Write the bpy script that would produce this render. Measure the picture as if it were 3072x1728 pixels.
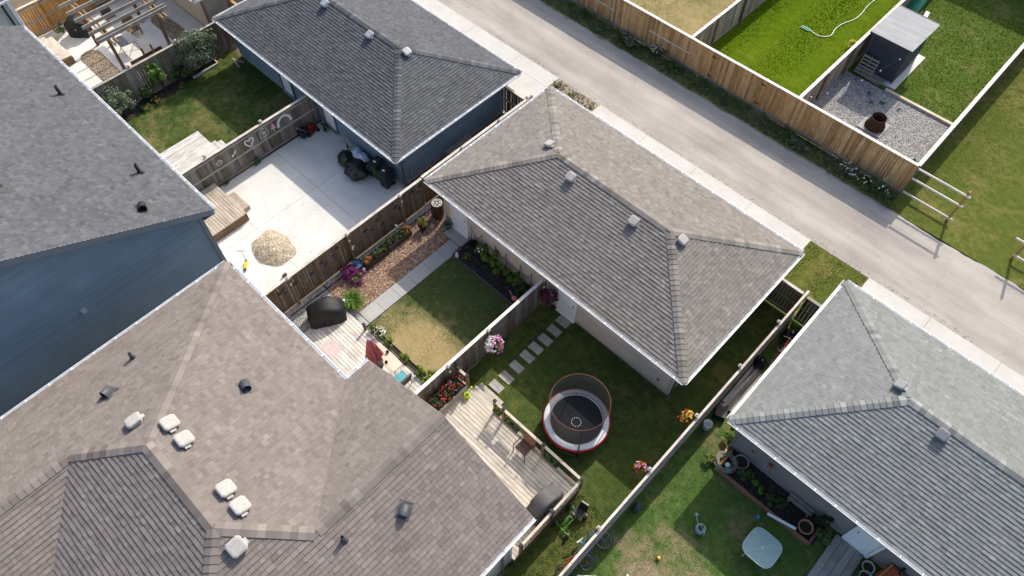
import bpy, bmesh, math, random
import numpy as np
from mathutils import Vector, Matrix, noise as mnoise

# ------------------------------------------------------------------ clear
for o in list(bpy.data.objects):
    bpy.data.objects.remove(o)
S = bpy.context.scene
COL = S.collection
RNG = random.Random(7)
NPR = np.random.RandomState(11)
R = math.radians

# ------------------------------------------------------------------ camera
cam_d = bpy.data.cameras.new('camera')
cam = bpy.data.objects.new('camera', cam_d)
COL.objects.link(cam)
cam_d.sensor_width = 36.0
cam_d.lens = 25.49
cam_d.clip_start = 0.5
cam_d.clip_end = 600
_right = Vector((0.72225, 0.69162, 0.00460))
_down = Vector((0.58548, -0.60784, -0.53642))
_fwd = Vector((-0.36820, 0.39012, -0.84394))
cam.matrix_world = Matrix(((_right.x, -_down.x, -_fwd.x, 0), (_right.y, -_down.y, -_fwd.y, 0),
                           (_right.z, -_down.z, -_fwd.z, 26.0), (0, 0, 0, 1)))
S.camera = cam

# ------------------------------------------------------------------ world, sun, exposure
SUN_DIR = Vector((-0.29, 1.17, 1.0)).normalized()       # towards the sun
W = bpy.data.worlds.new('World')
S.world = W
W.use_nodes = True
wn = W.node_tree.nodes
bg = wn['Background']
sky = wn.new('ShaderNodeTexSky')
sky.sky_type = 'NISHITA'
sky.sun_disc = False
sky.sun_elevation = math.asin(SUN_DIR.z)
sky.sun_rotation = math.atan2(SUN_DIR.x, SUN_DIR.y)
sky.air_density = 1.0
sky.dust_density = 3.0
W.node_tree.links.new(sky.outputs[0], bg.inputs[0])
bg.inputs[1].default_value = 0.15
sl = bpy.data.lights.new('sun', 'SUN')
sun = bpy.data.objects.new('sun', sl)
COL.objects.link(sun)
sl.energy = 3.05
sl.angle = R(0.6)
sl.color = (1.0, 0.94, 0.82)
sun.rotation_euler = (-SUN_DIR).to_track_quat('-Z', 'Y').to_euler()
sun.location = (0, 60, 60)
S.view_settings.view_transform = 'Standard'
S.view_settings.look = 'None'
S.view_settings.exposure = 0.74
S.view_settings.gamma = 1.0
S.render.engine = 'CYCLES'
S.cycles.use_denoising = True
S.cycles.max_bounces = 6
S.cycles.transparent_max_bounces = 12

# ------------------------------------------------------------------ materials
MATS = {}
def srgb(h):
    h = h.lstrip('#')
    v = [int(h[i:i+2], 16)/255 for i in (0, 2, 4)]
    return tuple(((c+0.055)/1.055)**2.4 if c > 0.04045 else c/12.92 for c in v) + (1,)

def c4(c):
    return srgb(c) if isinstance(c, str) else (c[0], c[1], c[2], 1)

def new_mat(name, rough=0.8, spec=0.3, metal=0.0):
    m = bpy.data.materials.new(name)
    m.use_nodes = True
    b = m.node_tree.nodes['Principled BSDF']
    b.inputs['Roughness'].default_value = rough
    b.inputs['Specular IOR Level'].default_value = spec
    b.inputs['Metallic'].default_value = metal
    return m, m.node_tree.nodes, m.node_tree.links, b

def nnode(N, L, vec, scale, detail=4, rough=0.6):
    n = N.new('ShaderNodeTexNoise')
    n.inputs['Scale'].default_value = scale
    n.inputs['Detail'].default_value = detail
    n.inputs['Roughness'].default_value = rough
    L.new(vec, n.inputs['Vector'])
    return n.outputs['Fac']

def ramp(N, L, fac, stops):
    r = N.new('ShaderNodeValToRGB')
    e = r.color_ramp.elements
    while len(e) < len(stops):
        e.new(0.5)
    for el, (p, c) in zip(e, stops):
        el.position = p
        el.color = c4(c)
    L.new(fac, r.inputs[0])
    return r.outputs[0]

def mixc(N, L, fac, a, b, mode='MIX'):
    m = N.new('ShaderNodeMix')
    m.data_type = 'RGBA'
    m.blend_type = mode
    for sock, v in ((m.inputs[0], fac), (m.inputs[6], a), (m.inputs[7], b)):
        if hasattr(v, 'links'):
            L.new(v, sock)
        elif isinstance(v, (int, float)):
            sock.default_value = v
        else:
            sock.default_value = c4(v)
    return m.outputs[2]

def coords(N, L, kind='pos', stretch=(1, 1, 1), perobj=True):
    if kind == 'pos':
        v = N.new('ShaderNodeNewGeometry').outputs['Position']
    else:
        v = N.new('ShaderNodeTexCoord').outputs['Object']
    mp = N.new('ShaderNodeMapping')
    mp.inputs['Scale'].default_value = stretch
    L.new(v, mp.inputs['Vector'])
    if kind == 'obj' and perobj:
        oi = N.new('ShaderNodeObjectInfo')
        mu = N.new('ShaderNodeMath'); mu.operation = 'MULTIPLY'; mu.inputs[1].default_value = 37.0
        L.new(oi.outputs['Random'], mu.inputs[0])
        L.new(mu.outputs[0], mp.inputs['Location'])
    return mp.outputs[0]

def jitter(N, L, col, amt, sat=0.0):
    oi = N.new('ShaderNodeObjectInfo')
    mr = N.new('ShaderNodeMapRange')
    mr.inputs[3].default_value = 1-amt
    mr.inputs[4].default_value = 1+amt
    L.new(oi.outputs['Random'], mr.inputs[0])
    h = N.new('ShaderNodeHueSaturation')
    L.new(col, h.inputs['Color'])
    L.new(mr.outputs[0], h.inputs['Value'])
    return h.outputs[0]

def bump(N, L, b, h, strength=0.4, dist=0.01):
    n = N.new('ShaderNodeBump')
    n.inputs['Strength'].default_value = strength
    n.inputs['Distance'].default_value = dist
    L.new(h, n.inputs['Height'])
    L.new(n.outputs[0], b.inputs['Normal'])

def mat(name, a, b=None, scale=8, rough=0.8, spec=0.3, metal=0.0, kind='pos', stretch=(1, 1, 1), jit=0.0,
        bmp=0.0, bdist=0.01, detail=5, c=None, lo=0.35, hi=0.65, fine=0.0, blot=0.0):
    """plain procedural: noise between two (three) colours, optional bump and per-object jitter"""
    if name in MATS:
        return MATS[name]
    m, N, L, B = new_mat(name, rough, spec, metal)
    v = coords(N, L, kind, stretch)
    f = nnode(N, L, v, scale, detail)
    st = [(lo, a), (hi, b or a)] if c is None else [(lo, a), ((lo+hi)/2, b), (hi, c)]
    col = ramp(N, L, f, st)
    if fine:
        f2 = nnode(N, L, coords(N, L, 'pos'), 90, 2)
        g = ramp(N, L, f2, [(0.3, (1-fine,)*3), (0.7, (1+fine,)*3)])
        col = mixc(N, L, 1.0, col, g, 'MULTIPLY')
    if blot:
        f4 = nnode(N, L, coords(N, L, 'pos'), 1.7, 9, 0.75)
        col = mixc(N, L, 1.0, col, ramp(N, L, f4, [(0.27, (1-blot,)*3), (0.42, (1-blot*0.25,)*3), (0.68, (1+blot*0.25,)*3)]), 'MULTIPLY')
    if jit:
        col = jitter(N, L, col, jit)
    L.new(col, B.inputs['Base Color'])
    if bmp:
        bump(N, L, B, f, bmp, bdist)
    MATS[name] = m
    return m

def wood(name, a, b, c, axis='z', jit=0.2, rough=0.85, grey=None):
    """weathered wood, grain stretched along an axis of the board; each board its own shade"""
    if name in MATS:
        return MATS[name]
    m, N, L, B = new_mat(name, rough, 0.2)
    st = {'x': (0.6, 14, 14), 'y': (14, 0.6, 14), 'z': (14, 14, 0.6)}[axis]
    v = coords(N, L, 'obj', st)
    f = nnode(N, L, v, 2.2, 6, 0.7)
    col = ramp(N, L, f, [(0.3, a), (0.5, b), (0.72, c)])
    if grey:
        oi = N.new('ShaderNodeObjectInfo')
        r = ramp(N, L, oi.outputs['Random'], [(0.0, (0, 0, 0)), (0.25, (0, 0, 0)), (1.0, (0.9, 0.9, 0.9))])
        col = mixc(N, L, r, col, grey)
    f3 = nnode(N, L, coords(N, L, 'obj', (1, 1, 1)), 2.0, 4)
    col = mixc(N, L, 1.0, col, ramp(N, L, f3, [(0.3, (0.72,)*3), (0.7, (1.12,)*3)]), 'MULTIPLY')
    col = jitter(N, L, col, jit)
    L.new(col, B.inputs['Base Color'])
    bump(N, L, B, f, 0.35, 0.004)
    MATS[name] = m
    return m

def lawn_mat(name, g1, g2, dry, dry_lo, dry_hi, soil='#6b5a45', soil_lo=1.35, scale=0.55, blade=False, spot=None):
    if name in MATS:
        return MATS[name]
    m, N, L, B = new_mat(name, 1.0, 0.02)
    p = coords(N, L, 'pos')
    big = nnode(N, L, p, scale, 5, 0.62)
    mid = nnode(N, L, p, 3.2, 5, 0.65)
    fin = nnode(N, L, p, 26, 4, 0.7)
    col = ramp(N, L, mid, [(0.3, g1), (0.7, g2)])
    # dry patches
    ad = N.new('ShaderNodeMath'); ad.operation = 'MULTIPLY_ADD'
    L.new(fin, ad.inputs[0]); ad.inputs[1].default_value = 0.55
    ad2 = N.new('ShaderNodeMath'); ad2.operation = 'MULTIPLY_ADD'
    L.new(mid, ad2.inputs[0]); ad2.inputs[1].default_value = 0.45; L.new(big, ad2.inputs[2])
    L.new(ad2.outputs[0], ad.inputs[2])
    nm = N.new('ShaderNodeMath'); nm.operation = 'DIVIDE'; nm.inputs[1].default_value = 2.0
    L.new(ad.outputs[0], nm.inputs[0]); q = 1/1.73
    if spot:      # an area where the turf itself has dried out
        sb = N.new('ShaderNodeVectorMath'); sb.operation = 'SUBTRACT'; L.new(p, sb.inputs[0]); sb.inputs[1].default_value = (spot[0], spot[1], 0)
        dv = N.new('ShaderNodeVectorMath'); dv.operation = 'DIVIDE'; L.new(sb.outputs[0], dv.inputs[0]); dv.inputs[1].default_value = (spot[2], spot[3], 1)
        ln = N.new('ShaderNodeVectorMath'); ln.operation = 'LENGTH'; L.new(dv.outputs[0], ln.inputs[0])
        mr = N.new('ShaderNodeMapRange'); L.new(ln.outputs['Value'], mr.inputs[0])
        mr.inputs[1].default_value = 0.55; mr.inputs[2].default_value = 1.3; mr.inputs[3].default_value = spot[4]; mr.inputs[4].default_value = 0
        a3 = N.new('ShaderNodeMath'); a3.operation = 'ADD'; L.new(nm.outputs[0], a3.inputs[0]); L.new(mr.outputs[0], a3.inputs[1]); nm = a3
    df = ramp(N, L, nm.outputs[0], [(dry_lo*q, (0, 0, 0)), (dry_hi*q, (1, 1, 1))])
    col = mixc(N, L, df, col, dry)
    sf = ramp(N, L, nm.outputs[0], [(soil_lo*q, (0, 0, 0)), (min(1, (soil_lo+0.1)*q), (1, 1, 1))])
    col = mixc(N, L, sf, col, soil)
    col = mixc(N, L, 1.0, col, ramp(N, L, fin, [(0.25, (0.7,)*3), (0.75, (1.3,)*3)]), 'MULTIPLY')
    if blade:
        at = N.new('ShaderNodeAttribute'); at.attribute_name = 'tone'
        col = mixc(N, L, 1.0, col, ramp(N, L, at.outputs['Fac'], [(0, (0.9,)*3), (1, (1.6,)*3)]), 'MULTIPLY')
    L.new(col, B.inputs['Base Color'])
    bump(N, L, B, fin, 0.45, 0.02)
    MATS[name] = m
    return m

def tone_mat(name, stops, rough=0.9, spec=0.2, fine=0.12, patch=0.08, bmp=0.25):
    """colour from the 'tone' attribute of each piece, with granules and slow weathering"""
    if name in MATS:
        return MATS[name]
    m, N, L, B = new_mat(name, rough, spec)
    at = N.new('ShaderNodeAttribute'); at.attribute_name = 'tone'
    col = ramp(N, L, at.outputs['Fac'], stops)
    p = coords(N, L, 'pos')
    f = nnode(N, L, p, 60, 3, 0.7)
    col = mixc(N, L, 1.0, col, ramp(N, L, f, [(0.3, (1-fine,)*3), (0.7, (1+fine,)*3)]), 'MULTIPLY')
    f2 = nnode(N, L, p, 0.9, 5, 0.6)
    col = mixc(N, L, 1.0, col, ramp(N, L, f2, [(0.3, (1-patch,)*3), (0.7, (1+patch,)*3)]), 'MULTIPLY')
    L.new(col, B.inputs['Base Color'])
    bump(N, L, B, f, bmp, 0.004)
    MATS[name] = m
    return m

def leaf_mat(name, a, b, c, rough=0.6, trans=0.25):
    if name in MATS:
        return MATS[name]
    m, N, L, B = new_mat(name, rough, 0.25)
    at = N.new('ShaderNodeAttribute'); at.attribute_name = 'tone'
    col = ramp(N, L, at.outputs['Fac'], [(0.0, a), (0.55, b), (1.0, c)])
    L.new(col, B.inputs['Base Color'])
    tr = N.new('ShaderNodeBsdfTranslucent')
    L.new(col, tr.inputs[0])
    ms = N.new('ShaderNodeMixShader'); ms.inputs[0].default_value = trans
    L.new(B.outputs[0], ms.inputs[1]); L.new(tr.outputs[0], ms.inputs[2])
    L.new(ms.outputs[0], N['Material Output'].inputs[0])
    MATS[name] = m
    return m

# ------------------------------------------------------------------ mesh building
class MB:
    """collects faces; build() links them as one mesh object"""
    def __init__(s):
        s.v = []; s.f = []; s.t = []; s.sm = []
    def add(s, vs, fs, tone=0.5, smooth=False):
        o = len(s.v)
        s.v.extend([tuple(v) for v in vs])
        for f in fs:
            s.f.append(tuple(i+o for i in f)); s.t.append(tone); s.sm.append(smooth)
        return s
    def box(s, c, d, rz=0.0, tone=0.5, rx=0.0, ry=0.0, taper=1.0):
        hx, hy, hz = d[0]/2, d[1]/2, d[2]/2
        vs = []
        M = Matrix.Rotation(rz, 3, 'Z') @ Matrix.Rotation(ry, 3, 'Y') @ Matrix.Rotation(rx, 3, 'X')
        for z in (-hz, hz):
            k = taper if z > 0 else 1.0
            for x, y in ((-hx, -hy), (hx, -hy), (hx, hy), (-hx, hy)):
                vs.append(M @ Vector((x*k, y*k, z)) + Vector(c))
        return s.add(vs, [(3, 2, 1, 0), (4, 5, 6, 7), (0, 1, 5, 4), (1, 2, 6, 5), (2, 3, 7, 6), (3, 0, 4, 7)], tone)
    def beam(s, a, b, w, h, tone=0.5, up=(0, 0, 1)):
        a = Vector(a); b = Vector(b); d = (b-a).normalized()
        u = Vector(up)
        if abs(d.dot(u)) > 0.98: u = Vector((0, 1, 0))
        x = d.cross(u).normalized(); y = x.cross(d).normalized()
        vs = []
        for p in (a, b):
            for i, j in ((-1, -1), (1, -1), (1, 1), (-1, 1)):
                vs.append(p + x*(w/2*i) + y*(h/2*j))
        return s.add(vs, [(3, 2, 1, 0), (4, 5, 6, 7), (0, 1, 5, 4), (1, 2, 6, 5), (2, 3, 7, 6), (3, 0, 4, 7)], tone)
    def tube(s, pts, r, n=6, tone=0.5, closed=False, caps=True):
        pts = [Vector(p) for p in pts]
        m = len(pts)
        rr = r if isinstance(r, (list, tuple)) else [r]*m
        rings = []
        prev = None
        for i, p in enumerate(pts):
            if closed:
                d = (pts[(i+1) % m]-pts[i-1])
            else:
                d = pts[min(i+1, m-1)]-pts[max(i-1, 0)]
            if d.length < 1e-9: d = Vector((0, 0, 1))
            d.normalize()
            u = prev if prev is not None else (Vector((0, 0, 1)) if abs(d.z) < 0.9 else Vector((1, 0, 0)))
            x = d.cross(u)
            if x.length < 1e-6:
                x = d.cross(Vector((1, 0.3, 0)))
            x.normalize(); y = x.cross(d).normalized(); prev = y
            rings.append([p + (x*math.cos(2*math.pi*k/n) + y*math.sin(2*math.pi*k/n))*rr[i] for k in range(n)])
        vs = [v for rg in rings for v in rg]
        fs = []
        for i in range(m if closed else m-1):
            j = (i+1) % m
            for k in range(n):
                fs.append((i*n+k, i*n+(k+1) % n, j*n+(k+1) % n, j*n+k))
        s.add(vs, fs, tone, True)
        if caps and not closed:
            s.add(rings[0], [tuple(range(n))], tone); s.add(rings[-1], [tuple(reversed(range(n)))], tone)
        return s
    def lathe(s, c, prof, n=20, tone=0.5, smooth=True, sx=1.0, sy=1.0, rz=0.0):
        vs = []
        for r, z in prof:
            for k in range(n):
                a = 2*math.pi*k/n
                x, y = r*math.cos(a)*sx, r*math.sin(a)*sy
                vs.append((c[0]+x*math.cos(rz)-y*math.sin(rz), c[1]+x*math.sin(rz)+y*math.cos(rz), c[2]+z))
        fs = []
        for i in range(len(prof)-1):
            for k in range(n):
                fs.append((i*n+k, i*n+(k+1) % n, (i+1)*n+(k+1) % n, (i+1)*n+k))
        return s.add(vs, fs, tone, smooth)
    def poly(s, pts, tone=0.5):
        return s.add(pts, [tuple(range(len(pts)))], tone)
    def slab(s, xy, z0, z1, tone=0.5):
        n = len(xy)
        vs = [(x, y, z0) for x, y in xy]+[(x, y, z1) for x, y in xy]
        fs = [tuple(reversed(range(n))), tuple(range(n, 2*n))]+[(i, (i+1) % n, n+(i+1) % n, n+i) for i in range(n)]
        return s.add(vs, fs, tone)
    def sphere(s, c, r, n=10, tone=0.5, sz=1.0, rough=0.0, seed=0):
        prof = []
        vs = []; m = n
        for i in range(m+1):
            ph = math.pi*i/m
            for k in range(2*n):
                a = math.pi*k/n
                d = Vector((math.sin(ph)*math.cos(a), math.sin(ph)*math.sin(a), -math.cos(ph)))
                q = 1+rough*mnoise.fractal(d*2.3+Vector((seed*3.1, seed, 0)), 1.0, 2.0, 4) if rough else 1
                vs.append((c[0]+d.x*r*q, c[1]+d.y*r*q, c[2]+d.z*r*sz*q))
        w = 2*n
        fs = [(i*w+k, i*w+(k+1) % w, (i+1)*w+(k+1) % w, (i+1)*w+k) for i in range(m) for k in range(w)]
        return s.add(vs, fs, tone, True)
    def mesh(s, name, off=(0, 0, 0), mats=None):
        me = bpy.data.meshes.new(name)
        v = np.array(s.v, dtype=np.float64).reshape(-1, 3)-np.array(off)
        me.from_pydata(v.tolist(), [], s.f)
        at = me.attributes.new('tone', 'FLOAT', 'FACE')
        if len(at.data) == len(s.t):
            at.data.foreach_set('value', np.array(s.t, dtype=np.float32))
            me.polygons.foreach_set('use_smooth', np.array(s.sm, dtype=bool))
        me.update()
        return me
    def build(s, name, m, parent=None, **kw):
        off = WP.get(parent.name, (0, 0, 0)) if parent is not None else (0, 0, 0)
        loc = (0, 0, 0)
        if parent is None:
            a = np.array(s.v)
            loc = (float((a[:, 0].min()+a[:, 0].max())/2), float((a[:, 1].min()+a[:, 1].max())/2), float(a[:, 2].min()))
            off = loc
        me = s.mesh(name, off)
        me.materials.append(m)
        o = bpy.data.objects.new(name, me)
        COL.objects.link(o)
        if parent is not None:
            o.parent = parent
            WP[o.name] = WP[parent.name]
        else:
            o.location = loc
            WP[o.name] = loc
        props(o, **kw)
        return o

WP = {}      # world origin of every parent (no parent is rotated)
def props(o, label=None, cat=None, group=None, kind=None):
    if label: o['label'] = label
    if cat: o['category'] = cat
    if group: o['group'] = group
    if kind: o['kind'] = kind
    return o

def thing(name, loc, label, cat, group=None, kind=None):
    o = bpy.data.objects.new(name, None)
    o.empty_display_size = 0.2
    COL.objects.link(o)
    o.location = loc
    WP[o.name] = tuple(loc)
    return props(o, label, cat, group, kind)

def put(name, me, parent, loc, rot=(0, 0, 0), scale=None):
    """another object on shared mesh data, at a world place under its parent"""
    o = bpy.data.objects.new(name, me)
    COL.objects.link(o)
    w = WP[parent.name]
    o.parent = parent
    o.location = (loc[0]-w[0], loc[1]-w[1], loc[2]-w[2])
    if isinstance(rot, Matrix):
        o.rotation_euler = rot.to_euler()
    else:
        o.rotation_euler = rot
    if scale: o.scale = scale
    WP[o.name] = (loc[0], loc[1], loc[2])
    return o

def withmat(me, m):
    me.materials.append(m)
    return me

def rect(x0, x1, y0, y1):
    return [(x0, y0), (x1, y0), (x1, y1), (x0, y1)]

def sheet(name, xy, z, m, label, cat, step=None, kind='structure'):
    b = MB()
    b.poly([(x, y, z) for x, y in xy])
    return b.build(name, m, None, label=label, cat=cat, kind=kind)
# ------------------------------------------------------------------ roofs
CAMP = Vector((0, 0, 26))
def in_view(p, m=1.65):
    d = Vector(p)-CAMP
    z = d.dot(_fwd)
    if z < 1: return False
    return abs(d.dot(_right)/z*25.49/18) < m and abs(d.dot(_down)/z*25.49/18*16/9) < m

def clip_poly(sub, clip):
    out = sub
    n = len(clip)
    for i in range(n):
        ax, ay = clip[i]; bx, by = clip[(i+1) % n]
        inp = out; out = []
        if not inp: return []
        def side(p): return (bx-ax)*(p[1]-ay)-(by-ay)*(p[0]-ax)
        for j in range(len(inp)):
            p = inp[j]; q = inp[(j+1) % len(inp)]
            sp, sq = side(p), side(q)
            if sp >= 0: out.append(p)
            if (sp > 0 and sq < 0) or (sp < 0 and sq > 0):
                k = sp/(sp-sq)
                out.append((p[0]+(q[0]-p[0])*k, p[1]+(q[1]-p[1])*k))
    return out

class Plane:
    """a roof slope: first two points are the eave, seen so that the slope rises to the left of it"""
    def __init__(s, pts, pieces=None):
        p = [Vector(q) for q in pts]
        s.o = p[0]; s.u = (p[1]-p[0]).normalized()
        s.n = None
        for i in range(2, len(p)):
            n = s.u.cross(p[i]-p[0])
            if n.length > 1e-3: s.n = n.normalized(); break
        if s.n.z < 0: s.n = -s.n
        s.v = s.n.cross(s.u).normalized()
        def uv(q): d = Vector(q)-s.o; return (d.dot(s.u), d.dot(s.v))
        s.polys = [[uv(q) for q in pc] for pc in (pieces or [pts])]
        s.polys = [pl if sum(pl[i][0]*pl[(i+1) % len(pl)][1]-pl[(i+1) % len(pl)][0]*pl[i][1] for i in range(len(pl))) > 0 else pl[::-1] for pl in s.polys]
        s.pts = pts
    def w(s, u, v, h=0.0):
        return s.o+s.u*u+s.v*v+s.n*h

def roof_deck(planes, thing_, m, name='roof', drop=0.0):
    b = MB()
    for pl in planes:
        for pc in pl.polys:
            b.poly([pl.w(u, v, -drop) for u, v in pc])
    return b.build(name, m, thing_)

TABW = (0.11, 0.14, 0.17, 0.2, 0.24)
def shingle_roof(roof, planes, m, seed, expo=0.143, spread=0.115, count=300):
    rg = random.Random(seed)
    b = MB()
    cand = []
    for pi, pl in enumerate(planes):
        us = [p[0] for pc in pl.polys for p in pc]; vs = [p[1] for pc in pl.polys for p in pc]
        u0, u1, v1 = min(us), max(us), max(vs)
        r = 0
        while r*expo < v1:
            va = r*expo
            u = u0-rg.random()*0.3
            while u < u1:
                w = rg.choice(TABW)
                t = rg.choice((0.018, 0.021, 0.025, 0.028))
                tone = min(0.99, max(0.01, rg.gauss(0.5, spread)))
                c = pl.w(u+w/2, va+expo/2)
                if in_view(c):
                    q = [(u+0.002, va), (u+w-0.002, va), (u+w-0.002, va+expo+0.004), (u+0.002, va+expo+0.004)]
                    for pc in pl.polys:
                        k = clip_poly(q, pc)
                        if len(k) < 3: continue
                        area = sum(k[i][0]*k[(i+1) % len(k)][1]-k[(i+1) % len(k)][0]*k[i][1] for i in range(len(k)))/2
                        if area < 0.0004: continue
                        full = area > 0.995*w*expo*0.96 and len(k) == 4
                        cand.append(((c-CAMP).length if full and in_view(c, 0.97) else 1e9, pi, k, va, t, tone, u, w))
                u += w
            r += 1
    order = sorted(range(len(cand)), key=lambda i: cand[i][0])
    single = set(i for i in order[:count] if cand[i][0] < 1e8)
    cache = {}
    for i, (d, pi, k, va, t, tone, u, w) in enumerate(cand):
        pl = planes[pi]
        def top(v): return t*(1-(v-va)/expo)+0.003
        if i in single:
            key = (pi, w, t, int(tone*8))
            if key not in cache:
                sb = MB()
                kk = [(0.002, 0), (w-0.002, 0), (w-0.002, expo+0.004), (0.002, expo+0.004)]
                n = 4
                P = [pl.u*a+pl.v*c+pl.n*(t*(1-c/expo)+0.003) for a, c in kk]+[pl.u*a+pl.v*c for a, c in kk]
                sb.add(P, [(0, 1, 2, 3), (0, 4, 5, 1), (1, 5, 6, 2), (3, 7, 4, 0)], (int(tone*8)+0.5)/8)
                cache[key] = withmat(sb.mesh('shingle'), m)
            put('shingle', cache[key], roof, pl.w(u, va))
        else:
            n = len(k)
            P = [pl.w(a, c, top(c)) for a, c in k]+[pl.w(a, c, 0) for a, c in k]
            fs = [tuple(range(n))]
            for j in range(n):
                jn = (j+1) % n
                if k[j][1] > va+expo*0.98 and k[jn][1] > va+expo*0.98: continue
                fs.append((j, n+j, n+jn, jn))
            b.add(P, fs, tone)
    if b.v:
        b.build('shingles', m, roof, kind='stuff')

def ridge_caps(roof, a, b, n1, n2, m, seed, step=0.2, hw=0.17):
    """folded cap shingles along a hip or ridge, laid from a up to b"""
    rg = random.Random(seed)
    a = Vector(a); b = Vector(b)
    d = (b-a).normalized(); L = (b-a).length
    s1 = n1.cross(d).normalized(); s2 = n2.cross(d).normalized()
    if s1.z > 0: s1 = -s1
    if s2.z > 0: s2 = -s2
    up = (n1+n2).normalized()
    cache = {}
    n = int(L/step)
    for i in range(n):
        p = a+d*(i*step)
        if not in_view(p): continue
        tq = min(7, max(0, int(rg.gauss(0.5, 0.2)*8)))
        if tq not in cache:
            mb = MB()
            lo, hi = 0.048, 0.03
            V = []
            for q, h in ((0.0, lo), (step+0.02, hi)):
                for sv, nn in ((s1, n1), (None, up), (s2, n2)):
                    o = d*q+(sv*hw if sv is not None else Vector((0, 0, 0)))
                    V += [o+nn*h, o+nn*0.004]
            mb.add(V, [(0, 2, 8, 6), (2, 4, 10, 8), (0, 1, 3, 2), (2, 3, 5, 4), (0, 6, 7, 1), (4, 5, 11, 10)], (tq+0.5)/8)
            cache[tq] = withmat(mb.mesh('ridge_cap'), m)
        put('ridge_cap', cache[tq], roof, p)

def gutter(parent, a, b, out, m, mdark, step=0.75, w=0.115, h=0.1):
    """open trough hung on an eave; out = horizontal outward direction"""
    a = Vector(a); b = Vector(b); out = Vector(out); d = (b-a).normalized(); L = (b-a).length
    mb = MB()
    prof = [(0.0, 0.0), (0.0, -h), (w*0.75, -h), (w, -0.02), (w, 0.0), (w-0.014, 0.0), (w-0.014, -0.02), (w*0.7, -h+0.012), (0.012, -h+0.012), (0.012, 0.0)]
    vs = [p+out*x+Vector((0, 0, z)) for p in (a, b) for x, z in prof]
    n = len(prof)
    fs = [(i, (i+1) % n, n+(i+1) % n, n+i) for i in range(n)]
    fs += [(0, 1, 8, 9), (1, 2, 7, 8), (2, 3, 6, 7), (3, 4, 5, 6)]
    fs += [tuple(n+i for i in reversed(f)) for f in ((0, 1, 8, 9), (1, 2, 7, 8), (2, 3, 6, 7), (3, 4, 5, 6))]
    mb.add(vs, fs)
    g = mb.build('gutter', m, parent)
    me = None
    k = max(1, int(L/step))
    for i in range(k):
        p = a+d*((i+0.5)*L/k)
        if not in_view(p, 1.3): continue
        if me is None:
            hb = MB(); hb.beam(out*0.002+Vector((0, 0, -0.006)), out*(w-0.004)+Vector((0, 0, -0.006)), 0.035, 0.008)
            me = withmat(hb.mesh('gutter_hanger'), m)
        put('gutter_hanger', me, g, p)
    return g

def box_vent(roof, p, n, side, m, mf, s=0.34, h=0.2, flange=True):
    """square exhaust vent standing on a roof slope: flashing, throat and rounded cap"""
    n = Vector(n); p = Vector(p); side = Vector(side); side = (side-n*side.dot(n)).normalized(); f = n.cross(side)
    def ring(r, z, k=0.3):
        out = []
        for sx, sy in ((-1, -1), (1, -1), (1, 1), (-1, 1)):
            e = ((sx*(1-k), sy), (sx, sy*(1-k))) if sx*sy < 0 else ((sx, sy*(1-k)), (sx*(1-k), sy))
            for x, y in e: out.append(p+side*(x*r)+f*(y*r)+n*z)
        return out
    b = MB()
    prev = None; vs = []; prof = ((s*0.42, 0.0), (s*0.42, h*0.5), (s*0.54, h*0.45), (s*0.56, h*0.82), (s*0.5, h*0.95), (s*0.4, h*1.0))
    for r, z in prof: vs += ring(r, z)
    fs = []
    for i in range(len(prof)-1):
        for k in range(8): fs.append((i*8+k, i*8+(k+1) % 8, (i+1)*8+(k+1) % 8, (i+1)*8+k))
    fs.append(tuple(range((len(prof)-1)*8, len(prof)*8)))
    b.add(vs, fs, 0.5, False)
    v = b.build('roof_vent', m, roof)
    b = MB()
    e = p+side*s*0.52+n*h*0.6
    b.add([e-f*s*0.3, e+f*s*0.12, e+f*s*0.12+side*s*0.2-n*0.03, e-f*s*0.3+side*s*0.2-n*0.03], [(0, 1, 2, 3)])
    b.build('vent_tab', mf, roof)

def pipe_vent(roof, p, n, m, r=0.05, h=0.35):
    p = Vector(p)
    b = MB(); b.lathe(p-Vector((0, 0, 0.05)), [(r*2.6, 0.0), (r*1.5, 0.12), (r*1.3, 0.16), (r*1.2, 0.17), (r*1.2, h), (r*0.85, h), (r*0.85, h-0.15), (0.001, h-0.15)], 14)
    b.build('pipe_vent', m, roof)

def hood_vent(roof, p, n, face, m):
    """dark half-round exhaust hood: a sheet bent over, open at the front, with its flashing"""
    n = Vector(n); p = Vector(p); f = Vector(face); f = (f-n*f.dot(n)).normalized(); s = n.cross(f)
    b = MB(); vs = []
    K = 9
    for q, k in ((0.15, 1.0), (-0.15, 0.9)):
        for i in range(K):
            a = math.pi*i/(K-1)
            vs.append(p+f*q+s*(0.14*math.cos(a))+n*(0.02+0.24*math.sin(a)**0.8*k))
    fs = [(i, i+1, K+i+1, K+i) for i in range(K-1)]+[tuple(range(K, 2*K))]
    b.add(vs, fs, 0.5, True)
    b.add([p+f*x*0.24+s*y*0.2+n*0.024 for x, y in ((-1, -1), (1, -1), (1, 1), (-1, 1))], [(0, 1, 2, 3)])
    b.build('exhaust_hood', m, roof)

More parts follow.
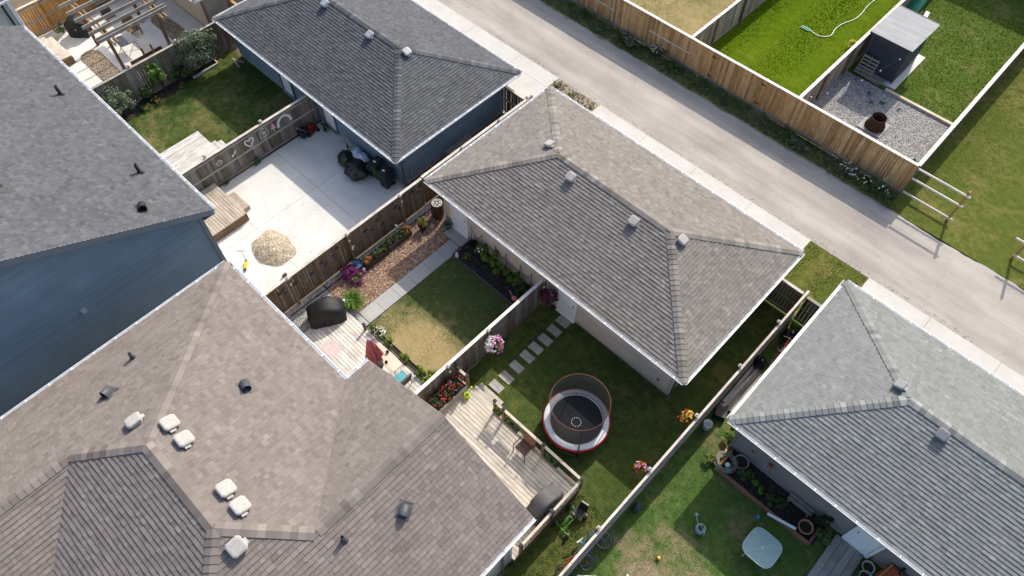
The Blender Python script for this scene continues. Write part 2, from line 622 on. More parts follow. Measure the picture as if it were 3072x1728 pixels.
# ------------------------------------------------------------------ walls
def siding(wall, a, b, z0, zf, out, m, expo=0.115, gaps=(), ztop=None):
    """lapped boards from a to b (plan points); zf(t) gives the wall top; gaps = openings (t0, t1, z0, z1)"""
    a = Vector((a[0], a[1], 0)); b = Vector((b[0], b[1], 0)); d = (b-a).normalized(); L = (b-a).length; out = Vector(out)
    z = z0; zmax = max(zf(0), zf(L), zf(L/2))
    S_ = 60
    while z < zmax-0.02:
        z2 = min(z+expo, zmax)
        ts = [L*i/S_ for i in range(S_+1)]
        ins = [t for t in ts if zf(t) >= z2-0.02]
        if not ins: break
        segs = [(min(ins), max(ins))]
        for g in gaps:
            if z2 > g[2] and z < g[3]:
                ns = []
                for s0, s1 in segs:
                    if g[1] <= s0 or g[0] >= s1: ns.append((s0, s1)); continue
                    if g[0] > s0: ns.append((s0, g[0]))
                    if g[1] < s1: ns.append((g[1], s1))
                segs = ns
        for s0, s1 in segs:
            if s1-s0 < 0.03: continue
            mb = MB()
            p, q = a+d*s0, a+d*s1
            V = []
            for e in (p, q):
                V += [e+Vector((0, 0, z))+out*0.004, e+Vector((0, 0, z))+out*0.034, e+Vector((0, 0, z2+0.01))+out*0.008, e+Vector((0, 0, z2+0.01))+out*0.002]
            mb.add(V, [(0, 1, 5, 4), (1, 2, 6, 5), (2, 3, 7, 6), (3, 2, 1, 0), (4, 5, 6, 7)])
            mb.build('siding_board', m, wall)
        z += expo

def wall_box(th, x0, x1, y0, y1, z0, z1, m, name='wall'):
    b = MB()
    b.add([(x, y, z) for z in (z0, z1) for x, y in rect(x0, x1, y0, y1)],
          [(4, 5, 6, 7), (0, 1, 5, 4), (1, 2, 6, 5), (2, 3, 7, 6), (3, 0, 4, 7)])
    return b.build(name, m, th)

def door(th, x0, x1, y, z0, h, m, mframe, handle_right=True, open_dark=False):
    """white panel door in a wall that faces -y"""
    b = MB(); t = 0.09
    b.box(((x0+x1)/2, y-0.02, z0+h/2), (x1-x0-0.012, 0.05, h-0.01))
    d = b.build('door', m, th)
    for px in ((x0*0.72+x1*0.28), (x0*0.28+x1*0.72)):
        for zc, hh in ((z0+h*0.27, h*0.34), (z0+h*0.7, h*0.36)):
            p = MB(); p.box((px, y-0.049, zc), ((x1-x0)*0.3, 0.016, hh), taper=1.0)
            p.build('door_panel', m, d)
    f = MB()
    f.box((x0-t/2, y-0.04, z0+h/2+0.02), (t, 0.12, h+0.12)); f.box((x1+t/2, y-0.04, z0+h/2+0.02), (t, 0.12, h+0.12))
    f.box(((x0+x1)/2, y-0.04, z0+h+0.045), (x1-x0-0.002, 0.12, 0.085)); f.box(((x0+x1)/2, y-0.07, z0-0.03), (x1-x0+0.16, 0.19, 0.055))
    f.build('door_frame', mframe, th)
    hx = x1-0.09 if handle_right else x0+0.09
    k = MB(); k.sphere((hx, y-0.095, z0+1.0), 0.032, 6); k.tube([(hx, y-0.04, z0+1.0), (hx, y-0.09, z0+1.0)], 0.014)
    k.build('handle', MATS['metal'], d)

# base colours, linear albedo
M_white = mat('white_trim', (0.72, 0.73, 0.74), (0.8, 0.8, 0.8), 3, 0.45, 0.4)
M_door = mat('door_paint', (0.72, 0.74, 0.77), (0.76, 0.78, 0.8), 2, 0.5)
M_metal = mat('metal', (0.3, 0.3, 0.31), (0.4, 0.4, 0.41), 10, 0.35, 0.5, 0.8)
M_dark = mat('black_metal', (0.018, 0.018, 0.02), (0.03, 0.03, 0.032), 10, 0.5)
M_ventw = mat('vent_white', (0.33, 0.315, 0.295), (0.4, 0.385, 0.365), 12, 0.7, 0.1)
M_ventg = mat('vent_grey', (0.3, 0.31, 0.325), (0.37, 0.38, 0.39), 12, 0.4)
M_ventd = mat('vent_slate', (0.05, 0.056, 0.064), (0.07, 0.076, 0.085), 12, 0.5)
M_pitch = mat('roof_felt', (0.05, 0.048, 0.046), (0.06, 0.058, 0.055), 10, 0.95)
M_conc = mat('foundation', (0.3, 0.29, 0.27), (0.36, 0.35, 0.33), 6, 0.9)
SH_TAUPE = tone_mat('shingle_taupe', [(0.0, (0.123, 0.102, 0.088)), (0.4, (0.174, 0.148, 0.133)), (0.7, (0.212, 0.183, 0.166)), (1.0, (0.253, 0.217, 0.195))])
SH_GREY = tone_mat('shingle_warm_grey', [(0.0, (0.121, 0.110, 0.096)), (0.4, (0.174, 0.157, 0.141)), (0.7, (0.218, 0.200, 0.180)), (1.0, (0.275, 0.254, 0.227))])
SH_SLATE = tone_mat('shingle_slate', [(0.0, (0.052, 0.054, 0.061)), (0.4, (0.082, 0.085, 0.092)), (0.7, (0.109, 0.113, 0.120)), (1.0, (0.138, 0.142, 0.149))])
SH_PALE = tone_mat('shingle_pale_grey', [(0.0, (0.132, 0.132, 0.128)), (0.35, (0.172, 0.178, 0.172)), (0.7, (0.214, 0.222, 0.214)), (1.0, (0.287, 0.298, 0.286))], patch=0.05)
W_BLUE = mat('siding_navy', (0.144, 0.207, 0.260), (0.180, 0.253, 0.309), 0.7, 0.6, 0.3, jit=0.06)
W_BEIGE = mat('siding_beige', (0.48, 0.425, 0.35), (0.55, 0.485, 0.4), 1.1, 0.6, jit=0.05)
W_SAND = mat('siding_sand', (0.42, 0.36, 0.27), (0.46, 0.4, 0.3), 1.5, 0.6)
W_GREY = mat('siding_grey', (0.185, 0.172, 0.168), (0.215, 0.2, 0.195), 1.5, 0.6)
W_PALE = mat('stucco_pale', (0.58, 0.58, 0.56), (0.64, 0.64, 0.62), 4, 0.8)
FASC_BLUE = mat('fascia_slate', (0.14, 0.17, 0.2), (0.16, 0.19, 0.22), 2, 0.5)

def garage(name, label, wx0, wx1, wy0, wy1, ex0, ex1, ey0, ey1, ze, pitch, msh, mwall, seed, doors, side_gaps=(), expo_walls=('front', 'right'), trim=None, zb=0.0):
    """detached double garage: hip roof, lapped siding, doors, gutters; e* = outer gutter lines"""
    th = thing(name, ((wx0+wx1)/2, (wy0+wy1)/2, zb), label, 'garage', 'garages along the back lane')
    g = 0.1
    x0, x1, y0, y1 = ex0+g, ex1-g, ey0+g, ey1-g
    ym = (y0+y1)/2; h = (y1-y0)/2; zr = ze+h*pitch
    A, Bq, Cq, D = (x0, y0, ze), (x1, y0, ze), (x1, y1, ze), (x0, y1, ze)
    RL, RR = (x0+h, ym, zr), (x1-h, ym, zr)
    pf, pr, pb, pl = Plane([A, Bq, RR, RL]), Plane([Bq, Cq, RR]), Plane([Cq, D, RL, RR]), Plane([D, A, RL])
    planes = [pf, pr, pb, pl]
    roof = roof_deck(planes, th, M_pitch)
    shingle_roof(roof, planes, msh, seed)
    ridge_caps(roof, A, RL, pf.n, pl.n, msh, seed+1); ridge_caps(roof, Bq, RR, pf.n, pr.n, msh, seed+2)
    ridge_caps(roof, Cq, RR, pr.n, pb.n, msh, seed+3); ridge_caps(roof, D, RL, pl.n, pb.n, msh, seed+4)
    ridge_caps(roof, RL, RR, pf.n, pb.n, msh, seed+5)
    b = MB()   # fascia and soffit
    for p, q in ((A, Bq), (Bq, Cq), (Cq, D), (D, A)):
        d = (Vector(q)-Vector(p)).normalized(); o = d.cross(Vector((0, 0, 1)))
        b.beam(Vector(p)-o*0.012+Vector((0, 0, -0.1)), Vector(q)-o*0.012+Vector((0, 0, -0.1)), 0.02, 0.17)
    b.build('fascia', M_white, th)
    b = MB(); zs = ze-0.17
    for r_ in (rect(x0+0.03, x1-0.03, y0+0.03, wy0-0.003), rect(x0+0.03, x1-0.03, wy1+0.003, y1-0.03), rect(x0+0.03, wx0-0.003, wy0, wy1), rect(wx1+0.003, x1-0.03, wy0, wy1)):
        b.poly([(x, y, zs) for x, y in r_])
    b.build('soffit', M_white, th)
    zg = ze+0.015
    gutter(th, (ex0+g, ey0+g, zg), (ex1-g, ey0+g, zg), (0, -1, 0), M_white, M_dark)
    gutter(th, (ex1-g, ey0+g, zg), (ex1-g, ey1-g, zg), (1, 0, 0), M_white, M_dark)
    gutter(th, (ex1-g, ey1-g, zg), (ex0+g, ey1-g, zg), (0, 1, 0), M_white, M_dark)
    gutter(th, (ex0+g, ey1-g, zg), (ex0+g, ey0+g, zg), (-1, 0, 0), M_white, M_dark)
    wall = wall_box(th, wx0, wx1, wy0, wy1, zb, zs, mwall)
    gaps = []
    for (dx0, dx1, hr) in doors:
        door(th, dx0, dx1, wy0, zb+0.1, 2.03, M_door, M_white if trim is None else trim, hr)
        gaps.append((dx0-wx0-0.09, dx1-wx0+0.09, 0, zb+2.22))
    if 'front' in expo_walls: siding(wall, (wx0+0.1, wy0), (wx1-0.1, wy0), zb+0.16, lambda t: zs, (0, -1, 0), mwall, gaps=[(a-0.1, b_-0.1, c, d) for a, b_, c, d in gaps])
    if 'right' in expo_walls: siding(wall, (wx1, wy0+0.1), (wx1, wy1-0.1), zb+0.16, lambda t: zs, (1, 0, 0), mwall)
    if 'left' in expo_walls: siding(wall, (wx0, wy1-0.1), (wx0, wy0+0.1), zb+0.16, lambda t: zs, (-1, 0, 0), mwall)
    for cx, cy in ((wx0, wy0), (wx1, wy0), (wx1, wy1), (wx0, wy1)):
        c = MB(); c.box((cx, cy, zb+(zs-zb)/2+0.07), (0.07, 0.07, zs-zb-0.16)); c.build('corner_trim', trim or mwall, th)
    f = MB(); f.slab(rect(wx0-0.02, wx1+0.02, wy0-0.02, wy1+0.02), zb-0.1, zb+0.14); f.build('foundation', M_conc, th)
    return th, roof, dict(f=pf, r=pr, b=pb, l=pl, zr=zr, ym=ym, RL=RL, RR=RR)

def on(pl, x, y):
    """point of a slope above plan x, y"""
    n = pl.n
    z = pl.o.z-(n.x*(x-pl.o.x)+n.y*(y-pl.o.y))/n.z
    return Vector((x, y, z))

def downspout(th, x, y, z0, z1, m, w=0.07):
    b = MB(); b.box((x, y, (z0+z1)/2), (w, w*0.8, z1-z0)); b.beam((x, y, z0+0.06), (x+0.02, y-0.3, z0+0.03), w, w*0.8)
    b.build('downspout', m, th)

# ------------------------------------------------------------------ ground, lane, lawns
L_GEN = lawn_mat('grass_common', (0.035, 0.062, 0.016), (0.065, 0.095, 0.026), (0.2, 0.165, 0.075), 0.82, 1.05)
L_B = lawn_mat('grass_yard_b', (0.032, 0.056, 0.014), (0.062, 0.092, 0.024), (0.185, 0.153, 0.068), 0.83, 1.12)
SPOT = (-12.1, 7.5, 2.4, 1.3, 0.2)
L_D = lawn_mat('grass_centre', (0.05, 0.074, 0.024), (0.088, 0.108, 0.038), (0.32, 0.25, 0.125), 0.9, 1.25, soil_lo=1.72, spot=SPOT)
L_E = lawn_mat('grass_trampoline_yard', (0.038, 0.062, 0.016), (0.072, 0.098, 0.026), (0.17, 0.15, 0.05), 0.86, 1.15)
L_F = lawn_mat('grass_right_yard', (0.045, 0.088, 0.02), (0.085, 0.135, 0.034), (0.2, 0.17, 0.09), 0.88, 1.08, '#8d7c6c', 1.07, spot=(0.5, 7.0, 2.0, 1.7, 0.1))
L_LUSH = lawn_mat('grass_lush', (0.061, 0.109, 0.004), (0.098, 0.147, 0.007), (0.139, 0.168, 0.014), 0.88, 1.2)
L_MID = lawn_mat('grass_shed_yard', (0.056, 0.095, 0.014), (0.090, 0.131, 0.025), (0.180, 0.171, 0.063), 0.88, 1.15)
L_LANE = lawn_mat('grass_laneside', (0.061, 0.084, 0.015), (0.107, 0.122, 0.028), (0.213, 0.176, 0.066), 0.86, 1.2)
L_TAN = lawn_mat('grass_bleached', (0.14, 0.14, 0.05), (0.2, 0.18, 0.075), (0.3, 0.235, 0.12), 0.7, 1.0)
L_WEED = lawn_mat('verge_weeds', (0.13, 0.155, 0.06), (0.21, 0.225, 0.095), (0.38, 0.32, 0.2), 0.78, 1.05, '#a08f78', 1.04)

def lawn(x0, x1, y0, y1, m, label, z=0.0):
    return sheet('lawn', rect(x0, x1, y0, y1), z, m, label, 'lawn')

sheet('ground', rect(-150, 110, -90, 170), -0.06, mat('soil', (0.11, 0.085, 0.06), (0.16, 0.125, 0.09), 2, 0.95), 'bare soil ground under the yards and lane', 'ground')

M_LANE = new_mat('lane_surface', 0.92, 0.2)
def _lane():
    m, N, L, B = M_LANE
    p = coords(N, L, 'pos')
    st = coords(N, L, 'pos', (0.3, 0.85, 1))
    f1 = nnode(N, L, st, 0.9, 5, 0.6); f2 = nnode(N, L, p, 55, 3, 0.75); f3 = nnode(N, L, p, 0.5, 4)
    col = ramp(N, L, f1, [(0.3, (0.285, 0.259, 0.234)), (0.5, (0.345, 0.315, 0.282)), (0.7, (0.4, 0.367, 0.326))])
    col = mixc(N, L, 1.0, col, ramp(N, L, f2, [(0.25, (0.8,)*3), (0.75, (1.2,)*3)]), 'MULTIPLY')
    col = mixc(N, L, 1.0, col, ramp(N, L, f3, [(0.3, (0.93, 0.92, 0.93)), (0.7, (1.05, 1.05, 1.04))]), 'MULTIPLY')
    trk = nnode(N, L, coords(N, L, 'pos', (0.05, 2.3, 1)), 0.8, 3)
    col = mixc(N, L, 1.0, col, ramp(N, L, trk, [(0.35, (0.9, 0.89, 0.89)), (0.6, (1.05,)*3)]), 'MULTIPLY')
    vo = N.new('ShaderNodeTexVoronoi'); vo.feature = 'DISTANCE_TO_EDGE'; vo.inputs['Scale'].default_value = 0.35
    wv = N.new('ShaderNodeVectorMath'); wv.operation = 'ADD'; L.new(p, wv.inputs[0])
    nz = N.new('ShaderNodeTexNoise'); nz.inputs['Scale'].default_value = 1.4; nz.inputs['Detail'].default_value = 5; L.new(p, nz.inputs['Vector']); L.new(nz.outputs['Color'], wv.inputs[1])
    L.new(wv.outputs[0], vo.inputs['Vector'])
    col = mixc(N, L, 1.0, col, ramp(N, L, vo.outputs['Distance'], [(0.0, (0.88,)*3), (0.01, (1,)*3)]), 'MULTIPLY')
    sp = nnode(N, L, p, 2.1, 6, 0.75)
    col = mixc(N, L, 1.0, col, ramp(N, L, sp, [(0.22, (0.72,)*3), (0.34, (1,)*3), (0.7, (1,)*3), (0.82, (1.1,)*3)]), 'MULTIPLY')
    L.new(col, B.inputs['Base Color']); bump(N, L, B, f2, 0.5, 0.01)
_lane()
rg = random.Random(3)
_e1 = [(x*0.25-84, 27.05+0.1*mnoise.noise(Vector((x*0.09, 0, 0)))+0.09*mnoise.noise(Vector((x*0.31, 5, 0)))+rg.uniform(-0.03, 0.03)) for x in range(0, 574)]
sheet('lane', [(-84, 23.02), (59.25, 23.02)]+_e1[::-1], 0.004, M_LANE[0], 'pale worn back lane running between garages and fence', 'lane')

M_CONC = mat('concrete', (0.53, 0.515, 0.485), (0.62, 0.605, 0.575), 0.9, 0.9, 0.25, detail=8, lo=0.3, hi=0.7, fine=0.05, bmp=0.05, blot=0.16)
M_CONC2 = mat('concrete_grey', (0.3, 0.298, 0.288), (0.37, 0.367, 0.355), 0.9, 0.9, 0.25, detail=8, lo=0.3, hi=0.7, fine=0.05)
M_APRON = mat('concrete_apron', (0.43, 0.415, 0.385), (0.5, 0.485, 0.455), 0.7, 0.9, 0.25, detail=8, lo=0.3, hi=0.7, fine=0.05, blot=0.16)
M_PAVER = mat('paver', (0.29, 0.275, 0.25), (0.37, 0.35, 0.32), 3, 0.9, 0.2, kind='obj', jit=0.1, fine=0.08)
def slabs(name, label, xs, ys, z, m, gap=0.012, th=0.07, cat='concrete'):
    o = thing(name, ((xs[0]+xs[-1])/2, (ys[0]+ys[-1])/2, z-th), label, cat, kind='structure')
    for i in range(len(xs)-1):
        for j in range(len(ys)-1):
            b = MB()
            b.slab(rect(xs[i]+gap/2, xs[i+1]-gap/2, ys[j]+gap/2, ys[j+1]-gap/2), z-th, z)
            b.build('slab', m, o)
    return o

# concrete
slabs('concrete_pad', 'concrete pad with cut joints behind the dark blue house', (-24.93, -21.72, -17.42), (-3.0, 1.5, 6.35, 9.72, 12.6), 0.02, M_CONC)
slabs('patio', 'concrete patio under the pergola in the far left yard', (-44, -40.6, -37.4, -32.8), (-3, 5.3, 9.1, 12.6), 0.02, M_CONC)
slabs('driveway_apron', 'concrete apron behind the dark blue garage', (-33, -28.3, -24.6, -21.2, -18.5), (19.2, 22.1, 23.04), 0.03, M_APRON)
slabs('driveway_apron', 'concrete apron behind the central brown-grey garage', (-15.7, -12.7, -9.7, -6.6, -3.5), (19.2, 23.04), 0.03, M_APRON)
slabs('driveway_apron', 'concrete apron behind the pale grey garage on the right', (-0.65, 2.2, 5.2, 8.2, 12), (19.2, 23.03), 0.03, M_APRON)
slabs('walkway', 'narrow paved walkway between wood-chip bed and lawn', (-15.08, -14.36), (6.72, 7.55, 8.45, 9.35, 10.25, 11.1, 11.94), 0.03, M_CONC2, cat='path')
slabs('doorstep', 'grey paved landing below the left white garage door', (-15.55, -15.05, -14.42), (11.96, 12.28, 12.6), 0.05, M_CONC2, cat='path')
slabs('doorstep', 'small paver landing at the deck end of the walkway', (-15.6, -15.1, -14.36), (6.42, 6.7), 0.028, M_CONC2, cat='path')

# lawns
lawn(-32.68, -25.06, -3, 12.6, L_B, 'half shaded lawn between shrub bed and chalk-drawn fence')
lawn(-14.34, -9.95, 6.7, 11.42, L_D, 'half dried lawn between walkway and trampoline yard fence')
rg = random.Random(9)
lawn(-9.9, -2.05, -8, 12.62, L_E, 'trampoline lawn between two brown board fences')
lawn(-3.55, -2.05, 12.64, 19.1, L_E, 'dark shaded grass strip beside the central garage')
lawn(-1.97, 14, -8, 12.62, L_F, 'patchy worn lawn with toys in front of the pale grey garage')
lawn(-1.97, -0.66, 12.64, 19.1, L_F, 'dark weedy strip between fence and pale grey garage')
lawn(-3.5, -0.66, 19.12, 23.0, L_LANE, 'sunlit grass square between two garages at the lane')
lawn(-30, -14.45, 28.36, 60, L_TAN, 'bleached tan lawn beyond the lane fence')
lawn(-14.37, -8.15, 28.36, 60, L_LUSH, 'bright green lush lawn with a white hose')
lawn(-8.07, -2.05, 34.12, 60, L_MID, 'green lawn behind the grey metal-roofed shed')
lawn(-1.95, 40, 27.1, 60, L_LANE, 'open mown grass beside the unfinished fence')
sheet('verge', rect(-84, -2.0, 27.02, 28.26), -0.004, L_WEED, 'weedy verge between lane and board fence', 'verge')
sheet('dirt_patch', rect(-18.48, -15.72, 19.2, 23.03), -0.004, mat('dirt_gravel', (0.25, 0.2, 0.15), (0.4, 0.34, 0.27), 14, 0.95, bmp=0.6, detail=8), 'dry dirt patch with weeds between two driveway aprons', 'dirt')

# gravel, mulch and bark
def pebble_mat(name, a, b, c, sc=16):
    if name in MATS: return MATS[name]
    m, N, L, B = new_mat(name, 0.85, 0.25)
    v = N.new('ShaderNodeTexVoronoi'); v.inputs['Scale'].default_value = sc
    L.new(coords(N, L, 'pos'), v.inputs['Vector'])
    h = N.new('ShaderNodeSeparateColor'); L.new(v.outputs['Color'], h.inputs[0])
    col = ramp(N, L, h.outputs[0], [(0.1, a), (0.5, b), (0.95, c)])
    col = mixc(N, L, 1.0, col, ramp(N, L, v.outputs['Distance'], [(0.0, (1.15,)*3), (0.55, (0.55,)*3)]), 'MULTIPLY')
    L.new(col, B.inputs['Base Color']); bump(N, L, B, v.outputs['Distance'], 0.6, -0.02)
    MATS[name] = m
    return m
G_GREY = pebble_mat('gravel_grey', (0.22, 0.212, 0.205), (0.36, 0.348, 0.335), (0.54, 0.525, 0.505))
G_TAN = pebble_mat('gravel_tan', (0.16, 0.12, 0.08), (0.3, 0.23, 0.16), (0.45, 0.38, 0.3))
G_DARK = pebble_mat('mulch_dark', (0.018, 0.015, 0.013), (0.04, 0.034, 0.03), (0.075, 0.065, 0.06), 22)
G_BARK = pebble_mat('bark_bed', (0.16, 0.085, 0.05), (0.32, 0.2, 0.14), (0.5, 0.37, 0.28), 18)
P_GREY = tone_mat('pebbles_grey', [(0, (0.2, 0.196, 0.19)), (0.5, (0.4, 0.39, 0.38)), (1, (0.64, 0.63, 0.61))], 0.8)
P_TAN = tone_mat('pebbles_tan', [(0, (0.14, 0.1, 0.07)), (0.5, (0.32, 0.25, 0.17)), (1, (0.52, 0.46, 0.38))], 0.8)
P_BARK = tone_mat('bark_chips', [(0, (0.13, 0.07, 0.045)), (0.4, (0.34, 0.2, 0.13)), (0.75, (0.55, 0.39, 0.28)), (1, (0.75, 0.64, 0.52))], 0.9)
P_STRAW = tone_mat('wood_chips', [(0, (0.36, 0.28, 0.19)), (0.35, (0.58, 0.48, 0.35)), (0.7, (0.72, 0.63, 0.49)), (1, (0.84, 0.78, 0.66))], 0.9)
P_SOIL = tone_mat('soil_chips', [(0, (0.015, 0.012, 0.01)), (0.6, (0.05, 0.042, 0.036)), (1, (0.16, 0.145, 0.13))], 0.9)

def inside(p, poly):
    x, y = p; c = False; n = len(poly)
    for i in range(n):
        x1, y1 = poly[i]; x2, y2 = poly[(i+1) % n]
        if (y1 > y) != (y2 > y) and x < (x2-x1)*(y-y1)/(y2-y1)+x1: c = not c
    return c

def scatter_pts(poly, n, seed):
    r = np.random.RandomState(seed)
    xs = [p[0] for p in poly]; ys = [p[1] for p in poly]
    out = []
    while len(out) < n:
        for x, y in zip(r.uniform(min(xs), max(xs), n), r.uniform(min(ys), max(ys), n)):
            if inside((x, y), poly): out.append((x, y))
            if len(out) >= n: break
    return out

def chips(name, poly, n, z, lw, m, label, cat, seed, zf=None, thick=0.5, parent=None):
    """many loose flat chips or pebbles as one mass"""
    r = random.Random(seed)
    b = MB()
    for x, y in scatter_pts(poly, n, seed):
        l = r.uniform(*lw[0]); w = r.uniform(*lw[1]); h = w*thick
        zz = z+(zf(x, y) if zf else 0)
        a = r.uniform(0, 6.3); tx, ty = r.uniform(-0.5, 0.5), r.uniform(-0.5, 0.5)
        ca, sa = math.cos(a), math.sin(a)
        def P(u, v, k): return (x+ca*u-sa*v, y+sa*u+ca*v, zz+k+tx*u*0.6+ty*v*0.6)
        V = [P(-l/2, -w/2, 0), P(l/2, -w/2, 0), P(l/2, w/2, 0), P(-l/2, w/2, 0), P(-l*0.3, 0, h), P(l*0.3, 0, h)]
        b.add(V, [(0, 1, 5, 4), (1, 2, 5), (2, 3, 4, 5), (3, 0, 4)], min(1, max(0, r.gauss(0.5, 0.25))))
    return b.build(name, m, parent, label=label, cat=cat, kind='stuff')

def bed(name, poly, z, m, label, cat):
    return sheet(name, poly, z, m, label, cat)

_g1 = rect(-17.24, -16.96, 6.6, 12.9); bed('gravel_bed', _g1, 0.012, G_GREY, 'thin grey gravel strip at the foot of the spotted fence', 'gravel')
chips('gravel', _g1, 900, 0.012, ((0.025, 0.05), (0.02, 0.035)), P_GREY, 'loose grey gravel at the foot of the spotted fence', 'gravel', 1)
_g2 = rect(-17.24, -15.5, 3.2, 6.5); bed('gravel_bed', _g2, 0.01, G_GREY, 'grey gravel patch beside the covered barbecue', 'gravel')
chips('gravel', _g2, 2600, 0.01, ((0.025, 0.06), (0.02, 0.04)), P_GREY, 'loose grey gravel around the rounded covered barbecue', 'gravel', 2)
_bk = [(-16.94, 6.5), (-15.1, 6.6), (-15.12, 11.92), (-15.6, 12.0), (-15.62, 12.45), (-16.94, 12.45)]
bed('bark_bed', _bk, 0.014, G_BARK, 'reddish bark bed between fence and walkway', 'bark')
chips('bark_chips', _bk, 5200, 0.014, ((0.03, 0.11), (0.012, 0.035)), P_BARK, 'loose reddish bark chips between fence and walkway', 'bark', 3, thick=0.7)
_db = [(-14.5, 12.0), (-14.36, 11.44), (-10.0, 11.46), (-10.0, 12.6), (-14.4, 12.6)]
bed('mulch_bed', _db, 0.02, G_DARK, 'dark mulch bed with round shrubs along the garage wall', 'flower bed')
chips('mulch', _db, 2200, 0.02, ((0.02, 0.07), (0.012, 0.03)), P_SOIL, 'loose dark mulch under the round shrubs', 'mulch', 4)
_sh = [(-32.66, 5.2), (-31.6, 5.3), (-31.9, 6.2), (-32.0, 7.4), (-31.9, 8.4), (-32.15, 9.9), (-32.15, 11.35), (-32.66, 11.4)]
bed('mulch_bed', _sh, 0.02, G_DARK, 'shaded shrub bed along the grey fence left of the lawn', 'flower bed')
chips('mulch', _sh, 1200, 0.02, ((0.02, 0.07), (0.012, 0.03)), P_SOIL, 'loose dark mulch under the shrubs by the grey fence', 'mulch', 5)
_fb = rect(-0.45, 3.5, 11.6, 12.6)
bed('mulch_bed', _fb, 0.03, G_DARK, 'overgrown bed behind the timber border on the right', 'flower bed')
chips('mulch', _fb, 900, 0.03, ((0.02, 0.06), (0.012, 0.03)), P_SOIL, 'loose soil crumbs in the timber bordered bed', 'mulch', 6)
_ug = rect(-8.06, -2.05, 28.38, 34.02)
bed('gravel_bed', _ug, 0.006, G_GREY, 'grey gravel square with the rusty fire pit', 'gravel')
chips('gravel', _ug, 7000, 0.006, ((0.03, 0.07), (0.02, 0.05)), P_GREY, 'loose grey gravel around the rusty fire pit', 'gravel', 7)
def rounded(x0, x1, y0, y1, r, left=True):
    out = []
    for cx, cy, a0 in ((x1-r, y1-r, 0), (x0+r, y1-r, 90), (x0+r, y0+r, 180), (x1-r, y0+r, 270)):
        for k in range(6):
            a = R(a0+k*18); out.append((cx+r*math.cos(a), cy+r*math.sin(a)))
    return out
_pa = [(-35.3, 6.5), (-35.3, 7.45), (-37.3, 7.55), (-37.7, 7.52), (-37.95, 7.3), (-38.02, 7.0), (-37.95, 6.7), (-37.6, 6.5)]
_pa = [(-35.25, 6.55), (-35.25, 7.45)]+_pa[2:]
bed('gravel_bed', [( -33.0, 6.5), (-33.0, 7.45)]+_pa[2:], 0.03, G_TAN, 'rounded tan gravel bed in the pergola patio', 'gravel')
chips('gravel', [( -33.0, 6.5), (-33.0, 7.45)]+_pa[2:], 1800, 0.03, ((0.03, 0.08), (0.02, 0.05)), P_TAN, 'tan river stones in the rounded patio bed', 'gravel', 8)
_pb = [(-38.1, 11.0), (-37.7, 10.75), (-35.3, 10.75), (-33, 10.75), (-33, 11.65), (-36.3, 11.7), (-37.7, 11.6), (-38.05, 11.35)]
bed('gravel_bed', _pb, 0.03, G_TAN, 'shaded gravel bed behind the pergola', 'gravel')
chips('gravel', _pb, 1200, 0.03, ((0.03, 0.08), (0.02, 0.05)), P_TAN, 'shaded stones in the bed behind the pergola', 'gravel', 9)

# grass blades: one mass for every lawn
def blades(poly, n, h, w, m, label, seed, z=0.0, holes=()):
    r = np.random.RandomState(seed)
    p = np.array([q for q in scatter_pts(poly, n, seed) if not any(a < q[0] < b and c < q[1] < d for a, b, c, d in holes)])
    n = len(p)
    a = r.uniform(0, 6.28, n); hh = r.uniform(h*0.5, h, n); ww = r.uniform(w*0.6, w, n); le = r.uniform(-0.7, 0.7, (n, 2))*hh[:, None]
    v = np.zeros((n, 3, 3))
    v[:, 0, 0] = p[:, 0]-np.cos(a)*ww/2; v[:, 0, 1] = p[:, 1]-np.sin(a)*ww/2
    v[:, 1, 0] = p[:, 0]+np.cos(a)*ww/2; v[:, 1, 1] = p[:, 1]+np.sin(a)*ww/2
    v[:, 2, :2] = p+le; v[:, 2, 2] = hh
    v[:, :, 2] += z
    c = v.reshape(-1, 3); org = np.array([c[:, 0].mean(), c[:, 1].mean(), z])
    me = bpy.data.meshes.new('grass')
    me.vertices.add(3*n); me.loops.add(3*n); me.polygons.add(n)
    me.vertices.foreach_set('co', (c-org).ravel())
    me.loops.foreach_set('vertex_index', np.arange(3*n)); me.polygons.foreach_set('loop_start', np.arange(n)*3)
    me.polygons.foreach_set('loop_total', np.full(n, 3))
    t = me.attributes.new('tone', 'FLOAT', 'FACE'); t.data.foreach_set('value', r.uniform(0, 1, n).astype(np.float32))
    me.update(); me.validate()
    me.materials.append(m)
    o = bpy.data.objects.new('grass', me); COL.objects.link(o); o.location = org
    WP[o.name] = tuple(org)
    return props(o, label, 'grass', None, 'stuff')

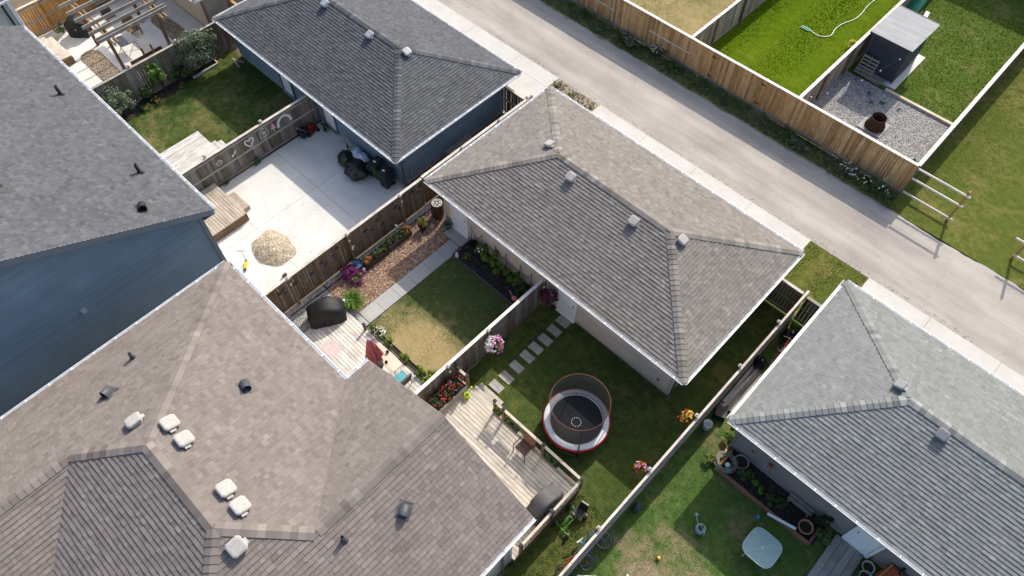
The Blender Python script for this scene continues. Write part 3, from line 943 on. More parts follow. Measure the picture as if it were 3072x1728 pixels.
def bm_of(m0, *a, **k):
    return lawn_mat(m0.name+'_blades', *a, blade=True, **k)
BL = {
 'B': bm_of(L_B, (0.032, 0.056, 0.014), (0.062, 0.092, 0.024), (0.185, 0.153, 0.068), 0.83, 1.12),
 'D': bm_of(L_D, (0.05, 0.074, 0.024), (0.088, 0.108, 0.038), (0.32, 0.25, 0.125), 0.9, 1.25, soil_lo=1.72, spot=SPOT),
 'E': bm_of(L_E, (0.038, 0.062, 0.016), (0.072, 0.098, 0.026), (0.17, 0.15, 0.05), 0.86, 1.15),
 'F': bm_of(L_F, (0.045, 0.09, 0.02), (0.09, 0.14, 0.034), (0.2, 0.17, 0.09), 0.92, 1.15, '#8d7c6c', 1.14, spot=(0.5, 7.0, 2.0, 1.7, 0.1)),
 'LUSH': bm_of(L_LUSH, (0.061, 0.109, 0.004), (0.098, 0.147, 0.007), (0.139, 0.168, 0.014), 0.88, 1.2),
 'MID': bm_of(L_MID, (0.056, 0.095, 0.014), (0.090, 0.131, 0.025), (0.180, 0.171, 0.063), 0.88, 1.15),
 'LANE': bm_of(L_LANE, (0.061, 0.084, 0.015), (0.107, 0.122, 0.028), (0.213, 0.176, 0.066), 0.86, 1.2),
 'TAN': bm_of(L_TAN, (0.14, 0.14, 0.05), (0.2, 0.18, 0.075), (0.3, 0.235, 0.12), 0.7, 1.0),
 'WEED': bm_of(L_WEED, (0.085, 0.12, 0.04), (0.16, 0.19, 0.07), (0.3, 0.26, 0.15), 0.85, 1.1)}
blades(rect(-32.0, -25.1, 3.9, 12.5), 15600, 0.04, 0.03, BL['B'], 'short grass on the lawn by the chalk-drawn fence', 1, holes=((-28.3, -25, 3, 7.8),))
blades(rect(-14.3, -9.97, 6.75, 11.4), 9100, 0.04, 0.03, BL['D'], 'thin grass on the shaded centre lawn', 2, 0.0)
blades(rect(-9.85, -2.1, 7.4, 12.5), 18200, 0.04, 0.03, BL['E'], 'grass around the trampoline', 4)
blades(rect(-3.5, -2.1, 3, 7.4), 5200, 0.04, 0.03, BL['E'], 'grass beside the slatted deck rail', 5)
blades(rect(-1.9, 4.0, 2.5, 12.5), 20800, 0.04, 0.03, BL['F'], 'patchy grass of the toy-strewn yard', 6, holes=((-0.5, 3.5, 11.45, 12.6), (3.85, 5, 10, 12.6)))
blades(rect(-14.3, -8.2, 28.5, 47), 26000, 0.06, 0.04, BL['LUSH'], 'lush grass of the bright lawn', 7)
blades(rect(-8.0, -2.1, 34.2, 47), 18200, 0.06, 0.04, BL['MID'], 'grass behind the shed', 8, holes=((-7.8, -5.5, 34.3, 37.8),))
blades(rect(-1.85, 14, 27.2, 44), 33800, 0.04, 0.03, BL['LANE'], 'mown grass beside the lane posts', 9)
blades(rect(-24, -14.5, 28.5, 37), 18200, 0.04, 0.03, BL['TAN'], 'bleached grass beyond the lane fence', 10)
blades(rect(-3.45, -0.7, 19.6, 22.95), 4550, 0.04, 0.03, BL['LANE'], 'sunlit grass between two garages', 11)
blades(rect(-24.5, -2.0, 27.12, 28.2), 16000, 0.2, 0.06, BL['WEED'], 'long weeds along the lane fence', 12)
blades(rect(-18.4, -15.8, 20.5, 22.95), 900, 0.1, 0.05, BL['LANE'], 'sparse dry weeds on the dirt patch', 13)
# ------------------------------------------------------------------ garages
cg, cg_roof, cgp = garage('garage', 'warm grey shingled hip-roof garage in the middle, beige siding', -16.0, -3.57, 12.64, 19.4,
    -16.55, -2.96, 11.98, 19.98, 2.75, 0.385, SH_GREY, W_BEIGE, 101, [(-15.47, -14.62, True), (-9.2, -8.38, True)])
bgar, bg_roof, bgp = garage('garage', 'dark slate shingled garage with navy siding, upper left', -31.8, -18.92, 12.64, 19.3,
    -32.3, -18.3, 11.98, 20.05, 2.42, 0.385, SH_SLATE, W_BLUE, 202, [(-27.95, -27.1, True), (-24.55, -23.7, True)], trim=FASC_BLUE)
rgar, rg_roof, rgp = garage('garage', 'pale grey shingled garage at the right edge, grey siding', -0.66, 12.0, 12.64, 19.3,
    -1.22, 12.5, 11.93, 19.95, 2.75, 0.37, SH_PALE, W_GREY, 303, [(4.15, 5.0, False)], expo_walls=('front', 'left'))
pgar, pg_roof, pgp = garage('garage', 'sand coloured garage corner behind the pergola at the top edge', -47, -34.45, 12.64, 19.3,
    -47.6, -33.88, 12.03, 20.0, 2.5, 0.38, SH_TAUPE, W_SAND, 404, [], expo_walls=('front', 'right'))
for (x, y, k) in ((-13.26, 16.25, 'l'), (-11.45, 15.5, 'f'), (-8.28, 15.5, 'f'), (-6.45, 16.05, 'r')):
    box_vent(cg_roof, on(cgp[k], x, y), cgp[k].n, (1, 0, 0), M_ventw, M_ventw)
for (x, y, k) in ((-27.3, 15.7, 'f'), (-24.0, 15.7, 'f'), (-21.95, 16.1, 'r')):
    box_vent(bg_roof, on(bgp[k], x, y), bgp[k].n, (1, 0, 0), M_ventg, M_ventg)
for (x, y, k) in ((2.35, 16.25, 'l'), (4.11, 15.6, 'f')):
    box_vent(rg_roof, on(rgp[k], x, y), rgp[k].n, (1, 0, 0), mat('vent_dusk', (0.16, 0.165, 0.18), (0.2, 0.2, 0.215), 10, 0.5), M_ventg)
downspout(bgar, -18.85, 12.75, 0.02, 2.3, FASC_BLUE)
downspout(bgar, -18.85, 13.15, 0.02, 1.0, M_ventg, 0.05)
downspout(cg, -3.5, 12.72, 0.02, 2.6, mat('downspout_brown', (0.12, 0.09, 0.07), (0.14, 0.1, 0.08), 4, 0.6))
downspout(pgar, -34.38, 12.58, 0.02, 2.35, mat('downspout_rust', (0.2, 0.1, 0.045), (0.24, 0.12, 0.055), 4, 0.6))
for th_, x, z in ((cg, -4.15, 0.62), (rgar, 0.1, 0.9), (bgar, -30.9, 0.6)):
    b = MB(); b.box((x, 12.605, z), (0.1, 0.03, 0.13)); b.build('outlet_box', M_metal, th_)

# ------------------------------------------------------------------ the taupe duplex (lower left)
def duplex():
    th = thing('house', (-9.98, -1.7, 0), 'taupe shingled two-storey duplex house filling the lower left', 'house')
    S_ = 0.42; ze = 5.5
    xl, xr, yr, yw, xj, yc = -16.70, -3.27, 3.45, 4.42, -10.31, -1.72
    xc = (xl+xr)/2
    d = yr-yc; zr = ze+S_*d
    P1 = (xl+d, yc, zr); P2 = (xr-d, yc, zr)
    hw = (xr-xj)/2; xw = xr-hw; zw = ze+S_*hw
    P3 = (xw, yr-hw, zw); P4 = (xw, yw, zw)
    def rot(p): return (2*xc-p[0], 2*yc-p[1], p[2])
    e = lambda x, y: (x, y, ze)
    rear = Plane([e(xj, yr), e(xl, yr), P1, P2, P3])
    wl = Plane([e(xj, yw), e(xj, yr), P3, P4])
    right = Plane([e(xr, 2*yc-yr), e(xr, yw), P4, P3, P2], [[e(xr, yr-hw), e(xr, yw), P4, P3], [e(xr, 2*yc-yr), e(xr, yr-hw), P3, P2]])
    front = Plane([rot(p) for p in [e(xj, yr), e(xl, yr), P1, P2, P3]])
    fw = Plane([rot(p) for p in [e(xj, yw), e(xj, yr), P3, P4]])
    left = Plane([rot(e(xr, 2*yc-yr)), rot(e(xr, yw)), rot(P4), rot(P3), rot(P2)],
                 [[rot(p) for p in [e(xr, yr-hw), e(xr, yw), P4, P3]], [rot(p) for p in [e(xr, 2*yc-yr), e(xr, yr-hw), P3, P2]]])
    planes = [rear, wl, right, front, fw, left]
    roof = roof_deck(planes, th, M_pitch)
    shingle_roof(roof, planes, SH_TAUPE, 555)
    up = Vector((0, 0, 1))
    ridge_caps(roof, e(xl, yr), P1, rear.n, left.n, SH_TAUPE, 1)
    ridge_caps(roof, P1, P2, rear.n, front.n, SH_TAUPE, 2)
    ridge_caps(roof, P3, P2, rear.n, right.n, SH_TAUPE, 3)
    ridge_caps(roof, P4, P3, wl.n, right.n, SH_TAUPE, 4)
    ridge_caps(roof, rot(P3), rot(P2), front.n, left.n, SH_TAUPE, 5)
    ridge_caps(roof, rot(P4), rot(P3), fw.n, left.n, SH_TAUPE, 6)
    ridge_caps(roof, rot(e(xl, yr)), rot(P1), front.n, right.n, SH_TAUPE, 7)
    # vents
    side = (0.7, -0.7, 0)
    for x, y, pl in ((-12.55, -1.62, left), (-11.75, -1.02, rear), (-11.08, -1.0, rear), (-9.15, -1.0, rear), (-8.52, -1.0, rear), (-7.78, -1.6, right)):
        box_vent(roof, on(pl, x, y), pl.n, (1, 0, 0) if pl is rear else (0, 1, 0), M_ventw, M_ventw, 0.4, 0.2)
    hood_vent(roof, on(left, -14.45, -1.75), left.n, (0.5, -1, 0), M_ventd); hood_vent(roof, on(rear, -11.75, 1.1), rear.n, (1, -0.3, 0), M_ventd)
    hood_vent(roof, on(right, -5.72, 1.95), right.n, (0.6, -1, 0), M_ventd)
    pipe_vent(roof, on(right, -6.2, 0.35), right.n, M_ventd); pipe_vent(roof, on(left, -15.25, -0.66), left.n, M_ventd)
    # walls
    zs = ze-0.17
    x0, x1, y0, y1 = -16.2, -3.72, -6.9, 2.95
    wall = wall_box(th, x0, x1, y0, y1, 0, zs, W_BEIGE)
    wing = wall_box(th, -9.85, x1-0.002, y1-0.01, 3.95, 0, zs, W_BEIGE, 'wing_wall')
    fwing = wall_box(th, x0+0.002, 2*xc+9.85, -7.4, y0+0.01, 0, zs, W_BEIGE, 'wing_wall')
    b = MB()
    b.add([(-9.85, 3.95, zs), (x1, 3.95, zs), (xw, 3.95, zw-0.2), (-9.85, 3.6, zs), (x1, 3.6, zs), (xw, 3.6, zw-0.2)], [(1, 0, 2), (3, 4, 5), (0, 3, 5, 2), (4, 1, 2, 5)])
    b.build('gable_wall', W_BEIGE, th)
    siding(wing, (x1, y0), (x1, 3.95), 0.2, lambda t: zs, (1, 0, 0), W_BEIGE, 0.15)
    f = MB()
    for p, q, o in ((e(xj, yr), e(xl, yr), (0, 1, 0)), (e(xl, yr), e(xl, 2*yc-yw), (-1, 0, 0)), (e(xj, yr), e(xj, yw), (-1, 0, 0)), (e(xr, 2*yc-yr), e(xr, yw), (1, 0, 0)), (P4, e(xj, yw), (0, 1, 0)), (P4, e(xr, yw), (0, 1, 0))):
        o = Vector(o)*0.012; z = Vector((0, 0, -0.1))
        f.beam(Vector(p)+o*-1+z, Vector(q)-o+z, 0.02, 0.17)
    f.build('fascia', M_white, th)
    f = MB()
    for r_ in (rect(xl+0.03, xj, y1+0.002, yr-0.03), rect(xl+0.03, x0-0.002, -7.3, y1), rect(x1+0.002, xr-0.03, -6.9, yw-0.03), rect(xj+0.03, -9.853, yr, yw-0.03)):
        f.poly([(x, y, zs) for x, y in r_])
    f.build('soffit', M_white, th)
    zg = ze+0.015
    gutter(th, (xj, yr, zg), (xl, yr, zg), (0, 1, 0), M_white, M_dark)
    gutter(th, (xl, yr, zg), (xl, 2*yc-yw, zg), (-1, 0, 0), M_white, M_dark)
    gutter(th, (xj, yr+0.12, zg), (xj, yw, zg), (-1, 0, 0), M_white, M_dark)
    gutter(th, (xr, 2*yc-yr, zg), (xr, yw, zg), (1, 0, 0), M_white, M_dark)
    downspout(th, x1+0.06, 3.55, 0.02, 5.3, mat('downspout_grey', (0.16, 0.15, 0.15), (0.2, 0.19, 0.19), 4, 0.6), 0.08)
    for cx, cy in ((x1, 3.95), (-9.85, 3.95), (x0, y1)):
        c = MB(); c.box((cx, cy, zs/2), (0.1, 0.1, zs-0.02)); c.build('corner_trim', M_white, th)
    # patio doors under the eave
    for xa in (-13.6, -7.6):
        yy = y1 if xa < -10 else 3.95
        b = MB(); b.box((xa, yy+0.03, 1.35), (1.8, 0.06, 2.05)); dd = b.build('patio_door', M_white, th)
        for k in (-0.44, 0.44):
            b = MB(); b.box((xa+k, yy+0.065, 1.35), (0.74, 0.02, 1.85)); b.build('pane', mat('glass_dark', (0.03, 0.04, 0.05), (0.04, 0.05, 0.06), 2, 0.08, 0.6), dd)
    return th
duplex()

# ------------------------------------------------------------------ the navy house (left)
def navy():
    th = thing('house', (-26.3, -2.3, 0), 'navy sided house with slate grey gable roof at the left edge', 'house')
    x1, x0, ye, yf, ze, yr, S_ = -18.85, -33.35, 4.42, -9.0, 5.62, -2.3, 0.505
    zr = ze+(ye-yr)*S_
    rear = Plane([(x1, ye, ze), (x0, ye, ze), (x0, yr, zr), (x1, yr, zr)])
    front = Plane([(x0, yf, ze), (x1, yf, ze), (x1, yr, zr), (x0, yr, zr)])
    roof = roof_deck([rear, front], th, M_pitch)
    shingle_roof(roof, [rear, front], SH_SLATE, 777)
    ridge_caps(roof, (x0, yr, zr), (x1, yr, zr), rear.n, front.n, SH_SLATE, 9)
    for x, y, k in ((-27.5, 3.45, 'p'), (-21.72, 3.45, 'p'), (-22.4, -0.36, 'p'), (-19.75, 2.55, 'h'), (-21.8, -0.9, 'h')):
        if k == 'p': pipe_vent(roof, on(rear, x, y), rear.n, M_dark, 0.055, 0.5)
        else: hood_vent(roof, on(rear, x, y), rear.n, (1, -0.4, 0), M_dark)
    wx1, wx0, wy1, wy0 = -19.28, -32.9, 3.95, -8.5
    zs = ze-0.2
    wall = wall_box(th, wx0, wx1, wy0, wy1, 0, zs, W_BLUE)
    b = MB()
    zp = ze+(ye-yr)*S_-0.2
    def zrf(y): return ze+(ye-y)*S_-0.16 if y > yr else ze+(y-yf)*S_-0.16
    for xx in (wx1, wx0):
        pts = [(xx, wy0, zs), (xx, wy1, zs), (xx, wy1, zrf(wy1)), (xx, yr, zrf(yr)), (xx, wy0, zrf(wy0))]
        b.poly(pts if xx == wx1 else pts[::-1])
    b.build('gable_wall', W_BLUE, th)
    siding(wall, (wx1, wy0), (wx1, wy1-0.06), 0.2, lambda t: zrf(wy0+t)-0.02, (1, 0, 0), W_BLUE, 0.13)
    c = MB(); c.box((wx1+0.01, wy1, zs/2+0.1), (0.14, 0.14, zs)); c.build('corner_trim', FASC_BLUE, th)
    c = MB(); c.box((wx1-0.16, wy1+0.06, zs/2), (0.09, 0.08, zs)); c.build('downspout', M_white, th)
    f = MB()
    for sgn, ya in ((1, ye), (-1, yf)):
        for xx in (x1-0.014, x0+0.014):
            f = MB(); f.beam((xx, ya, ze-0.12), (xx, yr, zr-0.12), 0.025, 0.24); f.build('bargeboard', FASC_BLUE, th)
    f = MB(); f.poly([(wx1+0.003, ye, ze-0.24), (x1-0.03, ye, ze-0.24), (x1-0.03, yr, zr-0.24), (wx1+0.003, yr, zr-0.24)])
    f.poly([(wx0, wy1+0.003, zs), (x1, wy1+0.003, zs), (x1, ye-0.03, zs), (wx0, ye-0.03, zs)])
    f.build('soffit', FASC_BLUE, th)
    f = MB(); f.box(((x0+x1)/2, ye-0.012, ze-0.1), (x1-x0, 0.02, 0.18)); f.build('fascia', M_white, th)
    gutter(th, (x1-0.02, ye, ze+0.015), (x0, ye, ze+0.015), (0, 1, 0), M_white, M_dark)
    b = MB(); b.box((wx1+0.06, -0.92, 4.6), (0.1, 0.16, 0.16)); b.add([(wx1+0.03, -1.02, 4.72), (wx1+0.16, -1.02, 4.66), (wx1+0.16, -0.82, 4.66), (wx1+0.03, -0.82, 4.72)], [(0, 1, 2, 3)])
    b.build('dryer_vent', M_ventg, th)
    for xa in (-29.5, -22.6):
        b = MB(); b.box((xa, wy1+0.03, 1.5), (0.95, 0.06, 2.05)); b.build('door', M_white, th)
navy()

def pale_house():
    th = thing('house', (-41, -1, 0), 'pale stucco house corner at the top left edge', 'house')
    wall = wall_box(th, -47, -36.0, -6, 4.85, 0, 5.45, W_PALE)
    c = MB(); c.box((-36.0, 4.85, 2.7), (0.16, 0.16, 5.4)); c.build('corner_trim', M_white, th)
    c = MB(); c.box((-35.9, 4.55, 2.7), (0.1, 0.08, 5.4)); c.build('downspout', M_dark, th)
    pr, pl = Plane([(-35.55, -6.5, 5.6), (-35.55, 5.3, 5.6), (-41, 5.3, 8.2), (-41, -6.5, 8.2)]), Plane([(-46.5, 5.3, 5.6), (-46.5, -6.5, 5.6), (-41, -6.5, 8.2), (-41, 5.3, 8.2)])
    roof = roof_deck([pr, pl], th, M_pitch)
    shingle_roof(roof, [pr], SH_SLATE, 888, count=60)
    gutter(th, (-35.55, -6.5, 5.62), (-35.55, 5.3, 5.62), (1, 0, 0), M_white, M_dark)
    f = MB(); f.poly([(-36.0, -6.2, 5.46), (-35.58, -6.2, 5.46), (-35.58, 5.25, 5.46), (-36.0, 5.25, 5.46)]); f.build('soffit', M_white, th)
    b = MB(); b.add([(-36.0, 4.85, 5.45), (-46, 4.85, 5.45), (-41, 4.85, 8.0)], [(0, 1, 2)]); b.build('gable_wall', W_PALE, th)
pale_house()

def far_house():
    """the house behind the shed yard; it throws the shade on the far lawn"""
    th = thing('house', (-5.0, 55, 0), 'grey house behind the shed lawn, just past the top edge', 'house')
    wall = wall_box(th, -8.7, 0.5, 50.3, 60.7, 0, 5.4, W_GREY)
    h = 4.9
    x0, x1, y0, y1, ze = -9.2, 1.0, 49.8, 61.2, 5.5
    zr = ze+5.1*0.45
    A, B_, C_, D_ = (x0, y0, ze), (x1, y0, ze), (x1, y1, ze), (x0, y1, ze)
    r0, r1 = (-4.1, y0+5.1, zr), (-4.1, y1-5.1, zr)
    ps = [Plane([A, B_, r0]), Plane([B_, C_, r1, r0]), Plane([C_, D_, r1]), Plane([D_, A, r0, r1])]
    roof = roof_deck(ps, th, SH_SLATE)
    gutter(th, (x0, y0, ze), (x1, y0, ze), (0, -1, 0), M_white, M_dark)
    for xa in (-7.0, -2.5):
        b = MB(); b.box((xa, 50.28, 3.8), (1.4, 0.08, 1.2)); w = b.build('window', M_white, th)
        b = MB(); b.box((xa, 50.23, 3.8), (1.2, 0.03, 1.0)); b.build('pane', MATS['glass_dark'], w)
far_house()

# ------------------------------------------------------------------ fences
WD_GREY = wood('fence_weathered', (0.11, 0.085, 0.062), (0.19, 0.15, 0.112), (0.28, 0.23, 0.175), 'z', 0.32, grey=(0.2, 0.178, 0.155))
WD_SLAT = wood('fence_slats', (0.2, 0.165, 0.125), (0.32, 0.27, 0.21), (0.42, 0.37, 0.3), 'z', 0.5)
WD_BROWN = wood('fence_brown', (0.1, 0.064, 0.038), (0.17, 0.112, 0.068), (0.25, 0.175, 0.115), 'z', 0.25, grey=(0.15, 0.12, 0.095))
WD_TAN = wood('fence_tan', (0.29, 0.155, 0.06), (0.46, 0.265, 0.11), (0.6, 0.385, 0.185), 'z', 0.33, grey=(0.4, 0.265, 0.14))
WD_GOLD = wood('fence_gold', (0.3, 0.14, 0.035), (0.42, 0.21, 0.055), (0.5, 0.27, 0.08), 'z', 0.12)
WD_NEW = wood('gate_cedar', (0.3, 0.15, 0.055), (0.4, 0.22, 0.09), (0.48, 0.29, 0.13), 'z', 0.12)
WD_CAP = mat('cap_bleached', (0.4, 0.36, 0.31), (0.58, 0.53, 0.47), 2.5, 0.85, 0.2, 0, 'obj', (1, 1, 1), 0.08)
WD_CAPW = mat('cap_whitened', (0.6, 0.55, 0.5), (0.74, 0.69, 0.63), 2.0, 0.85, 0.2, 0, 'obj', (1, 1, 1), 0.05)
WD_RAIL = wood('rail_grey', (0.24, 0.215, 0.18), (0.33, 0.3, 0.26), (0.42, 0.38, 0.33), 'y', 0.15)
WD_RAILX = wood('rail_grey_x', (0.2, 0.18, 0.15), (0.28, 0.255, 0.22), (0.36, 0.33, 0.285), 'x', 0.15)
WD_POST = wood('post_brown', (0.13, 0.078, 0.042), (0.2, 0.125, 0.07), (0.27, 0.18, 0.11), 'z', 0.15)
WD_PCAP = mat('post_cap_grey', (0.3, 0.28, 0.25), (0.42, 0.4, 0.36), 9, 0.8, kind='obj', jit=0.15)

def fence(label, a, b, h, mboard, mcap, rails=1, posts=(), capw=0.13, bw=0.14, post_side=1, post_h=0.12, caps=True, group='board fences between the yards', name='board_fence',
          rail_z=(0.25, 0.95, 1.68), mpost=None, gaps=(), gap_m=None, capseg=2.44, pcap=True, cutz=0.05):
    """board fence from a to b; rails on side +1 (left of a>b) or -1; posts = distances along; every board a part"""
    a = Vector((a[0], a[1], 0)); b = Vector((b[0], b[1], 0)); d = (b-a).normalized(); L = (b-a).length
    side = Vector((-d.y, d.x, 0))
    ang = math.atan2(d.y, d.x)
    th = thing(name, ((a.x+b.x)/2, (a.y+b.y)/2, 0), label, 'fence', group)
    rg = random.Random(int(abs(a.x*31+a.y*7+b.y*3)*10))
    meshes = []
    for k in range(4):
        mb = MB(); w = bw-(0.003, 0.006, 0.009, 0.004)[k]; t = 0.018+0.003*(k % 2); hh = h-cutz-0.006*k
        mb.box((0, 0, hh/2), (w, t, hh))
        meshes.append(mb.mesh('board'))
    alt = []
    if gap_m is not None:
        alt = [m_.copy() for m_ in meshes]
        for m_ in alt: m_.materials.append(gap_m)
    for m_ in meshes: m_.materials.append(mboard)
    n = int(L/bw)
    for i in range(n):
        t = (i+0.5)*L/n
        p = a+d*t+side*rg.uniform(-0.004, 0.004)
        if not in_view((p.x, p.y, 1), 1.5): continue
        use = alt if (alt and any(g0 <= t <= g1 for g0, g1 in gaps)) else meshes
        put('board', use[rg.randrange(4)], th, (p.x, p.y, cutz), (0, 0, ang+rg.uniform(-0.01, 0.01)))
    mr = WD_RAIL if abs(d.y) > abs(d.x) else WD_RAILX
    if rails:
        for z in rail_z:
            s = MB(); o = side*(rails*0.035)
            s.beam(a+o+Vector((0, 0, z)), b+o+Vector((0, 0, z)), 0.04, 0.09); s.build('rail', mr, th)
    if caps:
        k = max(1, round(L/capseg))
        for i in range(k):
            if not in_view(a+d*((i+0.5)*L/k)+Vector((0, 0, h)), 1.5): continue
            s = MB(); z = Vector((0, 0, h+0.015+rg.uniform(-0.006, 0.012)))
            s.beam(a+d*(i*L/k+0.004)+z, a+d*((i+1)*L/k-0.004)+z, capw, 0.032); s.build('cap_board', mcap, th)
    for t in posts:
        p = a+d*t+side*(post_side*0.068)
        s = MB(); s.box((p.x, p.y, (h+post_h)/2), (0.092, 0.092, h+post_h)); po = s.build('post', mpost or WD_POST, th)
        if pcap:
            s = MB(); z = h+post_h
            s.box((p.x, p.y, z+0.012), (0.14, 0.14, 0.025)); s.add([(p.x+i*0.06, p.y+j*0.06, z+0.025) for i, j in ((-1, -1), (1, -1), (1, 1), (-1, 1))]+[(p.x, p.y, z+0.075)], [(0, 1, 4), (1, 2, 4), (2, 3, 4), (3, 0, 4)])
            s.build('post_cap', WD_PCAP, po)
    return th

# fences across the row of yards
f_perg = fence('dark weathered fence between pergola patio and shrub bed', (-32.72, 4.4), (-32.72, 12.6), 1.83, WD_GREY, WD_RAIL, rails=1, posts=(0.3, 3.0, 5.6, 8.1), post_side=1, pcap=True)
f_chalk = fence('weathered fence with chalk drawings beside the concrete pad', (-25.04, 4.0), (-25.04, 12.6), 1.83, WD_GREY, WD_CAP, rails=-1, posts=(2.65, 5.65), post_side=1, rail_z=(0.12, 0.92, 1.7))
f_spot = fence('brown fence with dark painted spots along the bark bed', (-17.3, -2.0), (-17.3, 12.5), 1.83, WD_BROWN, WD_CAP, rails=0, posts=(1.3, 4.3, 7.3, 10.3, 13.2), post_side=-1, post_h=0.05, mpost=wood('post_tan', (0.16, 0.095, 0.05), (0.23, 0.145, 0.08), (0.3, 0.2, 0.125), 'z', 0.1))
fence('brown fence section beside the navy garage, past the rain barrel', (-17.34, 12.55), (-17.34, 19.7), 1.83, WD_BROWN, WD_CAP, rails=0, posts=(2.4, 4.8, 7.0), post_side=-1, post_h=0.08)
f_mid = fence('grey-brown fence between dry lawn and trampoline yard', (-9.92, 4.1), (-9.92, 12.55), 1.83, WD_GREY, WD_CAPW, rails=0, posts=(2.95, 5.05, 8.2), post_side=-1, post_h=0.05)
f_right = fence('long pale-capped fence along the right side of the trampoline yard', (-2.01, -4.5), (-2.01, 19.2), 1.83, WD_BROWN, WD_CAP, rails=-1, capw=0.085, posts=(1.2, 10.9, 13.6, 16.3, 19.0, 21.6), post_side=1, mpost=WD_GREY)
# side gates
fence('short shaded gate fence joining the middle garage to the long fence', (-3.5, 19.0), (-2.1, 19.0), 1.75, WD_BROWN, WD_CAP, rails=-1, posts=(), name='side_gate', group='side gates between garages')
fence('short shaded gate fence joining the long fence to the pale garage', (-1.9, 19.0), (-0.7, 19.0), 1.7, WD_GREY, WD_RAILX, rails=-1, posts=(), name='side_gate', group='side gates between garages')
fence('short brown gate fence between navy garage and middle garage', (-18.85, 19.3), (-17.45, 19.3), 1.75, WD_BROWN, WD_CAP, rails=-1, posts=(1.45,), name='side_gate', group='side gates between garages')
fence('reddish slatted gate between the sand and navy garages', (-34.3, 13.9), (-32.8, 13.9), 1.75, WD_NEW, WD_TAN, rails=-1, posts=(), name='side_gate', group='side gates between garages')
fence('golden new fence at the far left of the pergola patio', (-40.9, 3.5), (-40.9, 12.4), 1.83, WD_GOLD, WD_CAP, rails=-1, posts=(1.2, 3.2, 5.6, 8.0), post_side=-1, mpost=WD_GOLD, pcap=False, post_h=0.0)
# beyond the lane
fence('long tan board fence along the far side of the lane', (-26.0, 28.28), (-1.97, 28.28), 1.88, WD_TAN, WD_CAPW, rails=1, posts=(6.6, 9.2, 11.6, 13.2, 16.1, 18.0, 21, 23.9), post_side=1, post_h=-0.06, pcap=False, capw=0.15,
      gaps=((13.15, 13.45), (16.0, 16.3)), gap_m=WD_NEW, group='fences beyond the lane', name='lane_fence')
fence('divider fence between bleached lawn and bright green lawn', (-14.38, 28.4), (-14.38, 44), 1.8, WD_SLAT, WD_CAPW, rails=-1, posts=(2.3, 5.0, 8, 11), post_side=-1, pcap=False, post_h=-0.05, capw=0.15, group='fences beyond the lane', rail_z=(0.1, 1.7))
fence('divider fence behind the shed and gravel square', (-8.1, 28.4), (-8.1, 46), 1.8, WD_SLAT, WD_CAPW, rails=-1, posts=(2.6, 5.2), post_side=-1, pcap=False, post_h=-0.05, capw=0.16, group='fences beyond the lane', rail_z=(0.08, 1.7))
fence('white-capped fence at the right side of the shed lawn', (-1.99, 28.4), (-1.99, 46), 1.8, WD_GREY, WD_CAPW, rails=1, posts=(2.6, 5.2, 7.8), post_side=1, pcap=False, post_h=-0.05, capw=0.17, group='fences beyond the lane', rail_z=(0.1, 1.7))
# pale boards nailed on the lane fence
def add_part(parent, name, m, *boxes):
    b = MB()
    for c, d in boxes: b.box(c, d)
    return b.build(name, m, parent)
lf = bpy.data.objects['lane_fence']
add_part(lf, 'nailed_board', WD_CAP, ((-15.5, 28.245, 1.0), (2.65, 0.03, 0.07)))
add_part(lf, 'kickboard', WD_RAILX, ((-13.98, 28.24, 0.12), (24.0, 0.035, 0.18)))
add_part(lf, 'nailed_board', WD_CAP, ((-20.3, 28.245, 1.0), (2.2, 0.03, 0.07)))
for x in (-12.82, -9.93):
    for z in (0.4, 1.55):
        add_part(lf, 'hinge', M_dark, ((x, 28.255, z), (0.22, 0.02, 0.04)), ((x-0.1, 28.255, z), (0.05, 0.02, 0.12)))
for x in (-6.4, -3.5, -19.35):
    add_part(lf, 'pale_batten', WD_CAPW, ((x, 28.258, 0.95), (0.018, 0.012, 1.75)))

def post_rails(label, x, z, rails, group='unfinished fence posts by the lane'):
    th = thing('fence_post', (x, 28.3, 0), label, 'fence post', group)
    b = MB(); b.box((x, 28.3, z/2), (0.1, 0.1, z)); b.build('post', WD_NEW, th)
    for x0, x1, zz in rails:
        b = MB(); b.box(((x0+x1)/2, 28.225, zz), (x1-x0, 0.045, 0.09)); b.build('rail', WD_CAPW, th)
post_rails('orange-brown post with three pale rails at the end of the tan fence', 0.33, 2.0, ((-1.9, 0.5, 1.78), (-1.9, 0.5, 1.15), (-1.9, 0.5, 0.25)))
post_rails('second orange-brown post with pale rails at the right frame edge', 3.35, 2.0, ((2.9, 5.6, 1.15), (3.3, 5.6, 0.3)))

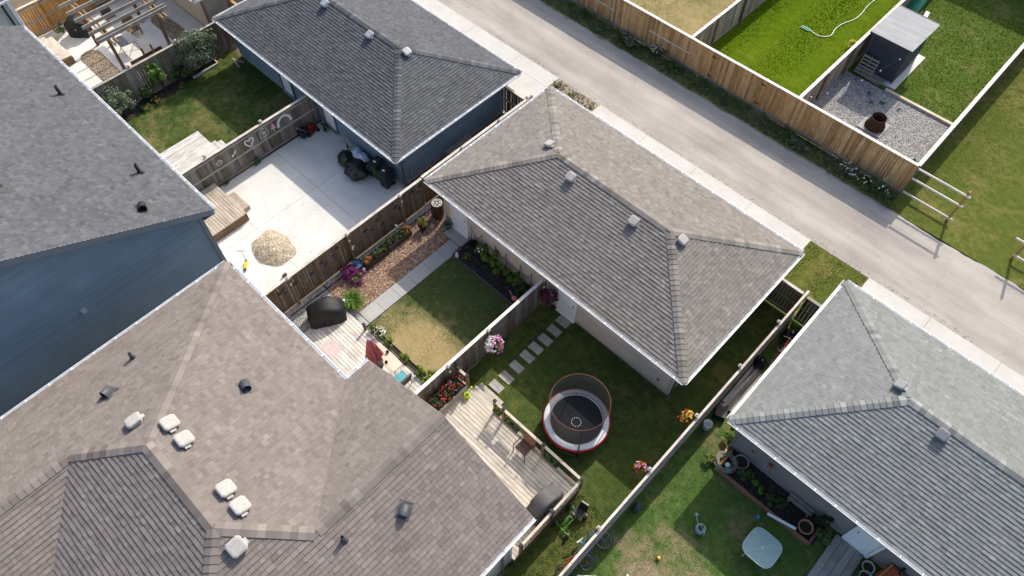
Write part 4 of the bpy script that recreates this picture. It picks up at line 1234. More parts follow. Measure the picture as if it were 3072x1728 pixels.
# painted spots on the bark-bed fence, chalk on the pad fence
M_SPOT = mat('spot_paint', (0.03, 0.032, 0.036), (0.05, 0.055, 0.065), 12, 0.9)
M_SPOTB = mat('spot_paint_blue', (0.03, 0.045, 0.085), (0.05, 0.06, 0.095), 12, 0.9)
M_CHALK = mat('chalk_white', (0.62, 0.6, 0.58), (0.8, 0.78, 0.76), 30, 1.0)
M_CHALKP = mat('chalk_pink', (0.55, 0.3, 0.3), (0.65, 0.42, 0.42), 30, 1.0)
rg = random.Random(5)
for i, (y, z) in enumerate([(4.75, 1.3), (5.0, 1.1), (4.95, 1.4), (5.5, 1.25), (6.3, 1.1), (6.85, 1.3), (7.0, 1.05), (7.45, 1.2), (7.7, 1.5), (9.2, 1.25), (9.5, 1.05), (9.85, 1.35), (10.1, 0.9), (10.9, 1.3), (11.15, 1.05), (11.9, 1.5), (12.2, 1.2), (12.35, 1.5)]):
    b = MB(); pts = []
    r0 = rg.uniform(0.09, 0.145)
    for k in range(12):
        a_ = 2*math.pi*k/12; rr = r0*rg.uniform(0.75, 1.15)
        pts.append((y+rr*math.cos(a_), z+rr*0.8*math.sin(a_)))
    b.add([(-17.280, p, q) for p, q in pts]+[(-17.286, p, q) for p, q in pts], [tuple(range(12))]+[(k, 12+k, 12+(k+1) % 12, (k+1) % 12) for k in range(12)])
    b.build('painted_spot', M_SPOTB if i % 3 == 1 else M_SPOT, f_spot)

def ribbon(pts, w, x, parent, name, m, closed=False):
    """a chalk line drawn on a fence that faces +x; pts are (y, z)"""
    b = MB(); n = len(pts)
    x0_ = x
    for i in range(n if closed else n-1):
        x = x0_+0.0006*(i % 3)
        p = Vector((0, *pts[i])); q = Vector((0, *pts[(i+1) % n])); d = (q-p)
        if d.length < 1e-6: continue
        d.normalize(); s = Vector((0, -d.z, d.y))*w/2
        b.add([(x, *(v.y, v.z)) for v in (p-s-d*w*0.3, q-s+d*w*0.3, q+s+d*w*0.3, p+s-d*w*0.3)], [(0, 1, 2, 3)])
    return b.build(name, m, parent)
fx = -25.022
def arc(cy, cz, r, a0, a1, n=16, k=1.0): return [(cy+r*math.cos(R(a0+(a1-a0)*i/n)), cz+r*k*math.sin(R(a0+(a1-a0)*i/n))) for i in range(n+1)]
ribbon(arc(10.72, 1.15, 0.36, -5, 185, k=1.15), 0.12, fx, f_chalk, 'chalk_rainbow', M_CHALK)
b = MB(); b.add([(fx, 9.95, 1.2), (fx, 10.25, 1.2), (fx, 10.1, 1.58)], [(0, 1, 2)]); b.build('chalk_arrow', M_CHALKP, f_chalk)
ribbon([(10.1, 1.02), (10.1, 1.22)], 0.035, fx+0.001, f_chalk, 'chalk_arrow_stem', M_CHALK)
ribbon([(9.35, 1.1), (9.38, 1.45), (9.55, 1.6), (9.75, 1.52), (9.8, 1.2), (9.7, 1.06), (9.5, 1.02)], 0.025, fx, f_chalk, 'chalk_frame', M_CHALK, True)
ribbon([(9.48, 1.42), (9.5, 1.25), (9.6, 1.38), (9.62, 1.22), (9.7, 1.4)], 0.03, fx, f_chalk, 'chalk_scribble', M_CHALK)
ribbon([(9.48, 1.16), (9.58, 1.1), (9.68, 1.18)], 0.03, fx, f_chalk, 'chalk_smile', M_CHALK)
ribbon([(8.75, 1.02), (8.55, 1.3), (8.55, 1.45), (8.65, 1.5), (8.75, 1.38), (8.85, 1.5), (8.98, 1.45), (8.98, 1.3)], 0.055, fx, f_chalk, 'chalk_heart', M_CHALK, True)
ribbon([(7.9, 1.2), (8.0, 1.32)], 0.07, fx, f_chalk, 'chalk_mark', M_CHALK); ribbon([(7.78, 1.1), (7.84, 1.18)], 0.08, fx, f_chalk, 'chalk_mark', M_CHALK)
ribbon(arc(7.1, 1.22, 0.14, 0, 360, 14), 0.025, fx, f_chalk, 'chalk_circle', M_CHALK)
ribbon([(7.02, 1.22), (7.1, 1.16), (7.18, 1.24)], 0.02, fx, f_chalk, 'chalk_smile', M_CHALK); ribbon([(7.05, 1.28), (7.15, 1.29)], 0.02, fx, f_chalk, 'chalk_scribble', M_CHALK)
# small white solar lights on posts
for par, x, ys, z in ((f_spot, -17.19, (5.3, 8.31, 11.22), 1.5), (f_mid, -9.79, (7.05, 9.12, 12.25), 1.5)):
    for y in ys:
        add_part(par, 'solar_light', M_white, ((x, y, z), (0.03, 0.07, 0.12)))
for x, y in ((-17.19, 8.33),):
    b = MB(); b.tube([(x+0.02, y, 1.12), (x+0.05, y+0.03, 1.02), (x+0.02, y-0.02, 0.9), (x+0.02, y+0.05, 0.8)], [0.02, 0.035, 0.03, 0.008], 6)
    b.tube([(x+0.04, y+0.02, 1.04), (x+0.06, y+0.13, 1.1)], [0.02, 0.006], 5)
    b.build('bird_ornament', M_white, f_spot)
# ------------------------------------------------------------------ plants
LF_MID = leaf_mat('leaf_mid', (0.028, 0.06, 0.015), (0.06, 0.11, 0.028), (0.12, 0.18, 0.05))
LF_DARK = leaf_mat('leaf_dark', (0.012, 0.028, 0.01), (0.028, 0.052, 0.018), (0.06, 0.09, 0.035))
LF_LIME = leaf_mat('leaf_lime', (0.07, 0.12, 0.012), (0.15, 0.22, 0.02), (0.26, 0.32, 0.04))
LF_FRESH = leaf_mat('leaf_fresh', (0.055, 0.12, 0.015), (0.11, 0.21, 0.028), (0.18, 0.3, 0.05))
LF_GREY = leaf_mat('leaf_silver', (0.05, 0.075, 0.04), (0.115, 0.15, 0.09), (0.25, 0.29, 0.19))
LF_WEED = leaf_mat('leaf_weed', (0.06, 0.085, 0.03), (0.12, 0.16, 0.055), (0.22, 0.26, 0.1))
LF_YEL = leaf_mat('leaf_yellowish', (0.08, 0.09, 0.015), (0.16, 0.16, 0.03), (0.26, 0.23, 0.06))
LF_TWIG = leaf_mat('leaf_dry', (0.06, 0.045, 0.03), (0.13, 0.1, 0.07), (0.22, 0.18, 0.13))
FL = {k: leaf_mat('petal_'+k, *v) for k, v in dict(
    purple=((0.09, 0.008, 0.06), (0.17, 0.015, 0.115), (0.27, 0.04, 0.19)), pink=((0.4, 0.12, 0.3), (0.52, 0.22, 0.42), (0.64, 0.42, 0.54)),
    white=((0.6, 0.57, 0.55), (0.72, 0.7, 0.68), (0.82, 0.8, 0.78)), red=((0.2, 0.015, 0.012), (0.32, 0.04, 0.025), (0.42, 0.1, 0.06)),
    orange=((0.3, 0.05, 0.015), (0.45, 0.11, 0.03), (0.55, 0.25, 0.06)), yellow=((0.55, 0.38, 0.03), (0.68, 0.5, 0.05), (0.75, 0.6, 0.12)),
    wine=((0.07, 0.006, 0.025), (0.13, 0.012, 0.045), (0.22, 0.025, 0.08))).items()}
M_STEM = mat('stem_bark', (0.05, 0.038, 0.026), (0.09, 0.07, 0.05), 20, 0.9)

def leaf_cloud(b, c, rad, n, size, r, clumps=10, up=0.5, flat=False):
    """leaves gathered in clumps through a crown's volume"""
    cs = []
    for k in range(clumps):
        v = Vector((r.gauss(0, 1), r.gauss(0, 1), r.gauss(0, 1))).normalized()*(r.random()**0.4)
        if v.z < -0.55: v.z *= 0.4
        cs.append((Vector((c[0]+v.x*rad[0]*0.8, c[1]+v.y*rad[1]*0.8, c[2]+v.z*rad[2]*0.8)), r.uniform(0.22, 0.42), r.uniform(-0.18, 0.18)))
    for i in range(n):
        cc, cr, ct = r.choice(cs)
        d = Vector((r.gauss(0, 1), r.gauss(0, 1), r.gauss(0, 1))).normalized()*(r.random()**0.45)*cr
        p = cc+Vector((d.x*rad[0], d.y*rad[1], d.z*rad[2]))
        if p.z < 0.015: p.z = 0.015+r.random()*0.03
        nrm = (d.normalized()+Vector((0, 0, up))+Vector((r.gauss(0, 0.5), r.gauss(0, 0.5), r.gauss(0, 0.3)))).normalized()
        t = nrm.cross(Vector((r.gauss(0, 1), r.gauss(0, 1), r.gauss(0, 1)))).normalized(); s = nrm.cross(t)
        L_ = size*r.uniform(0.6, 1.3); w = L_*r.uniform(0.35, 0.55)
        tone = min(1, max(0, r.gauss(0.48, 0.2)+ct))
        b.add([p-t*L_/2, p+s*w/2-nrm*w*0.15, p+t*L_/2, p-s*w/2-nrm*w*0.15], [(0, 1, 2, 3)], tone)

PSEED = [100]
def plant(name, loc, label, cat, rad, zc, n, size, leaf=None, flowers=(), group=None, clumps=10, stems=5, parent=None, up=0.5, stem_m=None):
    """shrub or flower: stems, a leafy crown of many small leaves, and blossoms"""
    PSEED[0] += 1; r = random.Random(PSEED[0])
    th = parent or thing(name, (loc[0], loc[1], loc[2]), label, cat, group)
    c = (loc[0], loc[1], loc[2]+zc)
    if stems:
        b = MB()
        for k in range(stems):
            a = r.uniform(0, 6.28); e = Vector((c[0]+rad[0]*0.6*math.cos(a), c[1]+rad[1]*0.6*math.sin(a), c[2]+rad[2]*r.uniform(0, 0.5)))
            s0 = Vector((loc[0]+r.uniform(-0.04, 0.04), loc[1]+r.uniform(-0.04, 0.04), loc[2]))
            mid = (s0+e)/2+Vector((0, 0, rad[2]*0.2))
            q = 0.012+0.012*rad[2]
            b.tube([s0, mid, e], [q, q*0.7, q*0.25], 5)
        b.build('stems', stem_m or M_STEM, th)
    b = MB(); leaf_cloud(b, c, rad, n, size, r, clumps, up); b.build('foliage', leaf or LF_MID, th)
    for fm, fn, fs in flowers:
        b = MB()
        hubs = [Vector((r.gauss(0, 1), r.gauss(0, 1), abs(r.gauss(0, 0.9)))).normalized() for _ in range(7)]
        for k in range(fn):
            v = (r.choice(hubs)+Vector((r.gauss(0, 0.42), r.gauss(0, 0.42), r.gauss(0, 0.3)))).normalized()
            p = Vector((c[0]+v.x*rad[0]*r.uniform(0.6, 1.15), c[1]+v.y*rad[1]*r.uniform(0.6, 1.15), c[2]+v.z*rad[2]*r.uniform(0.75, 1.05)))
            nr = (v+Vector((0, 0, 0.6))).normalized(); t = nr.orthogonal().normalized(); s = nr.cross(t); q = fs*r.uniform(0.7, 1.2)
            m_ = 6; tone = r.random()
            V = [p+(t*math.cos(6.283*j/m_)+s*math.sin(6.283*j/m_))*q*(1 if j % 2 else 0.7)+nr*q*0.25 for j in range(m_)]+[p]
            b.add(V, [(j, (j+1) % m_, m_) for j in range(m_)], tone)
        b.build('blossoms', FL[fm], th)
    return th

def grass_clump(name, loc, label, n, h, spread, leaf, cat='plant', w=0.02, group=None):
    PSEED[0] += 1; r = random.Random(PSEED[0])
    b = MB()
    for k in range(n):
        a = r.uniform(0, 6.28); o = r.uniform(0, spread*0.35); hh = h*r.uniform(0.6, 1.1); sp = spread*r.uniform(0.3, 1.0)
        base = Vector((loc[0]+o*math.cos(a*1.7), loc[1]+o*math.sin(a*1.7), loc[2]))
        d = Vector((math.cos(a), math.sin(a), 0)); s = Vector((-d.y, d.x, 0))
        tone = r.random(); prev = None
        for q, ww in ((0, 1), (0.35, 1), (0.7, 0.7), (1.0, 0.1)):
            p = base+d*(sp*q**1.4)+Vector((0, 0, hh*(q*1.6-q*q*0.85)/0.75))
            cur = (p-s*w*ww/2, p+s*w*ww/2)
            if prev: b.add([prev[0], prev[1], cur[1], cur[0]], [(0, 1, 2, 3)], tone)
            prev = cur
    return b.build(name, leaf, None, label=label, cat=cat, group=group)

# ------------------------------------------------------------------ decks
DK_GREY = wood('deck_silver', (0.42, 0.39, 0.355), (0.54, 0.51, 0.47), (0.63, 0.6, 0.56), 'x', 0.13)
DK_GREYY = wood('deck_silver_y', (0.42, 0.39, 0.355), (0.54, 0.51, 0.47), (0.63, 0.6, 0.56), 'y', 0.13)
DK_WARM = wood('deck_warm', (0.36, 0.32, 0.27), (0.47, 0.425, 0.365), (0.55, 0.51, 0.45), 'x', 0.13)
DK_BROWN = wood('deck_brown', (0.3, 0.245, 0.195), (0.4, 0.34, 0.275), (0.48, 0.425, 0.355), 'x', 0.14)
def deck(label, x0, x1, y0, y1, z, m, along='x', bw=0.14, name='deck', skirt=None, hollow=False):
    th = thing(name, ((x0+x1)/2, (y0+y1)/2, 0), label, 'deck', 'wooden decks behind the houses')
    L_ = (x1-x0) if along == 'x' else (y1-y0); Wd = (y1-y0) if along == 'x' else (x1-x0)
    n = max(1, round(Wd/bw)); w = Wd/n
    mb = MB(); mb.box((0, 0, 0), (L_, w-0.014, 0.034) if along == 'x' else (w-0.014, L_, 0.034)); me = withmat(mb.mesh('deck_board'), m)
    for i in range(n):
        q = (i+0.5)*w
        p = ((x0+x1)/2, y0+q, z-0.017) if along == 'x' else (x0+q, (y0+y1)/2, z-0.017)
        if in_view(p, 1.3): put('deck_board', me, th, p)
    b = MB()
    s = 0.02
    b.box(((x0+x1)/2, y1-s, z/2-0.02), (x1-x0-0.02, 0.03, z-0.04)); b.box(((x0+x1)/2, y0+s, z/2-0.02), (x1-x0-0.02, 0.03, z-0.04))
    b.box((x0+s, (y0+y1)/2, z/2-0.02), (0.03, y1-y0-0.1, z-0.04)); b.box((x1-s, (y0+y1)/2, z/2-0.02), (0.03, y1-y0-0.1, z-0.04))
    b.build('frame', skirt or WD_POST, th)
    b = MB(); b.poly([(x0+0.04, y0+0.04, z-0.06), (x1-0.04, y0+0.04, z-0.06), (x1-0.04, y1-0.04, z-0.06), (x0+0.04, y1-0.04, z-0.06)]); b.build('under_deck_shade', M_pitch, th)  # single dark sheet that paints the shade seen through the board gaps
    return th
def step(th, x0, x1, y0, y1, z, m):
    n = max(1, round((y1-y0)/0.14))
    for i in range(n):
        b = MB(); w = (y1-y0)/n; b.box(((x0+x1)/2, y0+(i+0.5)*w, z-0.018), (x1-x0, w-0.008, 0.036)); b.build('tread', m, th)
    b = MB(); b.box((x0+0.02, (y0+y1)/2, z/2-0.02), (0.03, y1-y0-0.02, z-0.04)); b.build('stringer', m, th)
    b = MB(); b.box((x1-0.02, (y0+y1)/2, z/2-0.02), (0.03, y1-y0-0.02, z-0.04)); b.build('stringer', m, th)

dB = deck('small silver deck with steps on the lawn beside the navy house', -28.25, -26.45, 3.9, 7.75, 0.5, DK_GREYY, 'y')
step(dB, -27.3, -26.5, 7.77, 8.05, 0.33, DK_GREY); step(dB, -27.3, -26.5, 8.06, 8.32, 0.17, DK_GREY)
dC = deck('low brown deck with one step on the concrete pad', -24.9, -22.37, 3.98, 6.45, 0.5, DK_BROWN, 'x')
step(dC, -24.05, -22.85, 6.47, 6.86, 0.25, DK_BROWN)
dD = deck('silver deck with umbrella and rounded barbecue cover', -15.78, -10.02, 2.98, 6.38, 0.25, DK_GREY, 'x')
dE = deck('railed tan deck with brown chair and square grill', -9.75, -3.56, 3.98, 7.38, 0.55, DK_WARM, 'x')
step(dE, -9.1, -7.9, 7.4, 7.68, 0.37, DK_WARM); step(dE, -9.1, -7.9, 7.69, 7.97, 0.19, DK_WARM)
dF = deck('worn grey plank walk at the pale garage door', 3.88, 4.95, 8.5, 12.5, 0.1, wood('deck_worn', (0.2, 0.19, 0.18), (0.28, 0.265, 0.25), (0.35, 0.335, 0.315), 'y', 0.15), 'y', 0.27, name='plank_walk')

# deck railing of the tan deck
WD_RW = wood('rail_pale', (0.36, 0.31, 0.25), (0.46, 0.4, 0.33), (0.55, 0.5, 0.42), 'x', 0.08)
WD_RWY = wood('rail_pale_y', (0.36, 0.31, 0.25), (0.46, 0.4, 0.33), (0.55, 0.5, 0.42), 'y', 0.08)
def rail_post(x, y, h=1.0, cap=M_metal):
    b = MB(); b.box((x, y, 0.55+h/2), (0.092, 0.092, h)); p = b.build('post', WD_POST, dE)
    b = MB(); b.box((x, y, 0.55+h+0.012), (0.13, 0.13, 0.024)); b.box((x, y, 0.55+h+0.035), (0.1, 0.1, 0.024)); b.build('solar_cap', MATS['black_metal'], p)
for x, y in ((-7.76, 7.36), (-7.31, 7.36), (-5.35, 7.36), (-3.58, 7.36), (-3.58, 5.85), (-3.58, 4.32), (-9.2, 7.36), (-9.66, 7.36)):
    rail_post(x, y)
mb = MB(); mb.tube([(0, 0, 0.08), (0, 0, 0.88)], 0.009, 5); bal = withmat(mb.mesh('baluster'), M_dark)
mb = MB(); mb.box((0, 0, 0.48), (0.03, 0.034, 0.82)); pick = withmat(mb.mesh('baluster'), WD_RWY)
for x0, x1 in ((-7.71, -7.36), (-7.26, -5.4), (-5.3, -3.63), (-9.61, -9.25)):
    b = MB(); b.box(((x0+x1)/2, 7.36, 1.47), (x1-x0, 0.1, 0.04)); b.build('top_rail', WD_RW, dE)
    b = MB(); b.box(((x0+x1)/2, 7.36, 0.63), (x1-x0, 0.04, 0.06)); b.build('bottom_rail', WD_RW, dE)
    n = int((x1-x0)/0.11)
    for i in range(n): put('baluster', bal, dE, (x0+(i+0.5)*(x1-x0)/n, 7.36, 0.55))
for y0, y1 in ((5.9, 7.31), (4.37, 5.8)):
    b = MB(); b.box((-3.58, (y0+y1)/2, 1.45), (0.09, y1-y0, 0.04)); b.build('top_rail', WD_RWY, dE)
    b = MB(); b.box((-3.58, (y0+y1)/2, 0.63), (0.04, y1-y0, 0.06)); b.build('bottom_rail', WD_RWY, dE)
    n = int((y1-y0)/0.115)
    for i in range(n): put('baluster', pick, dE, (-3.58, y0+(i+0.5)*(y1-y0)/n, 0.55))
# bollard light on the silver deck
b = MB(); b.box((-14.13, 6.33, 0.46), (0.09, 0.09, 0.42)); o_ = b.build('post', WD_POST, dD)
b = MB(); b.box((-14.13, 6.33, 0.69), (0.12, 0.12, 0.05)); b.build('solar_cap', M_dark, o_)

# ------------------------------------------------------------------ boxes, pots, covers
M_BLKP = mat('black_plastic', (0.012, 0.013, 0.014), (0.02, 0.021, 0.023), 14, 0.45, 0.4)
M_SOIL = mat('potting_soil', (0.02, 0.015, 0.011), (0.04, 0.03, 0.022), 30, 0.95)
M_TERRA = mat('terracotta', (0.33, 0.15, 0.1), (0.4, 0.19, 0.13), 8, 0.8)
M_COVER = mat('cover_black', (0.009, 0.009, 0.01), (0.016, 0.016, 0.017), 2.5, 0.6, 0.25)
M_COVERG = mat('cover_charcoal', (0.06, 0.06, 0.06), (0.09, 0.089, 0.088), 2.5, 0.7, 0.35)
def trough(name, label, x0, x1, y0, y1, z0, z1, m, cat='planter', group=None, parent=None, t=0.025, msoil=None):
    th = parent or thing(name, ((x0+x1)/2, (y0+y1)/2, z0), label, cat, group)
    b = MB()
    o = rect(x0, x1, y0, y1); i_ = rect(x0+t, x1-t, y0+t, y1-t)
    V = [(x, y, z0) for x, y in o]+[(x, y, z1) for x, y in o]+[(x, y, z1) for x, y in i_]+[(x, y, z1-0.05) for x, y in i_]
    F_ = []
    for k in range(4):
        j = (k+1) % 4
        F_ += [(k, j, 4+j, 4+k), (4+k, 4+j, 8+j, 8+k), (8+k, 8+j, 12+j, 12+k)]
    F_.append((3, 2, 1, 0)); b.add(V, F_); b.build('box', m, th)
    b = MB(); b.poly([(x, y, z1-0.055) for x, y in i_]); b.build('soil', msoil or M_SOIL, th)
    return th
def pot(name, label, x, y, z, r, h, m, cat='plant pot', group=None, soil=True, rim=1.1, wall=0.03):
    th = thing(name, (x, y, z), label, cat, group)
    b = MB(); b.lathe((x, y, z), [(0.001, 0.0), (r*0.7, 0), (r*0.95, h*0.85), (r*rim, h*0.86), (r*rim, h), (r*rim-wall, h), (r*rim-wall-0.01, h*0.88), (r*0.7, h*0.6)], 20)
    b.build('pot', m, th)
    if soil:
        b = MB(); b.lathe((x, y, z+h*0.8), [(0.001, 0.0), (r*0.9, 0)], 16); b.build('soil', M_SOIL, th)
    return th

def cover(name, label, c, L_, secs, ang, m, seed, group='covered barbecues', cat='barbecue cover', base=0.0, ex=0.42):
    """fabric cover: rounded cross-sections along its length with sagging folds; secs = (t, width, height)"""
    th = thing(name, (c[0], c[1], base), label, cat, group)
    b = MB(); K = 22; vs = []; n = len(secs)
    ca, sa = math.cos(ang), math.sin(ang)
    for i, (t, w, h) in enumerate(secs):
        for k in range(K+1):
            a = math.pi*k/K
            cx = math.copysign(abs(math.cos(a))**ex, math.cos(a)); cz = abs(math.sin(a))**ex
            x = t*L_/2; y = cx*w/2; z = cz*h
            f = mnoise.fractal(Vector((x*2.3+seed, y*2.5, z*1.1)), 1.0, 2.0, 4)
            y += 0.045*f*(1.2-cz*0.6); x += 0.05*mnoise.noise(Vector((y*4, z*3, seed)))
            z += 0.03*f*cz
            y *= 1+0.1*(1-cz)
            vs.append((c[0]+ca*x-sa*y, c[1]+sa*x+ca*y, base+max(0.005, z)))
    fs = [(i*(K+1)+k, i*(K+1)+k+1, (i+1)*(K+1)+k+1, (i+1)*(K+1)+k) for i in range(n-1) for k in range(K)]
    fs += [tuple(reversed(range(K+1))), tuple((n-1)*(K+1)+k for k in range(K+1))]
    b.add(vs, fs, 0.5, True)
    o = b.build('fabric', m, th)
    b = MB(); y = -secs[n//2][1]*0.5
    b.box((c[0]-sa*y*1.02, c[1]+ca*y*1.02, base+0.5), (0.05, 0.05, 0.04)); b.build('tag', M_white, th)
    return th
_dome = [(-1.0, 0.42, 0.55), (-0.97, 0.6, 0.74), (-0.7, 0.7, 0.86), (-0.35, 0.72, 1.02), (0, 0.74, 1.1), (0.35, 0.72, 1.06), (0.7, 0.68, 0.9), (0.97, 0.58, 0.76), (1.0, 0.4, 0.56)]
cover('covered_barbecue', 'long rounded black barbecue cover at the end of the silver deck', (-15.75, 5.68), 1.5, [(t, w*1.3, h*1.05) for t, w, h in _dome], R(60), M_COVER, 3.0, base=0.02)
_grill = [(-1.0, 0.5, 0.72), (-0.98, 0.56, 0.8), (-0.62, 0.58, 0.86), (-0.55, 0.6, 1.02), (0, 0.6, 1.06), (0.5, 0.6, 1.03), (0.58, 0.58, 0.86), (0.98, 0.55, 0.8), (1.0, 0.48, 0.7)]
cover('covered_barbecue', 'square charcoal grill cover in the corner of the railed deck', (-4.06, 5.98), 1.35, _grill, R(88), M_COVERG, 9.0, base=0.55, ex=0.24)
cover('covered_barbecue', 'tall black cover beside the pergola', (-39.5, 7.6), 1.05, _grill, R(42), M_COVER, 5.0, base=0.02, ex=0.28)

# ------------------------------------------------------------------ pergola yard
th = thing('pergola', (-36.7, 9.1, 0), 'open wooden pergola with grey rafters and brown posts', 'pergola')
for x in (-38.05, -35.35):
    for y in (7.75, 10.45):
        b = MB(); b.box((x, y, 1.22), (0.14, 0.14, 2.4)); b.build('post', WD_POST, th)
BM = wood('pergola_beam', (0.28, 0.17, 0.09), (0.4, 0.27, 0.16), (0.5, 0.37, 0.24), 'x', 0.1)
for y in (7.75, 10.45):
    for s in (-0.1, 0.1):
        b = MB(); b.box((-36.25, y+s, 2.38), (4.5, 0.045, 0.2)); b.build('beam', BM, th)
for x in (-38.35, -37.55, -36.75, -36.0, -35.33, -34.72, -34.48):
    b = MB(); b.box((x, 8.98, 2.57), (0.045, 3.8, 0.18)); b.build('rafter', WD_RAIL, th)
th = thing('patio_table', (-36.4, 8.75, 0), 'grey slatted folding table with crossed legs under the pergola', 'table')
M_GREYT = mat('grey_resin', (0.14, 0.15, 0.16), (0.18, 0.19, 0.2), 6, 0.5)
for i in range(8):
    b = MB(); b.box((-36.82+0.12*i, 8.75, 0.72), (0.1, 0.95, 0.025), R(-8)); b.build('slat', M_GREYT, th)
for y in (8.35, 9.15):
    b = MB(); b.tube([(-36.8, y, 0.02), (-36.1, y, 0.7)], 0.016); b.build('leg', M_dark, th)
    b = MB(); b.tube([(-36.1, y+0.03, 0.02), (-36.8, y+0.03, 0.7)], 0.016); b.build('leg', M_dark, th)
t_ = trough('planter_box', 'long red-brown planter beside the pergola posts', -35.1, -34.8, 8.1, 9.9, 0.02, 0.4, wood('planter_red', (0.16, 0.07, 0.035), (0.24, 0.11, 0.055), (0.3, 0.16, 0.09), 'y', 0.1))
for y in (8.9, 9.4):
    b = MB(); b.box((-34.95, y, 0.45), (0.09, 0.09, 0.85)); b.build('post', WD_POST, t_)
th = thing('wooden_chair', (-37.4, 9.65, 0), 'low brown wooden chair in the pergola shade', 'chair')
b = MB(); b.box((-37.4, 9.65, 0.38), (0.55, 0.6, 0.05)); b.build('seat', WD_POST, th)
b = MB(); b.box((-37.68, 9.65, 0.7), (0.05, 0.6, 0.7), ry=-0.2); b.build('backrest', WD_POST, th)
for i, j in ((-1, -1), (1, -1), (1, 1), (-1, 1)):
    b = MB(); b.box((-37.4+i*0.23, 9.65+j*0.26, 0.19), (0.06, 0.06, 0.34)); b.build('leg', WD_POST, th)
for j in (-1, 1):
    b = MB(); b.box((-37.4, 9.65+j*0.3, 0.58), (0.55, 0.08, 0.04)); b.build('armrest', WD_POST, th)
th = thing('patio_chair', (-39.3, 9.3, 0), 'dark grey patio chair behind the tall black cover', 'chair')
b = MB(); b.box((-39.3, 9.3, 0.42), (0.55, 0.55, 0.08)); b.build('seat', M_COVERG, th)
b = MB(); b.box((-39.56, 9.3, 0.75), (0.07, 0.55, 0.6), ry=-0.15); b.build('backrest', M_COVERG, th)
for i, j in ((-1, -1), (1, -1), (1, 1), (-1, 1)):
    b = MB(); b.tube([(-39.3+i*0.23, 9.3+j*0.23, 0.02), (-39.3+i*0.23, 9.3+j*0.23, 0.4)], 0.018); b.build('leg', M_dark, th)
th = thing('wooden_steps', (-39, 6.0, 0), 'pale wooden steps at the foot of the pergola patio', 'steps')
for y0, y1, z in ((6.0, 6.32, 0.22), (5.66, 5.98, 0.4), (5.2, 5.64, 0.56)):
    b = MB(); b.box((-39.0, (y0+y1)/2, z-0.02), (2.4, y1-y0, 0.04)); b.build('tread', DK_WARM, th)
    b = MB(); b.box((-39.0, y1-0.04, z/2), (2.36, 0.03, z-0.04)); b.build('riser', DK_WARM, th)
b = MB(); b.box((-37.7, 5.9, 0.2), (0.16, 0.7, 0.4)); b.build('side_box', WD_POST, th)
plant('shrub', (-40.25, 6.95, 0.02), 'small dark shrub against the golden fence', 'shrub', (0.45, 0.4, 0.35), 0.35, 420, 0.1, LF_MID)

# ------------------------------------------------------------------ shrub bed and lawn left of the pad
plant('shrub', (-32.35, 10.65, 0.02), 'tall leafy shrub hanging over the grey fence near the navy garage', 'shrub', (1.15, 1.25, 1.05), 1.4, 4600, 0.13, LF_GREY, clumps=34, stems=8)
plant('shrub', (-32.1, 6.0, 0.02), 'round leafy shrub beside the navy house eave', 'shrub', (0.9, 0.95, 0.85), 0.9, 3000, 0.13, LF_GREY, clumps=24, stems=7)
plant('climbing_plant', (-32.5, 8.35, 0.02), 'light green climber on the grey fence between two shrubs', 'plant', (0.42, 0.62, 0.85), 0.98, 1100, 0.14, LF_FRESH, clumps=16)
plant('fern', (-32.35, 7.55, 0.02), 'dark fern clump below the light green climber', 'plant', (0.55, 0.65, 0.45), 0.45, 1100, 0.12, LF_MID)
plant('fern', (-32.3, 9.35, 0.02), 'green fern clump between climber and tall shrub', 'plant', (0.52, 0.6, 0.45), 0.45, 1000, 0.12, LF_MID)
plant('hosta', (-31.95, 7.0, 0.02), 'yellow-green plant at the front of the shrub bed, nearest the house', 'plant', (0.32, 0.32, 0.14), 0.14, 320, 0.1, LF_YEL, stems=0, group='yellow-green plants edging the shrub bed')
plant('hosta', (-31.95, 7.65, 0.02), 'yellow-green plant in the middle of the bed front', 'plant', (0.33, 0.33, 0.15), 0.14, 340, 0.1, LF_YEL, stems=0, group='yellow-green plants edging the shrub bed')
plant('hosta', (-32.0, 9.1, 0.02), 'yellow-green plant by the timber edging', 'plant', (0.24, 0.24, 0.12), 0.12, 220, 0.09, LF_YEL, stems=0, group='yellow-green plants edging the shrub bed')
plant('dry_shrub', (-32.25, 9.95, 0.02), 'dry twiggy brown plant before the tall shrub', 'plant', (0.35, 0.35, 0.25), 0.28, 260, 0.07, LF_TWIG, stems=9)
th = thing('timber_edging', (-32.15, 10.6, 0), 'pale timber edging round the end of the shrub bed', 'edging')
b = MB(); b.box((-32.13, 10.6, 0.07), (0.06, 1.5, 0.12)); b.build('timber', WD_CAP, th)
b = MB(); b.box((-32.4, 11.38, 0.07), (0.48, 0.06, 0.12)); b.build('timber', WD_CAP, th)
th = thing('scrap_boards', (-31.5, 12.2, 0), 'two weathered scrap boards at the corner of the navy garage', 'boards')
b = MB(); b.box((-31.6, 12.25, 0.025), (0.75, 0.1, 0.04), R(20)); b.build('board', WD_RAILX, th)
b = MB(); b.box((-31.45, 12.05, 0.03), (0.6, 0.12, 0.04), R(-12)); b.build('board', WD_RAILX, th)

